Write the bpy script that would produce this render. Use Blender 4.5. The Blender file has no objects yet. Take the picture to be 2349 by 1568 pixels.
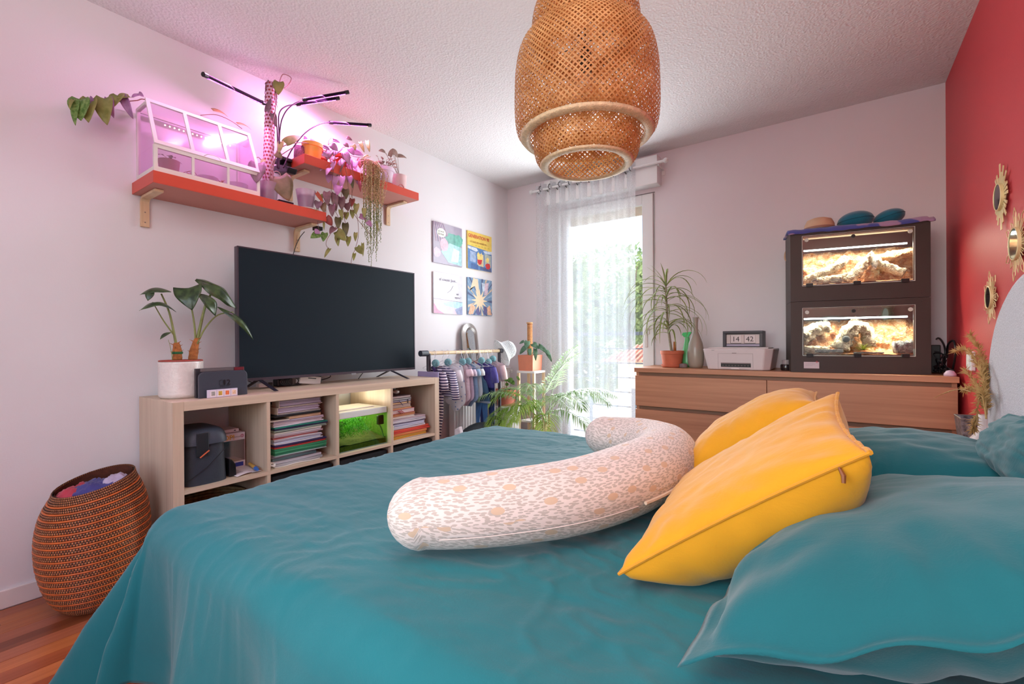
import bpy, bmesh, math, random
from math import sin, cos, pi, radians, sqrt, atan2
from mathutils import Vector, Matrix, noise, Euler

# ---------------------------------------------------------------- camera, world, lights, exposure
C = bpy.context.scene.collection
sc = bpy.context.scene
random.seed(7)
RW, RL, RH = 3.007, 4.25, 2.392           # room width (x), length (-y), height

cam_d = bpy.data.cameras.new('camera'); cam = bpy.data.objects.new('camera', cam_d); C.objects.link(cam)
cam_d.sensor_width = 36; cam_d.lens = 16.0981; cam_d.clip_start = 0.02; cam_d.clip_end = 300
_m = Matrix([[0.81359, 0.004527, 0.581422], [0.5814, 0.005247, -0.813601], [-0.006734, 0.999976, 0.001637]]).to_4x4(); _m.translation = Vector((2.521, -3.473, 0.974)); cam.matrix_world = _m
sc.camera = cam

world = bpy.data.worlds.new('sky'); sc.world = world; world.use_nodes = True
_nt = world.node_tree; _nt.nodes.clear()
_sky = _nt.nodes.new('ShaderNodeTexSky'); _sky.sky_type = 'NISHITA'; _sky.sun_disc = False
_sky.sun_elevation = radians(48); _sky.sun_rotation = radians(200); _sky.air_density = 1.0; _sky.dust_density = 1.5
_bg = _nt.nodes.new('ShaderNodeBackground'); _bg.inputs['Strength'].default_value = 0.60
_wo = _nt.nodes.new('ShaderNodeOutputWorld')
_nt.links.new(_sky.outputs[0], _bg.inputs[0]); _nt.links.new(_bg.outputs[0], _wo.inputs[0])

def light(name, kind, loc, energy, color=(1, 1, 1), rot=(0, 0, 0), size=1, size_y=None, spread=None):
    d = bpy.data.lights.new(name, kind); d.energy = energy; d.color = color
    if kind == 'AREA':
        d.shape = 'RECTANGLE' if size_y else 'SQUARE'; d.size = size
        if size_y: d.size_y = size_y
        if spread: d.spread = spread
    elif kind == 'SUN': d.angle = size
    else: d.shadow_soft_size = size
    o = bpy.data.objects.new(name, d); C.objects.link(o); o.location = loc; o.rotation_euler = rot
    return o

sun = light('sun', 'SUN', (0, 6, 8), 5.0, (1.0, 0.95, 0.86), (radians(52), 0, radians(-72)), 0.02)
day_far = light('daylight_far_window', 'AREA', (0.93, -0.17, 1.2), 34, (0.93, 0.97, 1.0), (radians(-90), 0, 0), 0.75, 1.9)
day_out = light('daylight_outside_far_window', 'AREA', (0.93, 0.32, 1.15), 15, (0.92, 0.97, 1.0), (radians(-90), 0, 0), 0.9, 2.0)
near_fill = light('near_window_fill', 'AREA', (2.2, -RL - 0.2, 1.45), 15, (1.0, 0.985, 0.97), (radians(90), 0, 0), 2.0, 1.7)  # added fill, coming through an assumed, unseen window behind the camera
GROW = 2.7                                # watts of each grow bar
TERR = 5.0                                # watts of each terrarium light
bounce = light('ceiling_bounce_fill', 'AREA', (2.25, -3.25, 1.85), 27, (1.0, 0.985, 0.97), (radians(180), 0, 0), 0.7)  # added fill lamp aimed up at the ceiling, no real source there
sc.view_settings.view_transform = 'Standard'; sc.view_settings.look = 'None'
sc.view_settings.exposure = 0.10; sc.view_settings.gamma = 1; sc.view_settings.use_curve_mapping = False
sc.cycles.use_denoising = True
sc.cycles.max_bounces = 10; sc.cycles.diffuse_bounces = 5; sc.cycles.transparent_max_bounces = 16
sc.cycles.sample_clamp_indirect = 6; sc.cycles.caustics_refractive = False; sc.cycles.caustics_reflective = False

# ---------------------------------------------------------------- materials
def srgb(r, g, b):
    f = lambda c: ((c / 255 + 0.055) / 1.055) ** 2.4 if c > 10.3 else c / 255 / 12.92
    return (f(r), f(g), f(b), 1)
_mats = {}
def _new(name):
    m = bpy.data.materials.new(name); m.use_nodes = True; nt = m.node_tree
    return m, nt, nt.nodes['Principled BSDF']
def N(nt, t, **kw):
    n = nt.nodes.new(t)
    for k, v in kw.items():
        if k in n.inputs: n.inputs[k].default_value = v
        else: setattr(n, k, v)
    return n
def coords(nt, scale=(1, 1, 1), rot=(0, 0, 0), kind='Object'):
    tc = N(nt, 'ShaderNodeTexCoord'); mp = N(nt, 'ShaderNodeMapping')
    mp.inputs['Scale'].default_value = scale; mp.inputs['Rotation'].default_value = rot
    nt.links.new(tc.outputs[kind], mp.inputs[0]); return mp.outputs[0]
def ramp(nt, fac, stops):
    r = N(nt, 'ShaderNodeValToRGB'); e = r.color_ramp.elements
    while len(e) < len(stops): e.new(0.5)
    for el, (pos, col) in zip(e, stops): el.position = pos; el.color = col
    nt.links.new(fac, r.inputs[0]); return r.outputs[0]
def bump(nt, b, h, strength=0.3, dist=0.01):
    n = N(nt, 'ShaderNodeBump'); n.inputs['Strength'].default_value = strength; n.inputs['Distance'].default_value = dist
    nt.links.new(h, n.inputs['Height']); nt.links.new(n.outputs[0], b.inputs['Normal'])
def mat(name, col, rough=0.5, metal=0.0, var=0.08, scale=12, bumps=0.0, bscale=60, bdist=0.004, coat=0, emit=None, es=0, alpha=None, trans=0, sheen=0, spec=None):
    """plain material with a little procedural colour variation and relief"""
    if name in _mats: return _mats[name]
    m, nt, b = _new(name)
    c = srgb(*col) if max(col) > 1 else (*col[:3], 1)
    b.inputs['Roughness'].default_value = rough; b.inputs['Metallic'].default_value = metal
    if var:
        n = N(nt, 'ShaderNodeTexNoise', Scale=scale, Detail=4); nt.links.new(coords(nt), n.inputs['Vector'])
        lo = tuple(x * (1 - var) for x in c[:3]) + (1,); hi = tuple(min(1, x * (1 + var)) for x in c[:3]) + (1,)
        nt.links.new(ramp(nt, n.outputs[0], [(0.3, lo), (0.7, hi)]), b.inputs['Base Color'])
    else: b.inputs['Base Color'].default_value = c
    if bumps:
        n2 = N(nt, 'ShaderNodeTexNoise', Scale=bscale, Detail=3); nt.links.new(coords(nt), n2.inputs['Vector'])
        bump(nt, b, n2.outputs[0], bumps, bdist)
    if coat: b.inputs['Coat Weight'].default_value = coat
    if emit: b.inputs['Emission Color'].default_value = srgb(*emit); b.inputs['Emission Strength'].default_value = es
    if trans: b.inputs['Transmission Weight'].default_value = trans
    if sheen: b.inputs['Sheen Weight'].default_value = sheen
    if alpha is not None: b.inputs['Alpha'].default_value = alpha
    if spec is not None: b.inputs['Specular IOR Level'].default_value = spec
    _mats[name] = m; return m
def glow(name, col, s):
    if name in _mats: return _mats[name]
    m, nt, b = _new(name); nt.nodes.remove(b); e = N(nt, 'ShaderNodeEmission'); e.inputs[0].default_value = srgb(*col); e.inputs[1].default_value = s
    nt.links.new(e.outputs[0], nt.nodes['Material Output'].inputs[0]); _mats[name] = m; return m
def glass(name, col=(255, 255, 255), a=0.88, rough=0.02):
    """thin pane: mostly see-through with a glossy sheen"""
    if name in _mats: return _mats[name]
    m, nt, b = _new(name); nt.nodes.remove(b)
    t = N(nt, 'ShaderNodeBsdfTransparent'); t.inputs[0].default_value = srgb(*col)
    g = N(nt, 'ShaderNodeBsdfGlossy'); g.inputs[0].default_value = srgb(*col); g.inputs['Roughness'].default_value = rough
    x = N(nt, 'ShaderNodeMixShader'); x.inputs[0].default_value = 1 - a
    nt.links.new(t.outputs[0], x.inputs[1]); nt.links.new(g.outputs[0], x.inputs[2]); nt.links.new(x.outputs[0], nt.nodes['Material Output'].inputs[0])
    _mats[name] = m; return m
def wood(name, c1, c2, axis='x', rough=0.45, scale=1.0, bumps=0.15):
    """long grain along an axis"""
    if name in _mats: return _mats[name]
    m, nt, b = _new(name); s = {'x': (1.2, 40, 40), 'y': (40, 1.2, 40), 'z': (40, 40, 1.2)}[axis]
    v = coords(nt, tuple(k * scale for k in s))
    n = N(nt, 'ShaderNodeTexNoise', Scale=1.6, Detail=6, Roughness=0.65); nt.links.new(v, n.inputs['Vector'])
    n3 = N(nt, 'ShaderNodeTexNoise', Scale=0.35, Detail=2); nt.links.new(v, n3.inputs['Vector'])
    mx = N(nt, 'ShaderNodeMath', operation='ADD'); nt.links.new(n.outputs[0], mx.inputs[0]); nt.links.new(n3.outputs[0], mx.inputs[1])
    mu = N(nt, 'ShaderNodeMath', operation='MULTIPLY'); mu.inputs[1].default_value = 0.5; nt.links.new(mx.outputs[0], mu.inputs[0])
    nt.links.new(ramp(nt, mu.outputs[0], [(0.36, srgb(*c1)), (0.64, srgb(*c2))]), b.inputs['Base Color'])
    b.inputs['Roughness'].default_value = rough; bump(nt, b, n.outputs[0], bumps, 0.001)
    _mats[name] = m; return m
def leafmat(name, c1, c2, rough=0.4, scale=14, transl=0.25):
    if name in _mats: return _mats[name]
    m, nt, b = _new(name)
    n = N(nt, 'ShaderNodeTexNoise', Scale=scale, Detail=4); nt.links.new(coords(nt), n.inputs['Vector'])
    col = ramp(nt, n.outputs[0], [(0.35, srgb(*c1)), (0.65, srgb(*c2))]); nt.links.new(col, b.inputs['Base Color'])
    b.inputs['Roughness'].default_value = rough
    t = N(nt, 'ShaderNodeBsdfTranslucent'); nt.links.new(col, t.inputs[0])
    x = N(nt, 'ShaderNodeMixShader'); x.inputs[0].default_value = transl
    nt.links.new(b.outputs[0], x.inputs[1]); nt.links.new(t.outputs[0], x.inputs[2]); nt.links.new(x.outputs[0], nt.nodes['Material Output'].inputs[0])
    _mats[name] = m; return m

# ---------------------------------------------------------------- geometry helpers
def V(*a): return Vector(a[0] if len(a) == 1 else a)
class MB:
    """collects shapes (world coordinates) into one mesh object"""
    def __init__(s): s.v = []; s.f = []; s.m = []; s.mats = []; s.cur = 0; s.uv = None
    def use(s, m):
        if m not in s.mats: s.mats.append(m)
        s.cur = s.mats.index(m); return s
    def add(s, vs, fs):
        o = len(s.v); s.v += [tuple(v) for v in vs]; s.f += [tuple(i + o for i in f) for f in fs]; s.m += [s.cur] * len(fs); return s
    def box(s, a, b, M=None):
        x0, y0, z0 = a; x1, y1, z1 = b
        vs = [V(x, y, z) for x in (x0, x1) for y in (y0, y1) for z in (z0, z1)]
        if M is not None: vs = [M @ v for v in vs]
        return s.add(vs, [(0, 1, 3, 2), (4, 6, 7, 5), (0, 4, 5, 1), (2, 3, 7, 6), (0, 2, 6, 4), (1, 5, 7, 3)])
    def tube(s, pts, r, n=8, caps=True, closed=False):
        pts = [V(p) for p in pts]; k = len(pts); rs = r if isinstance(r, (list, tuple)) else [r] * k
        up = None; vs = []
        for i, p in enumerate(pts):
            if closed: t = pts[(i + 1) % k] - pts[i - 1]
            else: t = pts[min(i + 1, k - 1)] - pts[max(i - 1, 0)]
            t = t.normalized() if t.length > 1e-9 else V(0, 0, 1)
            if up is None: up = t.orthogonal().normalized()
            up = (up - t * up.dot(t)); up = up.normalized() if up.length > 1e-6 else t.orthogonal().normalized()
            w = t.cross(up)
            for j in range(n):
                a = 2 * pi * j / n; vs.append(p + (up * cos(a) + w * sin(a)) * rs[i])
        fs = []
        for i in range(k if closed else k - 1):
            i2 = (i + 1) % k
            for j in range(n): fs.append((i * n + j, i * n + (j + 1) % n, i2 * n + (j + 1) % n, i2 * n + j))
        if caps and not closed: fs += [tuple(range(n))[::-1], tuple((k - 1) * n + j for j in range(n))]
        return s.add(vs, fs)
    def lathe(s, prof, c=(0, 0, 0), n=32, M=None, close=False):
        vs = []
        for (r, z) in prof:
            for j in range(n):
                a = 2 * pi * j / n; v = V(r * cos(a), r * sin(a), z)
                if M is not None: v = M @ v
                vs.append(v + V(c))
        fs = []; k = len(prof)
        for i in range(k - 1):
            for j in range(n): fs.append((i * n + j, i * n + (j + 1) % n, (i + 1) * n + (j + 1) % n, (i + 1) * n + j))
        if close: fs += [tuple(range(n))[::-1], tuple((k - 1) * n + j for j in range(n))]
        return s.add(vs, fs)
    def grid(s, fn, nu, nv, wrap=False):
        vs = [fn(i / (nu if wrap else nu - 1), j / (nv - 1)) for i in range(nu) for j in range(nv)]
        fs = []
        for i in range(nu if wrap else nu - 1):
            for j in range(nv - 1):
                i2 = (i + 1) % nu; fs.append((i * nv + j, i2 * nv + j, i2 * nv + j + 1, i * nv + j + 1))
        return s.add(vs, fs)
    def ball(s, c, r, n=12, sq=(1, 1, 1), M=None):
        vs = [V(0, 0, -1)]; m = n // 2
        for i in range(1, m):
            ph = -pi / 2 + pi * i / m
            for j in range(n): a = 2 * pi * j / n; vs.append(V(cos(ph) * cos(a), cos(ph) * sin(a), sin(ph)))
        vs.append(V(0, 0, 1)); L = len(vs) - 1
        vs = [V(v.x * sq[0] * r, v.y * sq[1] * r, v.z * sq[2] * r) for v in vs]
        if M is not None: vs = [M @ v for v in vs]
        vs = [v + V(c) for v in vs]; fs = []
        for j in range(n):
            fs.append((0, 1 + (j + 1) % n, 1 + j)); fs.append((L, L - n + j, L - n + (j + 1) % n))
        for i in range(m - 2):
            for j in range(n): a = 1 + i * n; fs.append((a + j, a + (j + 1) % n, a + n + (j + 1) % n, a + n + j))
        return s.add(vs, fs)
    def slab(s, poly, d, o=(0, 0, 0), ux=(1, 0, 0), uy=(0, 1, 0)):
        """2D outline extruded by vector d, placed at o with axes ux, uy"""
        o, ux, uy, d = V(o), V(ux), V(uy), V(d); n = len(poly)
        a = [o + ux * x + uy * y for x, y in poly]
        return s.add(a + [v + d for v in a], [tuple(range(n))[::-1], tuple(range(n, 2 * n))] + [(i, (i + 1) % n, n + (i + 1) % n, n + i) for i in range(n)])
    def build(s, name, m=None, parent=None, smooth=False, bevel=0, sub=0, solid=0, origin=None, auto=None):
        me = bpy.data.meshes.new(name)
        if parent is not None: off = wloc(parent)
        elif origin is not None: off = V(origin)
        else:
            xs = [v[0] for v in s.v]; ys = [v[1] for v in s.v]; off = V((min(xs) + max(xs)) / 2, (min(ys) + max(ys)) / 2, min(v[2] for v in s.v))
        me.from_pydata([(v[0] - off.x, v[1] - off.y, v[2] - off.z) for v in s.v], [], s.f)
        ms = ([m] if m and not s.mats else s.mats)
        for q in ms: me.materials.append(q)
        if len(ms) > 1: me.polygons.foreach_set('material_index', s.m)
        bm = bmesh.new(); bm.from_mesh(me); bmesh.ops.recalc_face_normals(bm, faces=bm.faces); bm.to_mesh(me); bm.free()
        if smooth or auto:
            me.polygons.foreach_set('use_smooth', [True] * len(me.polygons))
            if auto:
                me.set_sharp_from_angle(angle=radians(auto))
        o = bpy.data.objects.new(name, me); C.objects.link(o)
        if parent is not None: o.parent = parent
        else: o.location = off
        if bevel:
            b = o.modifiers.new('bevel', 'BEVEL'); b.width = bevel; b.segments = 2; b.limit_method = 'ANGLE'
        if solid: q = o.modifiers.new('solid', 'SOLIDIFY'); q.thickness = solid; q.offset = 0
        if sub: q = o.modifiers.new('sub', 'SUBSURF'); q.levels = sub; q.render_levels = sub
        return o
def wloc(o):
    p = V(0, 0, 0)
    while o is not None: p = p + o.location; o = o.parent
    return p
def tag(o, label, cat, group=None, kind=None):
    if label: o['label'] = label
    if cat: o['category'] = cat
    if group: o['group'] = group
    if kind: o['kind'] = kind
    return o
def thing(name, label, cat, loc=(0, 0, 0), group=None):
    o = bpy.data.objects.new(name, None); o.empty_display_size = 0.05; C.objects.link(o); o.location = loc
    return tag(o, label, cat, group)
def struct(o): o['kind'] = 'structure'; return o
def copy_tree(o, parent=None):
    c = o.copy(); C.objects.link(c); c.parent = parent
    for ch in list(o.children): copy_tree(ch, c)
    return c
def bez(p0, p1, p2, p3, n=12):
    p0, p1, p2, p3 = V(p0), V(p1), V(p2), V(p3)
    return [p0 * (1 - t) ** 3 + p1 * 3 * t * (1 - t) ** 2 + p2 * 3 * t * t * (1 - t) + p3 * t ** 3 for t in (i / (n - 1) for i in range(n))]
def spline(pts, n=6):
    pts = [V(p) for p in pts]; out = []
    for i in range(len(pts) - 1):
        a = pts[max(i - 1, 0)]; b = pts[i]; c = pts[i + 1]; d = pts[min(i + 2, len(pts) - 1)]
        for k in range(n):
            t = k / n; out.append(0.5 * ((2 * b) + (c - a) * t + (2 * a - 5 * b + 4 * c - d) * t * t + (3 * b - 3 * c + d - a) * t ** 3))
    out.append(pts[-1]); return out
def sstep(x): x = max(0, min(1, x)); return x * x * (3 - 2 * x)
def fbm(p, o=4, l=2.0, h=0.5):
    return noise.fractal(V(p), h, l, o)
def words(txt, name, m, parent, loc, size, right, up, extr=0.0004, bold=False, squash=1.0):
    """flat lettering as a thin mesh: baseline start, reading direction and up direction in world space"""
    cu = bpy.data.curves.new(name, 'FONT'); cu.body = txt; cu.size = size; cu.extrude = extr; cu.resolution_u = 3
    if bold: cu.offset = size * 0.018
    t = bpy.data.objects.new(name, cu); C.objects.link(t); bpy.context.view_layer.update()
    me = bpy.data.meshes.new_from_object(t.evaluated_get(bpy.context.evaluated_depsgraph_get()))
    C.objects.unlink(t); bpy.data.objects.remove(t); bpy.data.curves.remove(cu)
    r = V(right).normalized(); u = V(up).normalized(); n = r.cross(u)
    M = Matrix(((r.x * squash, u.x, n.x, 0), (r.y * squash, u.y, n.y, 0), (r.z * squash, u.z, n.z, 0), (0, 0, 0, 1)))
    off = V(loc) - (wloc(parent) if parent else V(0, 0, 0)); M.translation = off
    me.transform(M); me.materials.clear(); me.materials.append(m)
    o = bpy.data.objects.new(name, me); C.objects.link(o); o.parent = parent; return o
def rot2(a): return Matrix.Rotation(a, 4, 'Z')

# ================================================================ THE ROOM
def wall_mat(name, col, rough=0.85, b=0.12, bs=180):
    m, nt, bb = _new(name); bb.inputs['Base Color'].default_value = srgb(*col); bb.inputs['Roughness'].default_value = rough
    n = N(nt, 'ShaderNodeTexNoise', Scale=bs, Detail=3); nt.links.new(coords(nt), n.inputs['Vector']); bump(nt, bb, n.outputs[0], b, 0.002)
    n2 = N(nt, 'ShaderNodeTexNoise', Scale=1.5, Detail=2); nt.links.new(coords(nt), n2.inputs['Vector'])
    lo = srgb(*[c * 0.985 for c in col]); nt.links.new(ramp(nt, n2.outputs[0], [(0.35, lo), (0.65, srgb(*col))]), bb.inputs['Base Color'])
    return m
M_wall = wall_mat('white_wall_paint', (226, 226, 229))
M_red = wall_mat('red_wall_paint', (202, 56, 64), 0.5, 0.2, 120)
M_ceil, _n, _b = _new('stippled_ceiling_plaster'); _b.inputs['Base Color'].default_value = srgb(224, 222, 223); _b.inputs['Roughness'].default_value = 0.95
_v = N(_n, 'ShaderNodeTexVoronoi', Scale=85); _n.links.new(coords(_n), _v.inputs['Vector'])
_q = N(_n, 'ShaderNodeTexNoise', Scale=110, Detail=3); _n.links.new(coords(_n), _q.inputs['Vector'])
_a = N(_n, 'ShaderNodeMath', operation='ADD'); _n.links.new(_v.outputs[0], _a.inputs[0]); _n.links.new(_q.outputs[0], _a.inputs[1]); bump(_n, _b, _a.outputs[0], 0.42, 0.006)
M_trim = mat('white_trim_paint', (226, 222, 220), 0.45, var=0.02)
M_pvc = mat('white_window_plastic', (232, 234, 234), 0.35, var=0.01)
M_white = mat('white_matte', (228, 224, 222), 0.5, var=0.03)
M_black = mat('black_plastic', (22, 22, 25), 0.4, var=0.05)
M_dgrey = mat('dark_grey_plastic', (52, 52, 56), 0.4, var=0.05)
M_steel = mat('brushed_steel', (150, 150, 148), 0.35, 0.9, var=0.05)

fl = MB().box((-0.1, -RL, -0.12), (RW + 0.1, 0.2, -0.012)).build('floor', wood('floor_base_wood', (120, 62, 34), (156, 88, 50), 'y', 0.4), origin=(0, 0, 0)); struct(fl)
pm = [wood('plank_wood_%s' % n, a, b, 'y', 0.33, 0.8) for n, a, b in (('red', (132, 62, 32), (164, 88, 50)), ('amber', (152, 80, 38), (188, 112, 64)), ('brown', (112, 56, 32), (146, 80, 48)), ('rose', (146, 76, 50), (176, 104, 72)))]
pw = 0.0685
for i in range(16):
    y = -RL + random.uniform(-0.3, 0)
    while y < -2.35:
        L = random.choice((0.32, 0.42, 0.5)); y1 = min(y + L, -2.3); a = max(y, -RL)
        if y1 > a + 0.02:
            MB().box((i * pw + 0.0006 + 0.012, a + 0.0006, -0.012), ((i + 1) * pw - 0.0006 + 0.012, y1 - 0.0006, random.uniform(-0.0008, 0))).build('plank', random.choice(pm), fl)
        y += L
# other boards past the part of the floor one can see
rest = MB()
for i in range(16, 44): rest.box((i * pw + 0.0126, -RL, -0.012), ((i + 1) * pw + 0.0114, -0.0, -0.0005))
for i in range(16): rest.box((i * pw + 0.0126, -2.299, -0.012), ((i + 1) * pw + 0.0114, 0, -0.0005))
rp = rest.build('floorboards', pm[0], fl); rp['kind'] = 'stuff'

struct(MB().box((-0.1, -RL - 0.1, RH), (RW + 0.1, 0.2, RH + 0.1)).build('ceiling', M_ceil, origin=(0, 0, RH)))
struct(MB().box((-0.1, -RL - 0.1, -0.12), (0, 0.2, RH)).build('wall_left', M_wall, origin=(0, 0, 0)))
struct(MB().box((RW, -RL - 0.1, -0.12), (RW + 0.1, 0.2, RH)).build('wall_right', M_red, origin=(RW, 0, 0)))
WX0, WX1, WZ1 = 0.40, 1.384, 2.105
w = MB(); w.box((0, 0, -0.12), (WX0, 0.2, RH)); w.box((WX1, 0, -0.12), (RW, 0.2, RH)); w.box((WX0, 0, WZ1), (WX1, 0.2, RH))
struct(w.build('wall_back', wall_mat('window_wall_paint', (228, 222, 226)), origin=(0, 0, 0)))
w = MB(); NY = -RL
w.box((0, NY - 0.1, -0.12), (0.95, NY, RH)); w.box((2.9, NY - 0.1, -0.12), (RW, NY, RH)); w.box((0.95, NY - 0.1, -0.12), (2.9, NY, 0.55)); w.box((0.95, NY - 0.1, 2.25), (2.9, NY, RH))
struct(w.build('wall_near', M_wall, origin=(0, NY, 0)))
w = MB()
for a, b in (((0.95, 0.55), (1.03, 2.25)), ((2.82, 0.55), (2.9, 2.25)), ((1.89, 0.55), (1.96, 2.25))): w.box((a[0], NY - 0.07, a[1]), (b[0], NY - 0.01, b[1]))
w.box((1.03, NY - 0.069, 0.55), (2.82, NY - 0.011, 0.62)); w.box((1.03, NY - 0.069, 2.17), (2.82, NY - 0.011, 2.25))
struct(w.build('unseen_window', M_pvc, origin=(1.2, NY, 0.55)))  # assumed window behind the camera, never seen; opening placed for the fill lamp
struct(MB().box((0, -RL, 0), (0.012, -0.001, 0.068)).build('baseboard_left', M_trim, bevel=0.003, origin=(0, -2, 0)))
struct(MB().box((0.012, -0.012, 0), (WX0, -0.0005, 0.068)).box((WX1, -0.012, 0), (RW, -0.0005, 0.068)).build('baseboard_back', M_trim, bevel=0.003, origin=(1, 0, 0)))
struct(MB().box((RW - 0.012, -RL, 0), (RW - 0.0005, -0.013, 0.068)).build('baseboard_right', M_trim, bevel=0.003, origin=(RW, -2, 0)))

# window: fixed frame, opening sash, handle, pane
win = thing('window_1', None, None, (0.9, 0, 0)); struct(win)
f = MB(); f.box((WX0, 0.02, 0), (WX0 + 0.20, 0.09, WZ1)); f.box((WX1 - 0.03, 0.02, 0), (WX1, 0.09, WZ1)); f.box((WX0 + 0.2, 0.02, 2.075), (WX1 - 0.03, 0.09, WZ1)); f.box((WX0 + 0.2, 0.02, 0), (WX1 - 0.03, 0.09, 0.04))
f.build('window_frame', M_pvc, win, bevel=0.003)
f = MB(); s0, s1 = WX0 + 0.19, WX1 - 0.012
f.box((s0, -0.012, 0.03), (s0 + 0.065, 0.05, 2.095)); f.box((s1 - 0.085, -0.012, 0.03), (s1, 0.05, 2.095)); f.box((s0 + 0.065, -0.0118, 2.02), (s1 - 0.085, 0.05, 2.095)); f.box((s0 + 0.065, -0.0118, 0.03), (s1 - 0.085, 0.05, 0.12))
sash = f.build('sash', M_pvc, win, bevel=0.004)
f = MB(); f.box((s0 + 0.06, 0.018, 0.115), (s1 - 0.08, 0.022, 2.025)); f.build('pane', glass('clear_glass', a=0.94), sash)
f = MB(); f.box((s1 - 0.055, -0.022, 1.02), (s1 - 0.03, -0.012, 1.09)); f.tube([(s1 - 0.042, -0.018, 1.06), (s1 - 0.042, -0.055, 1.06)], 0.008); f.box((s1 - 0.053, -0.062, 0.92), (s1 - 0.031, -0.048, 1.068))
f.build('handle', M_white, sash, bevel=0.003)
struct(MB().box((0.46, -0.10, 2.135), (1.435, -0.0005, 2.345)).build('trim_1', M_pvc, bevel=0.004))

# ---- outside: balcony rail, bright ground, house with tiled roof, trees
rail = thing('balcony_railing', 'dark grey balcony railing with thin horizontal bars outside the glass door', 'railing', (0.9, 0.45, 0))
M_rail = mat('railing_paint', (90, 96, 108), 0.5)
f = MB().box((-0.3, 0.44, 1.02), (2.2, 0.48, 1.05)); f.build('handrail', M_rail, rail)
for z in (0.90, 0.77, 0.64, 0.51, 0.38, 0.25, 0.12): MB().tube([(-0.3, 0.46, z), (2.2, 0.46, z)], 0.006, 6).build('bar', M_rail, rail)
for x in (-0.3, 0.62, 2.2): MB().box((x - 0.012, 0.45, -0.1), (x + 0.012, 0.47, 1.02)).build('post', M_rail, rail)
struct(MB().box((-1.0, 0.2, -0.16), (3.2, 0.55, -0.10)).build('balcony_slab', mat('concrete', (190, 186, 180), 0.9)))
M_ground = mat('sunlit_ground', (214, 208, 190), 0.9, var=0.12, scale=1.2)
struct(MB().box((-45, 0.6, -3.6), (35, 70, -3.5)).build('ground', M_ground))
house = thing('house', 'low pale house with terracotta tiled roof seen through the window', 'house', (-1.5, 13.5, -3.5))
MB().box((-3.9, 12, -3.5), (1.6, 17, 0.3)).build('wall', mat('house_render', (232, 222, 206), 0.9), house)
M_tile = mat('roof_tile', (198, 140, 112), 0.8, var=0.3, scale=3)
rf = MB(); rf.add([(-4.3, 11.5, 0.25), (2.1, 11.5, 0.25), (0.6, 14.5, 1.25), (-2.9, 14.5, 1.25), (2.1, 17.5, 0.25), (-4.3, 17.5, 0.25)], [(0, 1, 2, 3), (1, 4, 2), (4, 5, 3, 2), (5, 0, 3), (0, 5, 4, 1)])
rf.build('roof', M_tile, house)
tl = MB()
for i in range(37):
    x = -4.25 + i * 0.17; t0 = min(1, max(0, (x + 4.3) / 1.4)); t1 = min(1, max(0, (2.1 - x) / 1.5)); t = min(t0, t1)
    if t > 0.03: tl.tube([(x, 11.48, 0.27), (x, 11.5 + 3 * t, 0.27 + t)], 0.05, 6)
q = tl.build('roof_tiles', M_tile, house); q['kind'] = 'stuff'
for x in (-3.4, -1.6, 0.2): MB().box((x, 11.96, -1.8), (x + 0.8, 12.02, -0.7)).build('window', mat('dark_window', (70, 80, 92), 0.2), house)
def tree(x, y, z0, h, r, seed, label, n=9000, c1=(120, 146, 76), c2=(176, 192, 120)):
    rnd = random.Random(seed); t = thing('tree', label, 'tree', (x, y, z0), 'trees beyond the balcony')
    b = MB().tube([(x, y, z0), (x + 0.1, y, z0 + h * 0.3), (x, y + 0.1, z0 + h * 0.6)], [0.22, 0.17, 0.08], 8)
    for k in range(6): a = k * 1.05; b.tube([(x, y, z0 + h * (0.3 + 0.05 * k)), (x + cos(a) * r * 0.7, y + sin(a) * r * 0.7, z0 + h * (0.5 + 0.07 * k))], [0.07, 0.02], 5)
    b.build('trunk', mat('bark', (110, 92, 74), 0.9, var=0.25), t)
    f = MB(); blobs = [(V(x + rnd.uniform(-r, r) * 0.6, y + rnd.uniform(-r, r) * 0.6, z0 + h * rnd.uniform(0.4, 0.93)), r * rnd.uniform(0.35, 0.62)) for _ in range(11)]
    for _ in range(n):
        c, br = rnd.choice(blobs); d = V(rnd.gauss(0, 1), rnd.gauss(0, 1), rnd.gauss(0, 1)).normalized() * br * rnd.uniform(0.6, 1.05)
        p = c + d; u = V(rnd.gauss(0, 1), rnd.gauss(0, 1), rnd.gauss(0, 1)).normalized(); w_ = u.orthogonal().normalized(); s = rnd.uniform(0.12, 0.26)
        f.add([p - u * s, p + w_ * s * 0.5, p + u * s, p - w_ * s * 0.5], [(0, 1, 2, 3)])
    q = f.build('foliage', leafmat('tree_leaf', c1, c2, 0.6, 3, 0.35), t); q['kind'] = 'stuff'; return t
tree(-7.4, 12.6, -3.5, 6.8, 2.7, 1, 'broad green tree straight behind the sheer curtain')
tree(-7.0, 21.0, -3.5, 9.6, 3.8, 2, 'tall green tree rising behind the tiled roof')
tree(-14.5, 25.0, -3.5, 11.5, 3.6, 3, 'green tree at the left of the view through the curtain')
tree(-8.6, 31.0, -3.5, 9.5, 3.2, 4, 'yellow green tree at the right edge of the glass', c1=(96, 122, 60))

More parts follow.
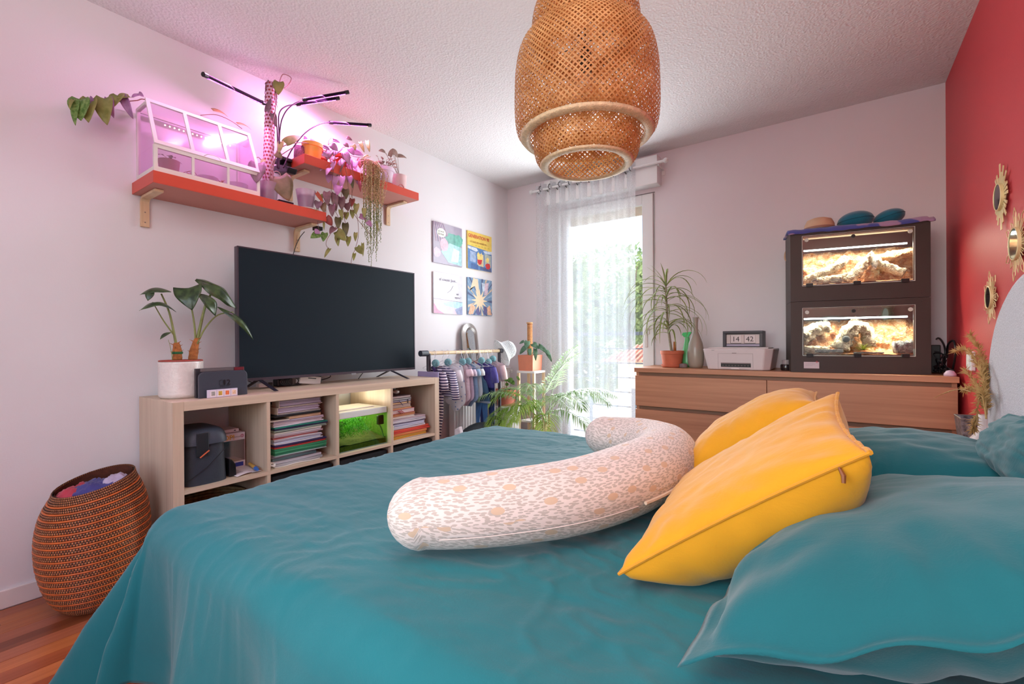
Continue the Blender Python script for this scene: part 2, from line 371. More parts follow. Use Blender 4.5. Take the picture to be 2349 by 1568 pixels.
# ================================================================ BED, BEDDING AND CUSHIONS
BX0, BX1, BY0, BY1, BT = 0.95, 2.92, -3.05, -1.45, 0.515
def fabric(name, col, var=0.05, scale=4, weave=420, wr=0.25, wrinkle=0.25, wscale=9, sheen=0.2, rough=0.8, stretch=(1, 1, 1), crease=0.004):
    if name in _mats: return _mats[name]
    m, nt, b = _new(name); c = srgb(*col)
    n = N(nt, 'ShaderNodeTexNoise', Scale=scale, Detail=5); nt.links.new(coords(nt), n.inputs['Vector'])
    lo = tuple(x * (1 - var) for x in c[:3]) + (1,); hi = tuple(min(1, x * (1 + var)) for x in c[:3]) + (1,)
    nt.links.new(ramp(nt, n.outputs[0], [(0.3, lo), (0.7, hi)]), b.inputs['Base Color'])
    b.inputs['Roughness'].default_value = rough; b.inputs['Sheen Weight'].default_value = sheen; b.inputs['Specular IOR Level'].default_value = 0.25
    w = N(nt, 'ShaderNodeTexNoise', Scale=wscale, Detail=5, Roughness=0.6, Distortion=0.6); nt.links.new(coords(nt, stretch), w.inputs['Vector'])
    f = N(nt, 'ShaderNodeTexNoise', Scale=weave, Detail=1); nt.links.new(coords(nt), f.inputs['Vector'])
    b1 = N(nt, 'ShaderNodeBump'); b1.inputs['Strength'].default_value = wrinkle; b1.inputs['Distance'].default_value = 0.03; nt.links.new(w.outputs[0], b1.inputs['Height'])
    b2 = N(nt, 'ShaderNodeBump'); b2.inputs['Strength'].default_value = wr; b2.inputs['Distance'].default_value = 0.001; nt.links.new(f.outputs[0], b2.inputs['Height'])
    g = N(nt, 'ShaderNodeTexNoise', Scale=3.2, Detail=4, Distortion=0.8); g.noise_type = 'RIDGED_MULTIFRACTAL'; nt.links.new(coords(nt, stretch, (0, 0, 0.5)), g.inputs['Vector'])
    b3 = N(nt, 'ShaderNodeBump'); b3.inputs['Strength'].default_value = 0.5; b3.inputs['Distance'].default_value = crease; nt.links.new(g.outputs[0], b3.inputs['Height']); nt.links.new(b3.outputs[0], b1.inputs['Normal'])
    nt.links.new(b1.outputs[0], b2.inputs['Normal']); nt.links.new(b2.outputs[0], b.inputs['Normal'])
    _mats[name] = m; return m
M_duvet = fabric('teal_duvet_cotton', (14, 102, 108), 0.06, 3, wrinkle=0.12, stretch=(0.6, 1.5, 1), crease=0.035)
M_teal = fabric('teal_pillow_cotton', (12, 92, 98), 0.06, 3, wrinkle=0.12, wscale=6, stretch=(0.8, 1.4, 1), crease=0.03)
M_yellow = fabric('yellow_cotton', (206, 146, 22), 0.04, 5, wrinkle=0.12)
M_yellow2 = fabric('yellow_piping', (196, 136, 30), 0.04, 5)

bed = thing('bed', 'double bed with pale grey rounded upholstered headboard on the red wall', 'bed', ((BX0 + BX1) / 2, -2.25, 0))
M_head = mat('grey_boucle', (206, 206, 212), 0.95, var=0.10, scale=160, bumps=0.8, bscale=260, bdist=0.004)
def hb_outline():
    P = [(-3.235, 0.02), (-3.235, 0.80)]
    for i in range(1, 16): a = pi - i * pi / 2 / 15; P.append((-3.235 + 0.45 + 0.45 * cos(a), 0.80 + 0.36 * sin(a)))
    for i in range(0, 16): a = pi / 2 - i * pi / 2 / 15; P.append((-1.265 - 0.45 + 0.45 * cos(a), 0.80 + 0.36 * sin(a)))
    P.append((-1.265, 0.02)); return P
MB().slab(hb_outline(), (0.07, 0, 0), (2.928, 0, 0), (0, 1, 0), (0, 0, 1)).build('headboard', M_head, bed, bevel=0.018, auto=50)
MB().box((BX0 + 0.06, BY0 + 0.05, 0.08), (2.925, BY1 - 0.05, 0.28)).build('bed_frame', M_head, bed, bevel=0.02)
MB().box((BX0 + 0.03, BY0 + 0.02, 0.281), (2.92, BY1 - 0.02, 0.475)).build('mattress', M_white, bed, bevel=0.03)
for x in (BX0 + 0.15, 2.8):
    for y in (BY0 + 0.15, BY1 - 0.15): MB().tube([(x, y, 0), (x, y, 0.08)], 0.025, 10).build('leg', M_black, bed)

def duvet():
    R = 0.085; ov = 0.37
    L0, L1 = 2.86, BX0; W0, W1 = BY0, BY1
    nu, nv = 250, 270
    def fn(u, v):
        s = u * (L0 - L1 + ov)                       # from head to past the foot
        t = -ov + v * (W1 - W0 + 2 * ov)             # across, near to far
        sx = max(0, s - (L0 - L1 - R)); ty = 0; sg = 0
        if t < R: ty = R - t; sg = -1
        elif t > (W1 - W0) - R: ty = t - (W1 - W0) + R; sg = 1
        x = L0 - min(s, L0 - L1 - R); y = W0 + min(max(t, R), W1 - W0 - R)
        a = sqrt(sx * sx + ty * ty); z = BT
        if a > 0:
            dx, dy = sx / a, ty / a; arc = R * pi / 2
            corner = min(sx, ty) / (a + 1e-6)
            flare = 0.10 + 0.72 * corner
            if a < arc: h = R * sin(a / R); d = R * (1 - cos(a / R))
            else:
                q = a - arc; h = R + q * flare / sqrt(1 + flare * flare); d = R + q / sqrt(1 + flare * flare)
            fold = 0.0
            if a > arc * 0.6:
                along = atan2(ty, sx) * 2.2 + (y * 3.0 if sx > ty else x * 3.0)
                fold = 0.035 * min(1, (a - arc * 0.6) / 0.3) * (sin(along * 5.2) + 0.6 * noise.noise((along * 2.1, 3.1, 0.4)))
            h += fold
            x -= dx * h; y += sg * dy * h; z -= d
        # puffiness and creases
        z += 0.012 * noise.noise((x * 2.2, y * 2.2, 0.3)) * (1 if a < 0.1 else 0.4)
        e = fbm((x * 4.5 + y * 1.5, y * 10 - x * 3, 1.7), 4)
        r1 = 1 - abs(noise.noise((x * 6 + 3 * noise.noise((x * 2, y * 2, 5)), y * 13 - x * 5, 8.1)))
        k = 0.0030 * e + 0.006 * max(0, r1 - 0.86) / 0.14 * (0.4 + 0.6 * noise.noise((x * 1.7, y * 1.7, 2)))
        if a < 0.12: z += k
        else: x -= k * 0.9; y -= k * 0.9
        if z < 0.03: z = 0.03 + 0.002 * noise.noise((x * 8, y * 8, 0))
        return V(x, y, z)
    o = MB().grid(fn, nu, nv).build('duvet', M_duvet, smooth=True, solid=0.012)
    return tag(o, 'smooth teal cotton duvet spread over the bed and hanging to the floor', 'duvet')
duvet()

def pillow(name, m, A, B, Cc, D, T, label, cat, flange=0.0, pinch=0.05, seed=0, group=None, wr=0.006, n=56, belly=0.62, sag=0.0, p=3.2, Tb=None):
    """closed cushion between four corners; thickness T"""
    A, B, Cc, D = V(A), V(B), V(Cc), V(D); ctr = (A + B + Cc + D) / 4
    nor = (B - A).cross(D - A).normalized()
    def pt(u, v, side):
        # pull the middle of every edge inwards
        bu = pinch * (1 - (2 * u - 1) ** 2); bv = pinch * (1 - (2 * v - 1) ** 2)
        uu = 0.5 + (u - 0.5) * (1 - 2 * bv); vv = 0.5 + (v - 0.5) * (1 - 2 * bu)
        P = A * (1 - uu) * (1 - vv) + B * uu * (1 - vv) + Cc * uu * vv + D * (1 - uu) * vv
        fu = max(0.0, (min(u, 1 - u) - flange) / (0.5 - flange)); fv = max(0.0, (min(v, 1 - v) - flange) / (0.5 - flange))
        h = ((1 - (1 - fu) ** p) * (1 - (1 - fv) ** p)) ** belly if fu > 0 and fv > 0 else 0
        e = min(fu, fv)
        w = wr * (noise.noise((u * 5 + seed, v * 5, side * 3)) + 0.6 * noise.noise((u * 11, v * 13 + seed, side))) * (0.3 + h)
        # creases running in from the corners and seams
        rad = atan2(v - 0.5, u - 0.5)
        w += wr * 0.9 * sin(rad * 17 + 5 * noise.noise((u * 3, v * 3, seed))) * max(0, 1 - e * 2.6) * (1 if e > 0 else 0.4) * (1 if flange == 0 else 1.3)
        if flange and e <= 0: w += 0.012 * noise.noise((u * 7 + seed, v * 7, 1.5))
        off = side * ((T if side > 0 or Tb is None else Tb) / 2 * h + 0.0015) + (w if e > 0 or flange else 0)
        P = P + nor * off; P.z -= sag * h
        return P
    mb = MB(); vs = {}; V_ = []
    def idx(i, j, s):
        edge = i in (0, n) or j in (0, n)
        k = (i, j, 0 if edge else s)
        if k not in vs: vs[k] = len(V_); V_.append(pt(i / n, j / n, 0 if edge else s))
        return vs[k]
    fs = []
    for i in range(n):
        for j in range(n):
            fs.append((idx(i, j, 1), idx(i + 1, j, 1), idx(i + 1, j + 1, 1), idx(i, j + 1, 1)))
            fs.append((idx(i, j, -1), idx(i, j + 1, -1), idx(i + 1, j + 1, -1), idx(i + 1, j, -1)))
    mb.add(V_, fs)
    root = thing(name, label, cat, ctr, group)
    mb.build('cover', m, root, smooth=True)
    root['_n'] = 0; del root['_n']
    return root, pt
# pillows
pb, _ = pillow('pillow', M_teal, (2.35, -2.88, 0.560), (2.91, -2.86, 0.80), (2.91, -2.14, 0.65), (2.39, -2.16, 0.565), 0.19, 'large teal pillow with stitched border nearest the camera, under the yellow cushion', 'pillow', 0.045, 0.015, 3, wr=0.007, belly=0.5)
pc, _ = pillow('pillow', M_teal, (2.42, -2.12, 0.60), (2.90, -2.12, 0.64), (2.90, -1.50, 0.62), (2.42, -1.50, 0.60), 0.19, 'teal pillow lying flat on the window side of the bed', 'pillow', 0.04, 0.015, 9, wr=0.007, belly=0.5)
pd, _ = pillow('pillow', M_teal, (2.80, -2.30, 0.67), (2.80, -1.80, 0.67), (2.875, -1.78, 0.78), (2.875, -2.30, 0.83), 0.08, 'crumpled teal pillow leaning against the grey headboard', 'pillow', 0.05, 0.02, 5, wr=0.006, belly=0.6)
cA, cB, cC, cD = (2.195, -2.690, 0.552), (2.556, -2.648, 0.812), (2.518, -2.19, 0.85), (2.165, -2.20, 0.585)
y1, ypt = pillow('cushion', M_yellow, cA, cB, cC, cD, 0.07, 'plump mustard yellow cushion with open zip, in front and nearest the camera', 'cushion', 0, 0.045, 2, wr=0.0035, belly=0.5, Tb=0.27)
# zip and seam along the near edge
z = [ypt(0.06 + 0.82 * i / 24, 0.0, 0) for i in range(25)]
MB().tube(z, 0.0020, 6).build('zip', mat('zip_brown', (120, 66, 22), 0.5), y1)
q = ypt(0.9, 0.0, 0); MB().tube([q, q + V(0.006, -0.006, -0.012), q + V(0.006, -0.008, -0.022)], [0.002, 0.0035, 0.0028], 6).build('zip_pull', mat('zip_brown', (120, 66, 22), 0.5), y1)
for c0, c1 in ((0, 1), (1, 2), (2, 3), (3, 0)):
    E = [(0, 0), (1, 0), (1, 1), (0, 1)]; a, b = E[c0], E[c1]
    pts = [ypt(a[0] + (b[0] - a[0]) * i / 30, a[1] + (b[1] - a[1]) * i / 30, 0) for i in range(31)]
    if c0 == 1: MB().tube([p_ + V(0, 0, 0.002 * sin(i * 2.1)) for i, p_ in enumerate(pts)], 0.0042, 6).build('seam', M_yellow2, y1)
    else: MB().tube(pts, 0.003, 6).build('seam', M_yellow2, y1)
y2, ypt2 = pillow('cushion', M_yellow, (2.16, -2.17, 0.575), (2.50, -2.10, 0.80), (2.46, -1.68, 0.80), (2.13, -1.74, 0.575), 0.17, 'mustard yellow cushion standing behind the zipped one', 'cushion', 0, 0.045, 6, wr=0.0035, belly=0.5, Tb=0.2)
pts = [ypt2(1.0, i / 30, 0) for i in range(31)]
MB().tube(pts, 0.0042, 6).build('seam', M_yellow2, y2)

# long curved body pillow with a leaf print
def leaf_print():
    m, nt, b = _new('leaf_print_jersey'); b.inputs['Roughness'].default_value = 0.9; b.inputs['Sheen Weight'].default_value = 0.2
    uv = N(nt, 'ShaderNodeUVMap')
    def layer(scale, rot, loc, stretch, thr):
        mp = N(nt, 'ShaderNodeMapping'); mp.inputs['Rotation'].default_value = (0, 0, rot); mp.inputs['Location'].default_value = (*loc, 0)
        mp.inputs['Scale'].default_value = (scale * stretch, scale, 1); nt.links.new(uv.outputs[0], mp.inputs[0])
        v = N(nt, 'ShaderNodeTexVoronoi', Randomness=0.75); v.voronoi_dimensions = '2D'; v.inputs['Scale'].default_value = 1; nt.links.new(mp.outputs[0], v.inputs['Vector'])
        lt = N(nt, 'ShaderNodeMath', operation='LESS_THAN'); lt.inputs[1].default_value = thr; nt.links.new(v.outputs['Distance'], lt.inputs[0]); return lt.outputs[0]
    acc = None
    for i, (sc_, ro, lo) in enumerate(((112, 0.5, (0, 0)), (118, -0.7, (3.3, 1.2)), (106, 1.4, (7.1, 4.2)), (122, 2.2, (2.2, 9.2)))):
        l = layer(sc_, ro, lo, 0.34, 0.20)
        if acc is None: acc = l
        else:
            mx = N(nt, 'ShaderNodeMath', operation='MAXIMUM'); nt.links.new(acc, mx.inputs[0]); nt.links.new(l, mx.inputs[1]); acc = mx.outputs[0]
    big = layer(19, 0.9, (5, 5), 0.6, 0.15)
    m1 = N(nt, 'ShaderNodeMix', data_type='RGBA'); m1.inputs['A'].default_value = srgb(220, 208, 198); m1.inputs['B'].default_value = srgb(184, 174, 162)
    nt.links.new(acc, m1.inputs['Factor'])
    m2 = N(nt, 'ShaderNodeMix', data_type='RGBA'); m2.inputs['B'].default_value = srgb(204, 178, 150); nt.links.new(m1.outputs['Result'], m2.inputs['A']); nt.links.new(big, m2.inputs['Factor'])
    nt.links.new(m2.outputs['Result'], b.inputs['Base Color'])
    n = N(nt, 'ShaderNodeTexNoise', Scale=10, Detail=4); nt.links.new(coords(nt), n.inputs['Vector']); bump(nt, b, n.outputs[0], 0.12, 0.02)
    return m
def body_pillow():
    path = spline([(1.795, -2.775, 0.605), (1.89, -2.70, 0.610), (2.00, -2.56, 0.614), (2.07, -2.38, 0.617), (2.095, -2.18, 0.62), (2.07, -2.00, 0.62), (1.97, -1.875, 0.616), (1.87, -1.84, 0.612), (1.80, -1.84, 0.610)], 12)
    k = len(path); nv = 44; L = [0]
    for i in range(1, k): L.append(L[-1] + (path[i] - path[i - 1]).length)
    tot = L[-1]; vs = []; uvs = []
    for i in range(k):
        t = (path[min(i + 1, k - 1)] - path[max(i - 1, 0)]).normalized(); side = t.cross(V(0, 0, 1)).normalized(); up = side.cross(t)
        s = L[i]; e = min(s, tot - s); r = 0.076 + 0.016 * sin(s / tot * pi)
        for j in range(nv + 1):
            a = 2 * pi * j / nv
            rr = r * (1 + 0.03 * noise.noise((s * 5, cos(a) * 1.5, sin(a) * 1.5)) + 0.010 * noise.noise((s * 22, cos(a) * 3, sin(a) * 3)))
            P = path[i] + side * cos(a) * rr * 1.06 + up * sin(a) * rr * 0.94
            P.z = max(P.z, BT + 0.003); vs.append(P); uvs.append((s, a * r))
    # rounded ends
    def cap(i, sgn, base):
        t = ((path[1] - path[0]) if i == 0 else (path[-1] - path[-2])).normalized() * sgn; side = (t * sgn).cross(V(0, 0, 1)).normalized(); up = side.cross(t * sgn)
        out = []; r = 0.080
        for q in range(1, 9):
            ph = q / 8 * pi / 2
            for j in range(nv + 1):
                a = 2 * pi * j / nv; P = path[i] + t * sin(ph) * 0.085 + (side * cos(a) * 1.06 + up * sin(a) * 0.94) * r * max(0.001, cos(ph))
                P.z = max(P.z, BT + 0.003); out.append(P); uvs.append(((0 if i == 0 else tot) + sgn * ph * r * 0.9, a * r))
        return out
    nb = len(vs); vs += cap(0, -1, 0); n1 = len(vs); vs += cap(-1, 1, 0)
    fs = []; w = nv + 1
    for i in range(k - 1):
        for j in range(nv): fs.append((i * w + j, i * w + j + 1, (i + 1) * w + j + 1, (i + 1) * w + j))
    for base, ring0 in ((nb, 0), (n1, (k - 1) * w)):
        prev = ring0
        for q in range(8):
            cur = base + q * w
            for j in range(nv): fs.append((prev + j, prev + j + 1, cur + j + 1, cur + j))
            prev = cur
    root = thing('body_pillow', 'long curved cream nursing pillow with beige leaf print lying on the duvet', 'pillow', (2.0, -2.4, BT + 0.01))
    me = bpy.data.meshes.new('cover'); off = wloc(root); me.from_pydata([tuple(v - off) for v in vs], [], fs)
    ul = me.uv_layers.new(name='UVMap')
    for poly in me.polygons:
        poly.use_smooth = True
        for li in poly.loop_indices: ul.data[li].uv = uvs[me.loops[li].vertex_index]
    bm = bmesh.new(); bm.from_mesh(me); bmesh.ops.recalc_face_normals(bm, faces=bm.faces); bm.to_mesh(me); bm.free()
    me.materials.append(leaf_print()); o = bpy.data.objects.new('cover', me); C.objects.link(o); o.parent = root
    # seam and zip flap low on the camera side
    def side_pt(i, a, r=0.098):
        t = (path[min(i + 1, k - 1)] - path[max(i - 1, 0)]).normalized(); side = t.cross(V(0, 0, 1)).normalized(); up = side.cross(t)
        return path[i] + side * cos(a) * r * 1.06 + up * sin(a) * r * 0.94
    sgn = 0 if side_pt(20, 0).x > side_pt(20, pi).x else pi
    A_ = -0.25 if sgn == 0 else pi + 0.25
    MB().tube([side_pt(i, A_, 0.091) for i in range(5, 34)], 0.0012, 5).build('seam', mat('cream_thread', (214, 200, 190), 0.9), root)
    MB().tube([side_pt(i, A_ + (0.06 if sgn == 0 else -0.06), 0.0955) for i in range(34, 56)], 0.0045, 6).build('zip_flap', mat('beige_tape', (206, 182, 156), 0.9), root)
body_pillow()

# ================================================================ PENDANT LAMP of woven bamboo, three stacked shades
LX, LY = 1.786, -1.98
def woven(prof, name, m, parent, nstr, w=0.0042, turn=1.0, th=0.0012, steps=44, seed=0):
    """two families of slanted strips following a turned profile; prof = list of (r, z) top to bottom"""
    pr = spline([(r, 0, z) for r, z in prof], 8); L = [0]
    for i in range(1, len(pr)): L.append(L[-1] + (pr[i] - pr[i - 1]).length)
    tot = L[-1]
    def at(t):
        s = t * tot
        for i in range(1, len(pr)):
            if L[i] >= s or i == len(pr) - 1:
                k = (s - L[i - 1]) / max(1e-9, L[i] - L[i - 1]); p = pr[i - 1].lerp(pr[i], min(1, k)); tan = (pr[i] - pr[i - 1]).normalized(); return p.x, p.z, tan
    # angle grows like ds / r so the slant stays near 45 degrees
    samp = []; ang = 0
    for i in range(steps + 1):
        r, z, tan = at(i / steps); samp.append((r, z, tan, ang)); ang += tot / steps / max(r, 0.05) * turn
    mb = MB()
    for fam in (1, -1):
        for q in range(nstr):
            a0 = 2 * pi * q / nstr; vs = []; fs = []
            for i, (r, z, tan, a) in enumerate(samp):
                th_ = a0 + fam * a; rad = V(cos(th_), sin(th_), 0); tang = V(-sin(th_), cos(th_), 0)
                sd = (rad * tan.x + V(0, 0, 1) * tan.z); dirv = (sd + tang * fam * turn).normalized(); nrm = (rad * (-tan.z) + V(0, 0, 1) * tan.x)
                side = dirv.cross(nrm).normalized()
                P = V(LX, LY, 0) + rad * (r + fam * th * 0.5 * (1 if (i + q) % 2 else -1)) + V(0, 0, z)
                vs += [P + side * w / 2, P - side * w / 2]
                if i: b = 2 * i; fs.append((b - 2, b - 1, b + 1, b))
            mb.add(vs, fs)
    o = mb.build(name, m, parent, smooth=False); return o
lamp = thing('pendant_lamp', 'honey coloured woven bamboo pendant lamp with three stacked shades under the ceiling', 'lamp', (LX, LY, RH - 0.9))
M_bam = leafmat('bamboo_strip', (206, 150, 88), (234, 188, 126), 0.5, 18, 0.45)
M_bam2 = leafmat('inner_bamboo_strip', (196, 130, 70), (222, 164, 102), 0.5, 18, 0.45)
M_rim = mat('pale_braided_bamboo', (222, 200, 160), 0.6, var=0.15, scale=90, bumps=0.6, bscale=220)
def shade(prof, nm, n, inner_r):
    woven(prof, nm, M_bam, lamp, n, w=0.0050, steps=40)
    woven([(max(0.03, r - inner_r), z) for r, z in prof], nm + '_lining', M_bam2, lamp, int(n * 0.72), w=0.0034, steps=36)
shade([(0.05, 2.262), (0.11, 2.248), (0.165, 2.195), (0.188, 2.13), (0.190, 2.07), (0.178, 2.02), (0.160, 1.99)], 'top_shade', 66, 0.014)
shade([(0.150, 2.062), (0.192, 2.056), (0.231, 2.018), (0.249, 1.95), (0.254, 1.87), (0.254, 1.78), (0.245, 1.722), (0.218, 1.694)], 'middle_shade', 84, 0.014)
shade([(0.170, 1.80), (0.184, 1.77), (0.187, 1.70), (0.184, 1.645), (0.168, 1.61), (0.145, 1.600)], 'bottom_shade', 66, 0.012)
def rim(pts, nm):
    MB().lathe(pts + [pts[0]], (LX, LY, 0), 72).build(nm, M_rim, lamp, smooth=True)
rim([(0.133, 1.606), (0.132, 1.602), (0.142, 1.5965), (0.158, 1.599), (0.166, 1.606), (0.145, 1.601)], 'bottom_rim')
rim([(0.200, 1.704), (0.200, 1.698), (0.213, 1.692), (0.228, 1.698), (0.236, 1.708), (0.215, 1.697)], 'middle_rim')
MB().tube([(LX, LY, RH - 0.002), (LX, LY, 2.0)], 0.003, 8).build('cord', M_black, lamp)
MB().lathe([(0.001, RH - 0.03), (0.045, RH - 0.028), (0.05, RH - 0.001), (0.001, RH - 0.0005)], (LX, LY, 0), 24).build('ceiling_rose', M_white, lamp, smooth=True)
MB().lathe([(0.001, 2.02), (0.018, 2.02), (0.022, 1.985), (0.022, 1.935), (0.001, 1.93)], (LX, LY, 0), 20).build('socket', M_black, lamp, smooth=True)
MB().lathe([(0.001, 1.80), (0.03, 1.815), (0.05, 1.855), (0.045, 1.895), (0.02, 1.93), (0.001, 1.935)], (LX, LY, 0), 24).build('bulb', glass('frosted_bulb', (255, 250, 240), 0.5, 0.3), lamp, smooth=True)
for a in (0, pi / 2): MB().tube([(LX - 0.16 * cos(a), LY - 0.16 * sin(a), 2.04), (LX + 0.16 * cos(a), LY + 0.16 * sin(a), 2.04)], 0.0016, 5).build('spreader_wire', M_black, lamp)

# ================================================================ CUBE SHELF AND WHAT IS IN IT
M_oak = wood('pale_oak', (188, 166, 142), (214, 194, 170), 'y', 0.5)
M_oakz = wood('pale_oak_upright', (188, 166, 142), (214, 194, 170), 'z', 0.5)
KY0, KY1, KX0, KX1, KZ = -2.79, -1.325, 0.016, 0.40, 0.742
kal = thing('shelf_unit', 'pale oak open cube shelf unit standing under the television', 'shelf', (0.2, -2.06, 0))
MB().box((KX0, KY0 + 0.0385, KZ - 0.038), (KX1, KY1 - 0.0385, KZ)).build('top_board', M_oak, kal, bevel=0.001)
MB().box((KX0, KY0, 0), (KX1, KY0 + 0.038, KZ)).build('side_panel', M_oakz, kal, bevel=0.001)
MB().box((KX0, KY1 - 0.038, 0), (KX1, KY1, KZ)).build('side_panel', M_oakz, kal, bevel=0.001)
MB().box((KX0, KY0 + 0.0385, 0.0), (KX1, KY1 - 0.0385, 0.038)).build('bottom_board', M_oak, kal, bevel=0.001)
DIV = [-2.428, -2.074, -1.720]
MB().box((KX0, KY0 + 0.0385, 0.371), (KX1 - 0.002, KY1 - 0.0385, 0.387)).build('middle_board', M_oak, kal)
for y in DIV:
    MB().box((KX0, y, 0.3875), (KX1 - 0.001, y + 0.016, 0.7035)).build('divider', M_oakz, kal)
    MB().box((KX0, y, 0.0385), (KX1 - 0.001, y + 0.016, 0.3705)).build('divider', M_oakz, kal)
for i, (a, b, l) in enumerate(((-2.40, -2.09, 'black fabric storage box under the paper stack'), (-2.05, -1.735, 'black fabric storage box under the aquarium'), (-1.695, -1.375, 'black fabric storage box under the book stack'))):
    t = thing('storage_box', l, 'box', (0.2, (a + b) / 2, 0.039)); MB().box((0.03, a, 0.039), (0.385, b, 0.352)).build('body', mat('black_cloth', (20, 20, 23), 0.9), t, bevel=0.006)
    MB().box((0.3855, (a + b) / 2 - 0.05, 0.25), (0.389, (a + b) / 2 + 0.05, 0.27)).build('handle', mat('black_cloth', (20, 20, 23), 0.9), t)
t = thing('seagrass_basket', 'seagrass basket in the lowest cube behind the duvet', 'basket', (0.2, -2.59, 0.039))
mb = MB()
for k in range(17): mb.lathe([(0.15 + 0.004 * cos(a), 0.05 + k * 0.014 + 0.008 * sin(a)) for a in (0, 1.2, 2.4, 3.7, 5, 6.28)], (0.2, -2.59, 0), 40)
mb.build('coils', mat('seagrass', (176, 150, 106), 0.9, var=0.3, scale=60), t, smooth=True)
MB().lathe([(0.001, 0.042), (0.146, 0.042), (0.146, 0.046), (0.001, 0.046)], (0.2, -2.59, 0), 40).build('base', mat('seagrass', (176, 150, 106)), t)

ZB = 0.3876
# camera bag
bag = thing('camera_bag', 'black padded camera bag with orange zip pull in the first cube', 'bag', (0.24, -2.66, ZB))
M_bag = mat('black_nylon', (40, 48, 60), 0.6, var=0.1, scale=30, bumps=0.2, bscale=300)
mb = MB()
def bagf(u, v):
    a = u * 2 * pi; c, s_ = cos(a), sin(a); e = 0.5
    x = 0.245 + 0.128 * (abs(c) ** e) * (1 if c > 0 else -1); y = -2.655 + 0.088 * (abs(s_) ** e) * (1 if s_ > 0 else -1)
    z = ZB + 0.2 * v; k = 1 - 0.10 * v
    return V(0.245 + (x - 0.245) * k, -2.655 + (y + 2.655) * k, z)
mb.grid(bagf, 40, 8, wrap=True); mb.add([bagf(i / 40, 0) for i in range(40)], [tuple(range(40))]); mb.add([bagf(i / 40, 1) for i in range(40)], [tuple(range(40))])
mb.build('body', M_bag, bag, smooth=True, auto=40)
lid = MB()
lid.grid(lambda u, v: (lambda p: V(0.245 + (p.x - 0.245) * (1.12 - 0.35 * v * v), -2.655 + (p.y + 2.655) * (1.12 - 0.5 * v * v), ZB + 0.165 + 0.062 * sin(v * pi / 2)))(bagf(u, 0.8)), 40, 8, wrap=True)
lid.add([V(0.245 + (bagf(i / 40, 0.8).x - 0.245) * 0.77, -2.655 + (bagf(i / 40, 0.8).y + 2.655) * 0.62, ZB + 0.227) for i in range(40)], [tuple(range(40))])
lid.build('lid', mat('black_nylon_lid', (52, 60, 74), 0.5, bumps=0.2, bscale=300), bag, smooth=True, auto=50)
MB().tube([bagf(i / 40, 0.88) + (bagf(i / 40, 0.88) - V(0.245, -2.655, bagf(0, 0.88).z)) * 0.05 for i in range(41)], 0.003, 6).build('zip', M_black, bag)
MB().box((0.372, -2.70, ZB + 0.118), (0.378, -2.655, ZB + 0.215)).build('strap', mat('black_leather', (30, 34, 40), 0.45), bag, bevel=0.002)
MB().tube([(0.378, -2.688, ZB + 0.115), (0.38, -2.655, ZB + 0.14)], 0.003, 6).build('zip_pull', mat('orange_cord', (206, 98, 58), 0.6), bag)
MB().tube([(0.372, -2.74, ZB + 0.02), (0.374, -2.66, ZB + 0.07), (0.371, -2.575, ZB + 0.15)], 0.0012, 5).build('seam', M_black, bag)
MB().slab([(0, 0), (0.03, 0), (0.028, 0.05), (0.012, 0.075), (0, 0.08)], (0.06, 0, 0), (0.29, -2.566, ZB + 0.001), (0, 1, 0), (0, 0, 1)).build('side_pocket', M_black, bag, bevel=0.004)
# figure box (empty window) with a white router on it
M_boxw = mat('printed_card_white', (222, 210, 214), 0.45, var=0.02); M_boxp = mat('printed_card_grey', (170, 140, 140), 0.5)
fb = thing('toy_box', 'white and blue windowed toy box standing at the back of the first cube', 'box', (0.17, -2.49, ZB))
bx0, bx1, by0, by1, bz = 0.10, 0.215, -2.555, -2.440, ZB + 0.165
MB().box((bx0, by0, bz - 0.034), (bx1, by1, bz)).build('top_band', M_boxw, fb)
MB().box((bx0, by0, ZB), (bx1, by1, ZB + 0.032)).build('bottom_band', M_boxw, fb)
MB().box((bx0, by0, ZB + 0.0321), (bx0 + 0.003, by1, bz - 0.0341)).box((bx0, by1 - 0.003, ZB + 0.0321), (bx1, by1, bz - 0.0341)).build('card_walls', M_boxp, fb)
MB().box((bx1 - 0.001, by0, ZB + 0.0321), (bx1, by1 - 0.003, bz - 0.0341)).box((bx0, by0, ZB + 0.0321), (bx1 - 0.001, by0 + 0.001, bz - 0.0341)).build('clear_window', glass('acetate', (240, 230, 232), 0.8, 0.1), fb)
words('POP!', 'lettering', mat('logo_yellow', (214, 164, 40), 0.4), fb, (bx1 + 0.0004, by0 + 0.006, bz - 0.028), 0.030, (0, 1, 0), (0, 0, 1), 0.0003, True)
words('Pokémon', 'lettering', mat('logo_grey', (140, 112, 104), 0.4), fb, (bx1 + 0.0004, by0 + 0.047, bz - 0.022), 0.0125, (0, 1, 0), (0, 0, 1), 0.0003)
MB().slab([(0.008 * cos(a / 16 * 2 * pi) , 0.008 * sin(a / 16 * 2 * pi)) for a in range(16)], (0.0004, 0, 0), (bx1 + 0.0002, by1 - 0.0125, bz - 0.0165), (0, 1, 0), (0, 0, 1)).build('number_badge', mat('badge_pink', (196, 120, 140), 0.5), fb)
words('581', 'lettering', M_boxw, fb, (bx1 + 0.0008, by1 - 0.019, bz - 0.020), 0.0085, (0, 1, 0), (0, 0, 1), 0.0002)
for a, b in ((by0 + 0.012, by0 + 0.036), (by1 - 0.044, by1 - 0.008)): MB().box((bx1, a, ZB + 0.007), (bx1 + 0.0006, b, ZB + 0.026)).build('blue_print', mat('print_blue', (52, 66, 160), 0.5), fb)
rt = thing('router', 'flat white network box lying on the toy box', 'router', (0.15, -2.49, bz + 0.0005))
MB().box((0.09, -2.56, bz + 0.001), (0.19, -2.455, bz + 0.016)).build('case', M_white, rt, bevel=0.003)
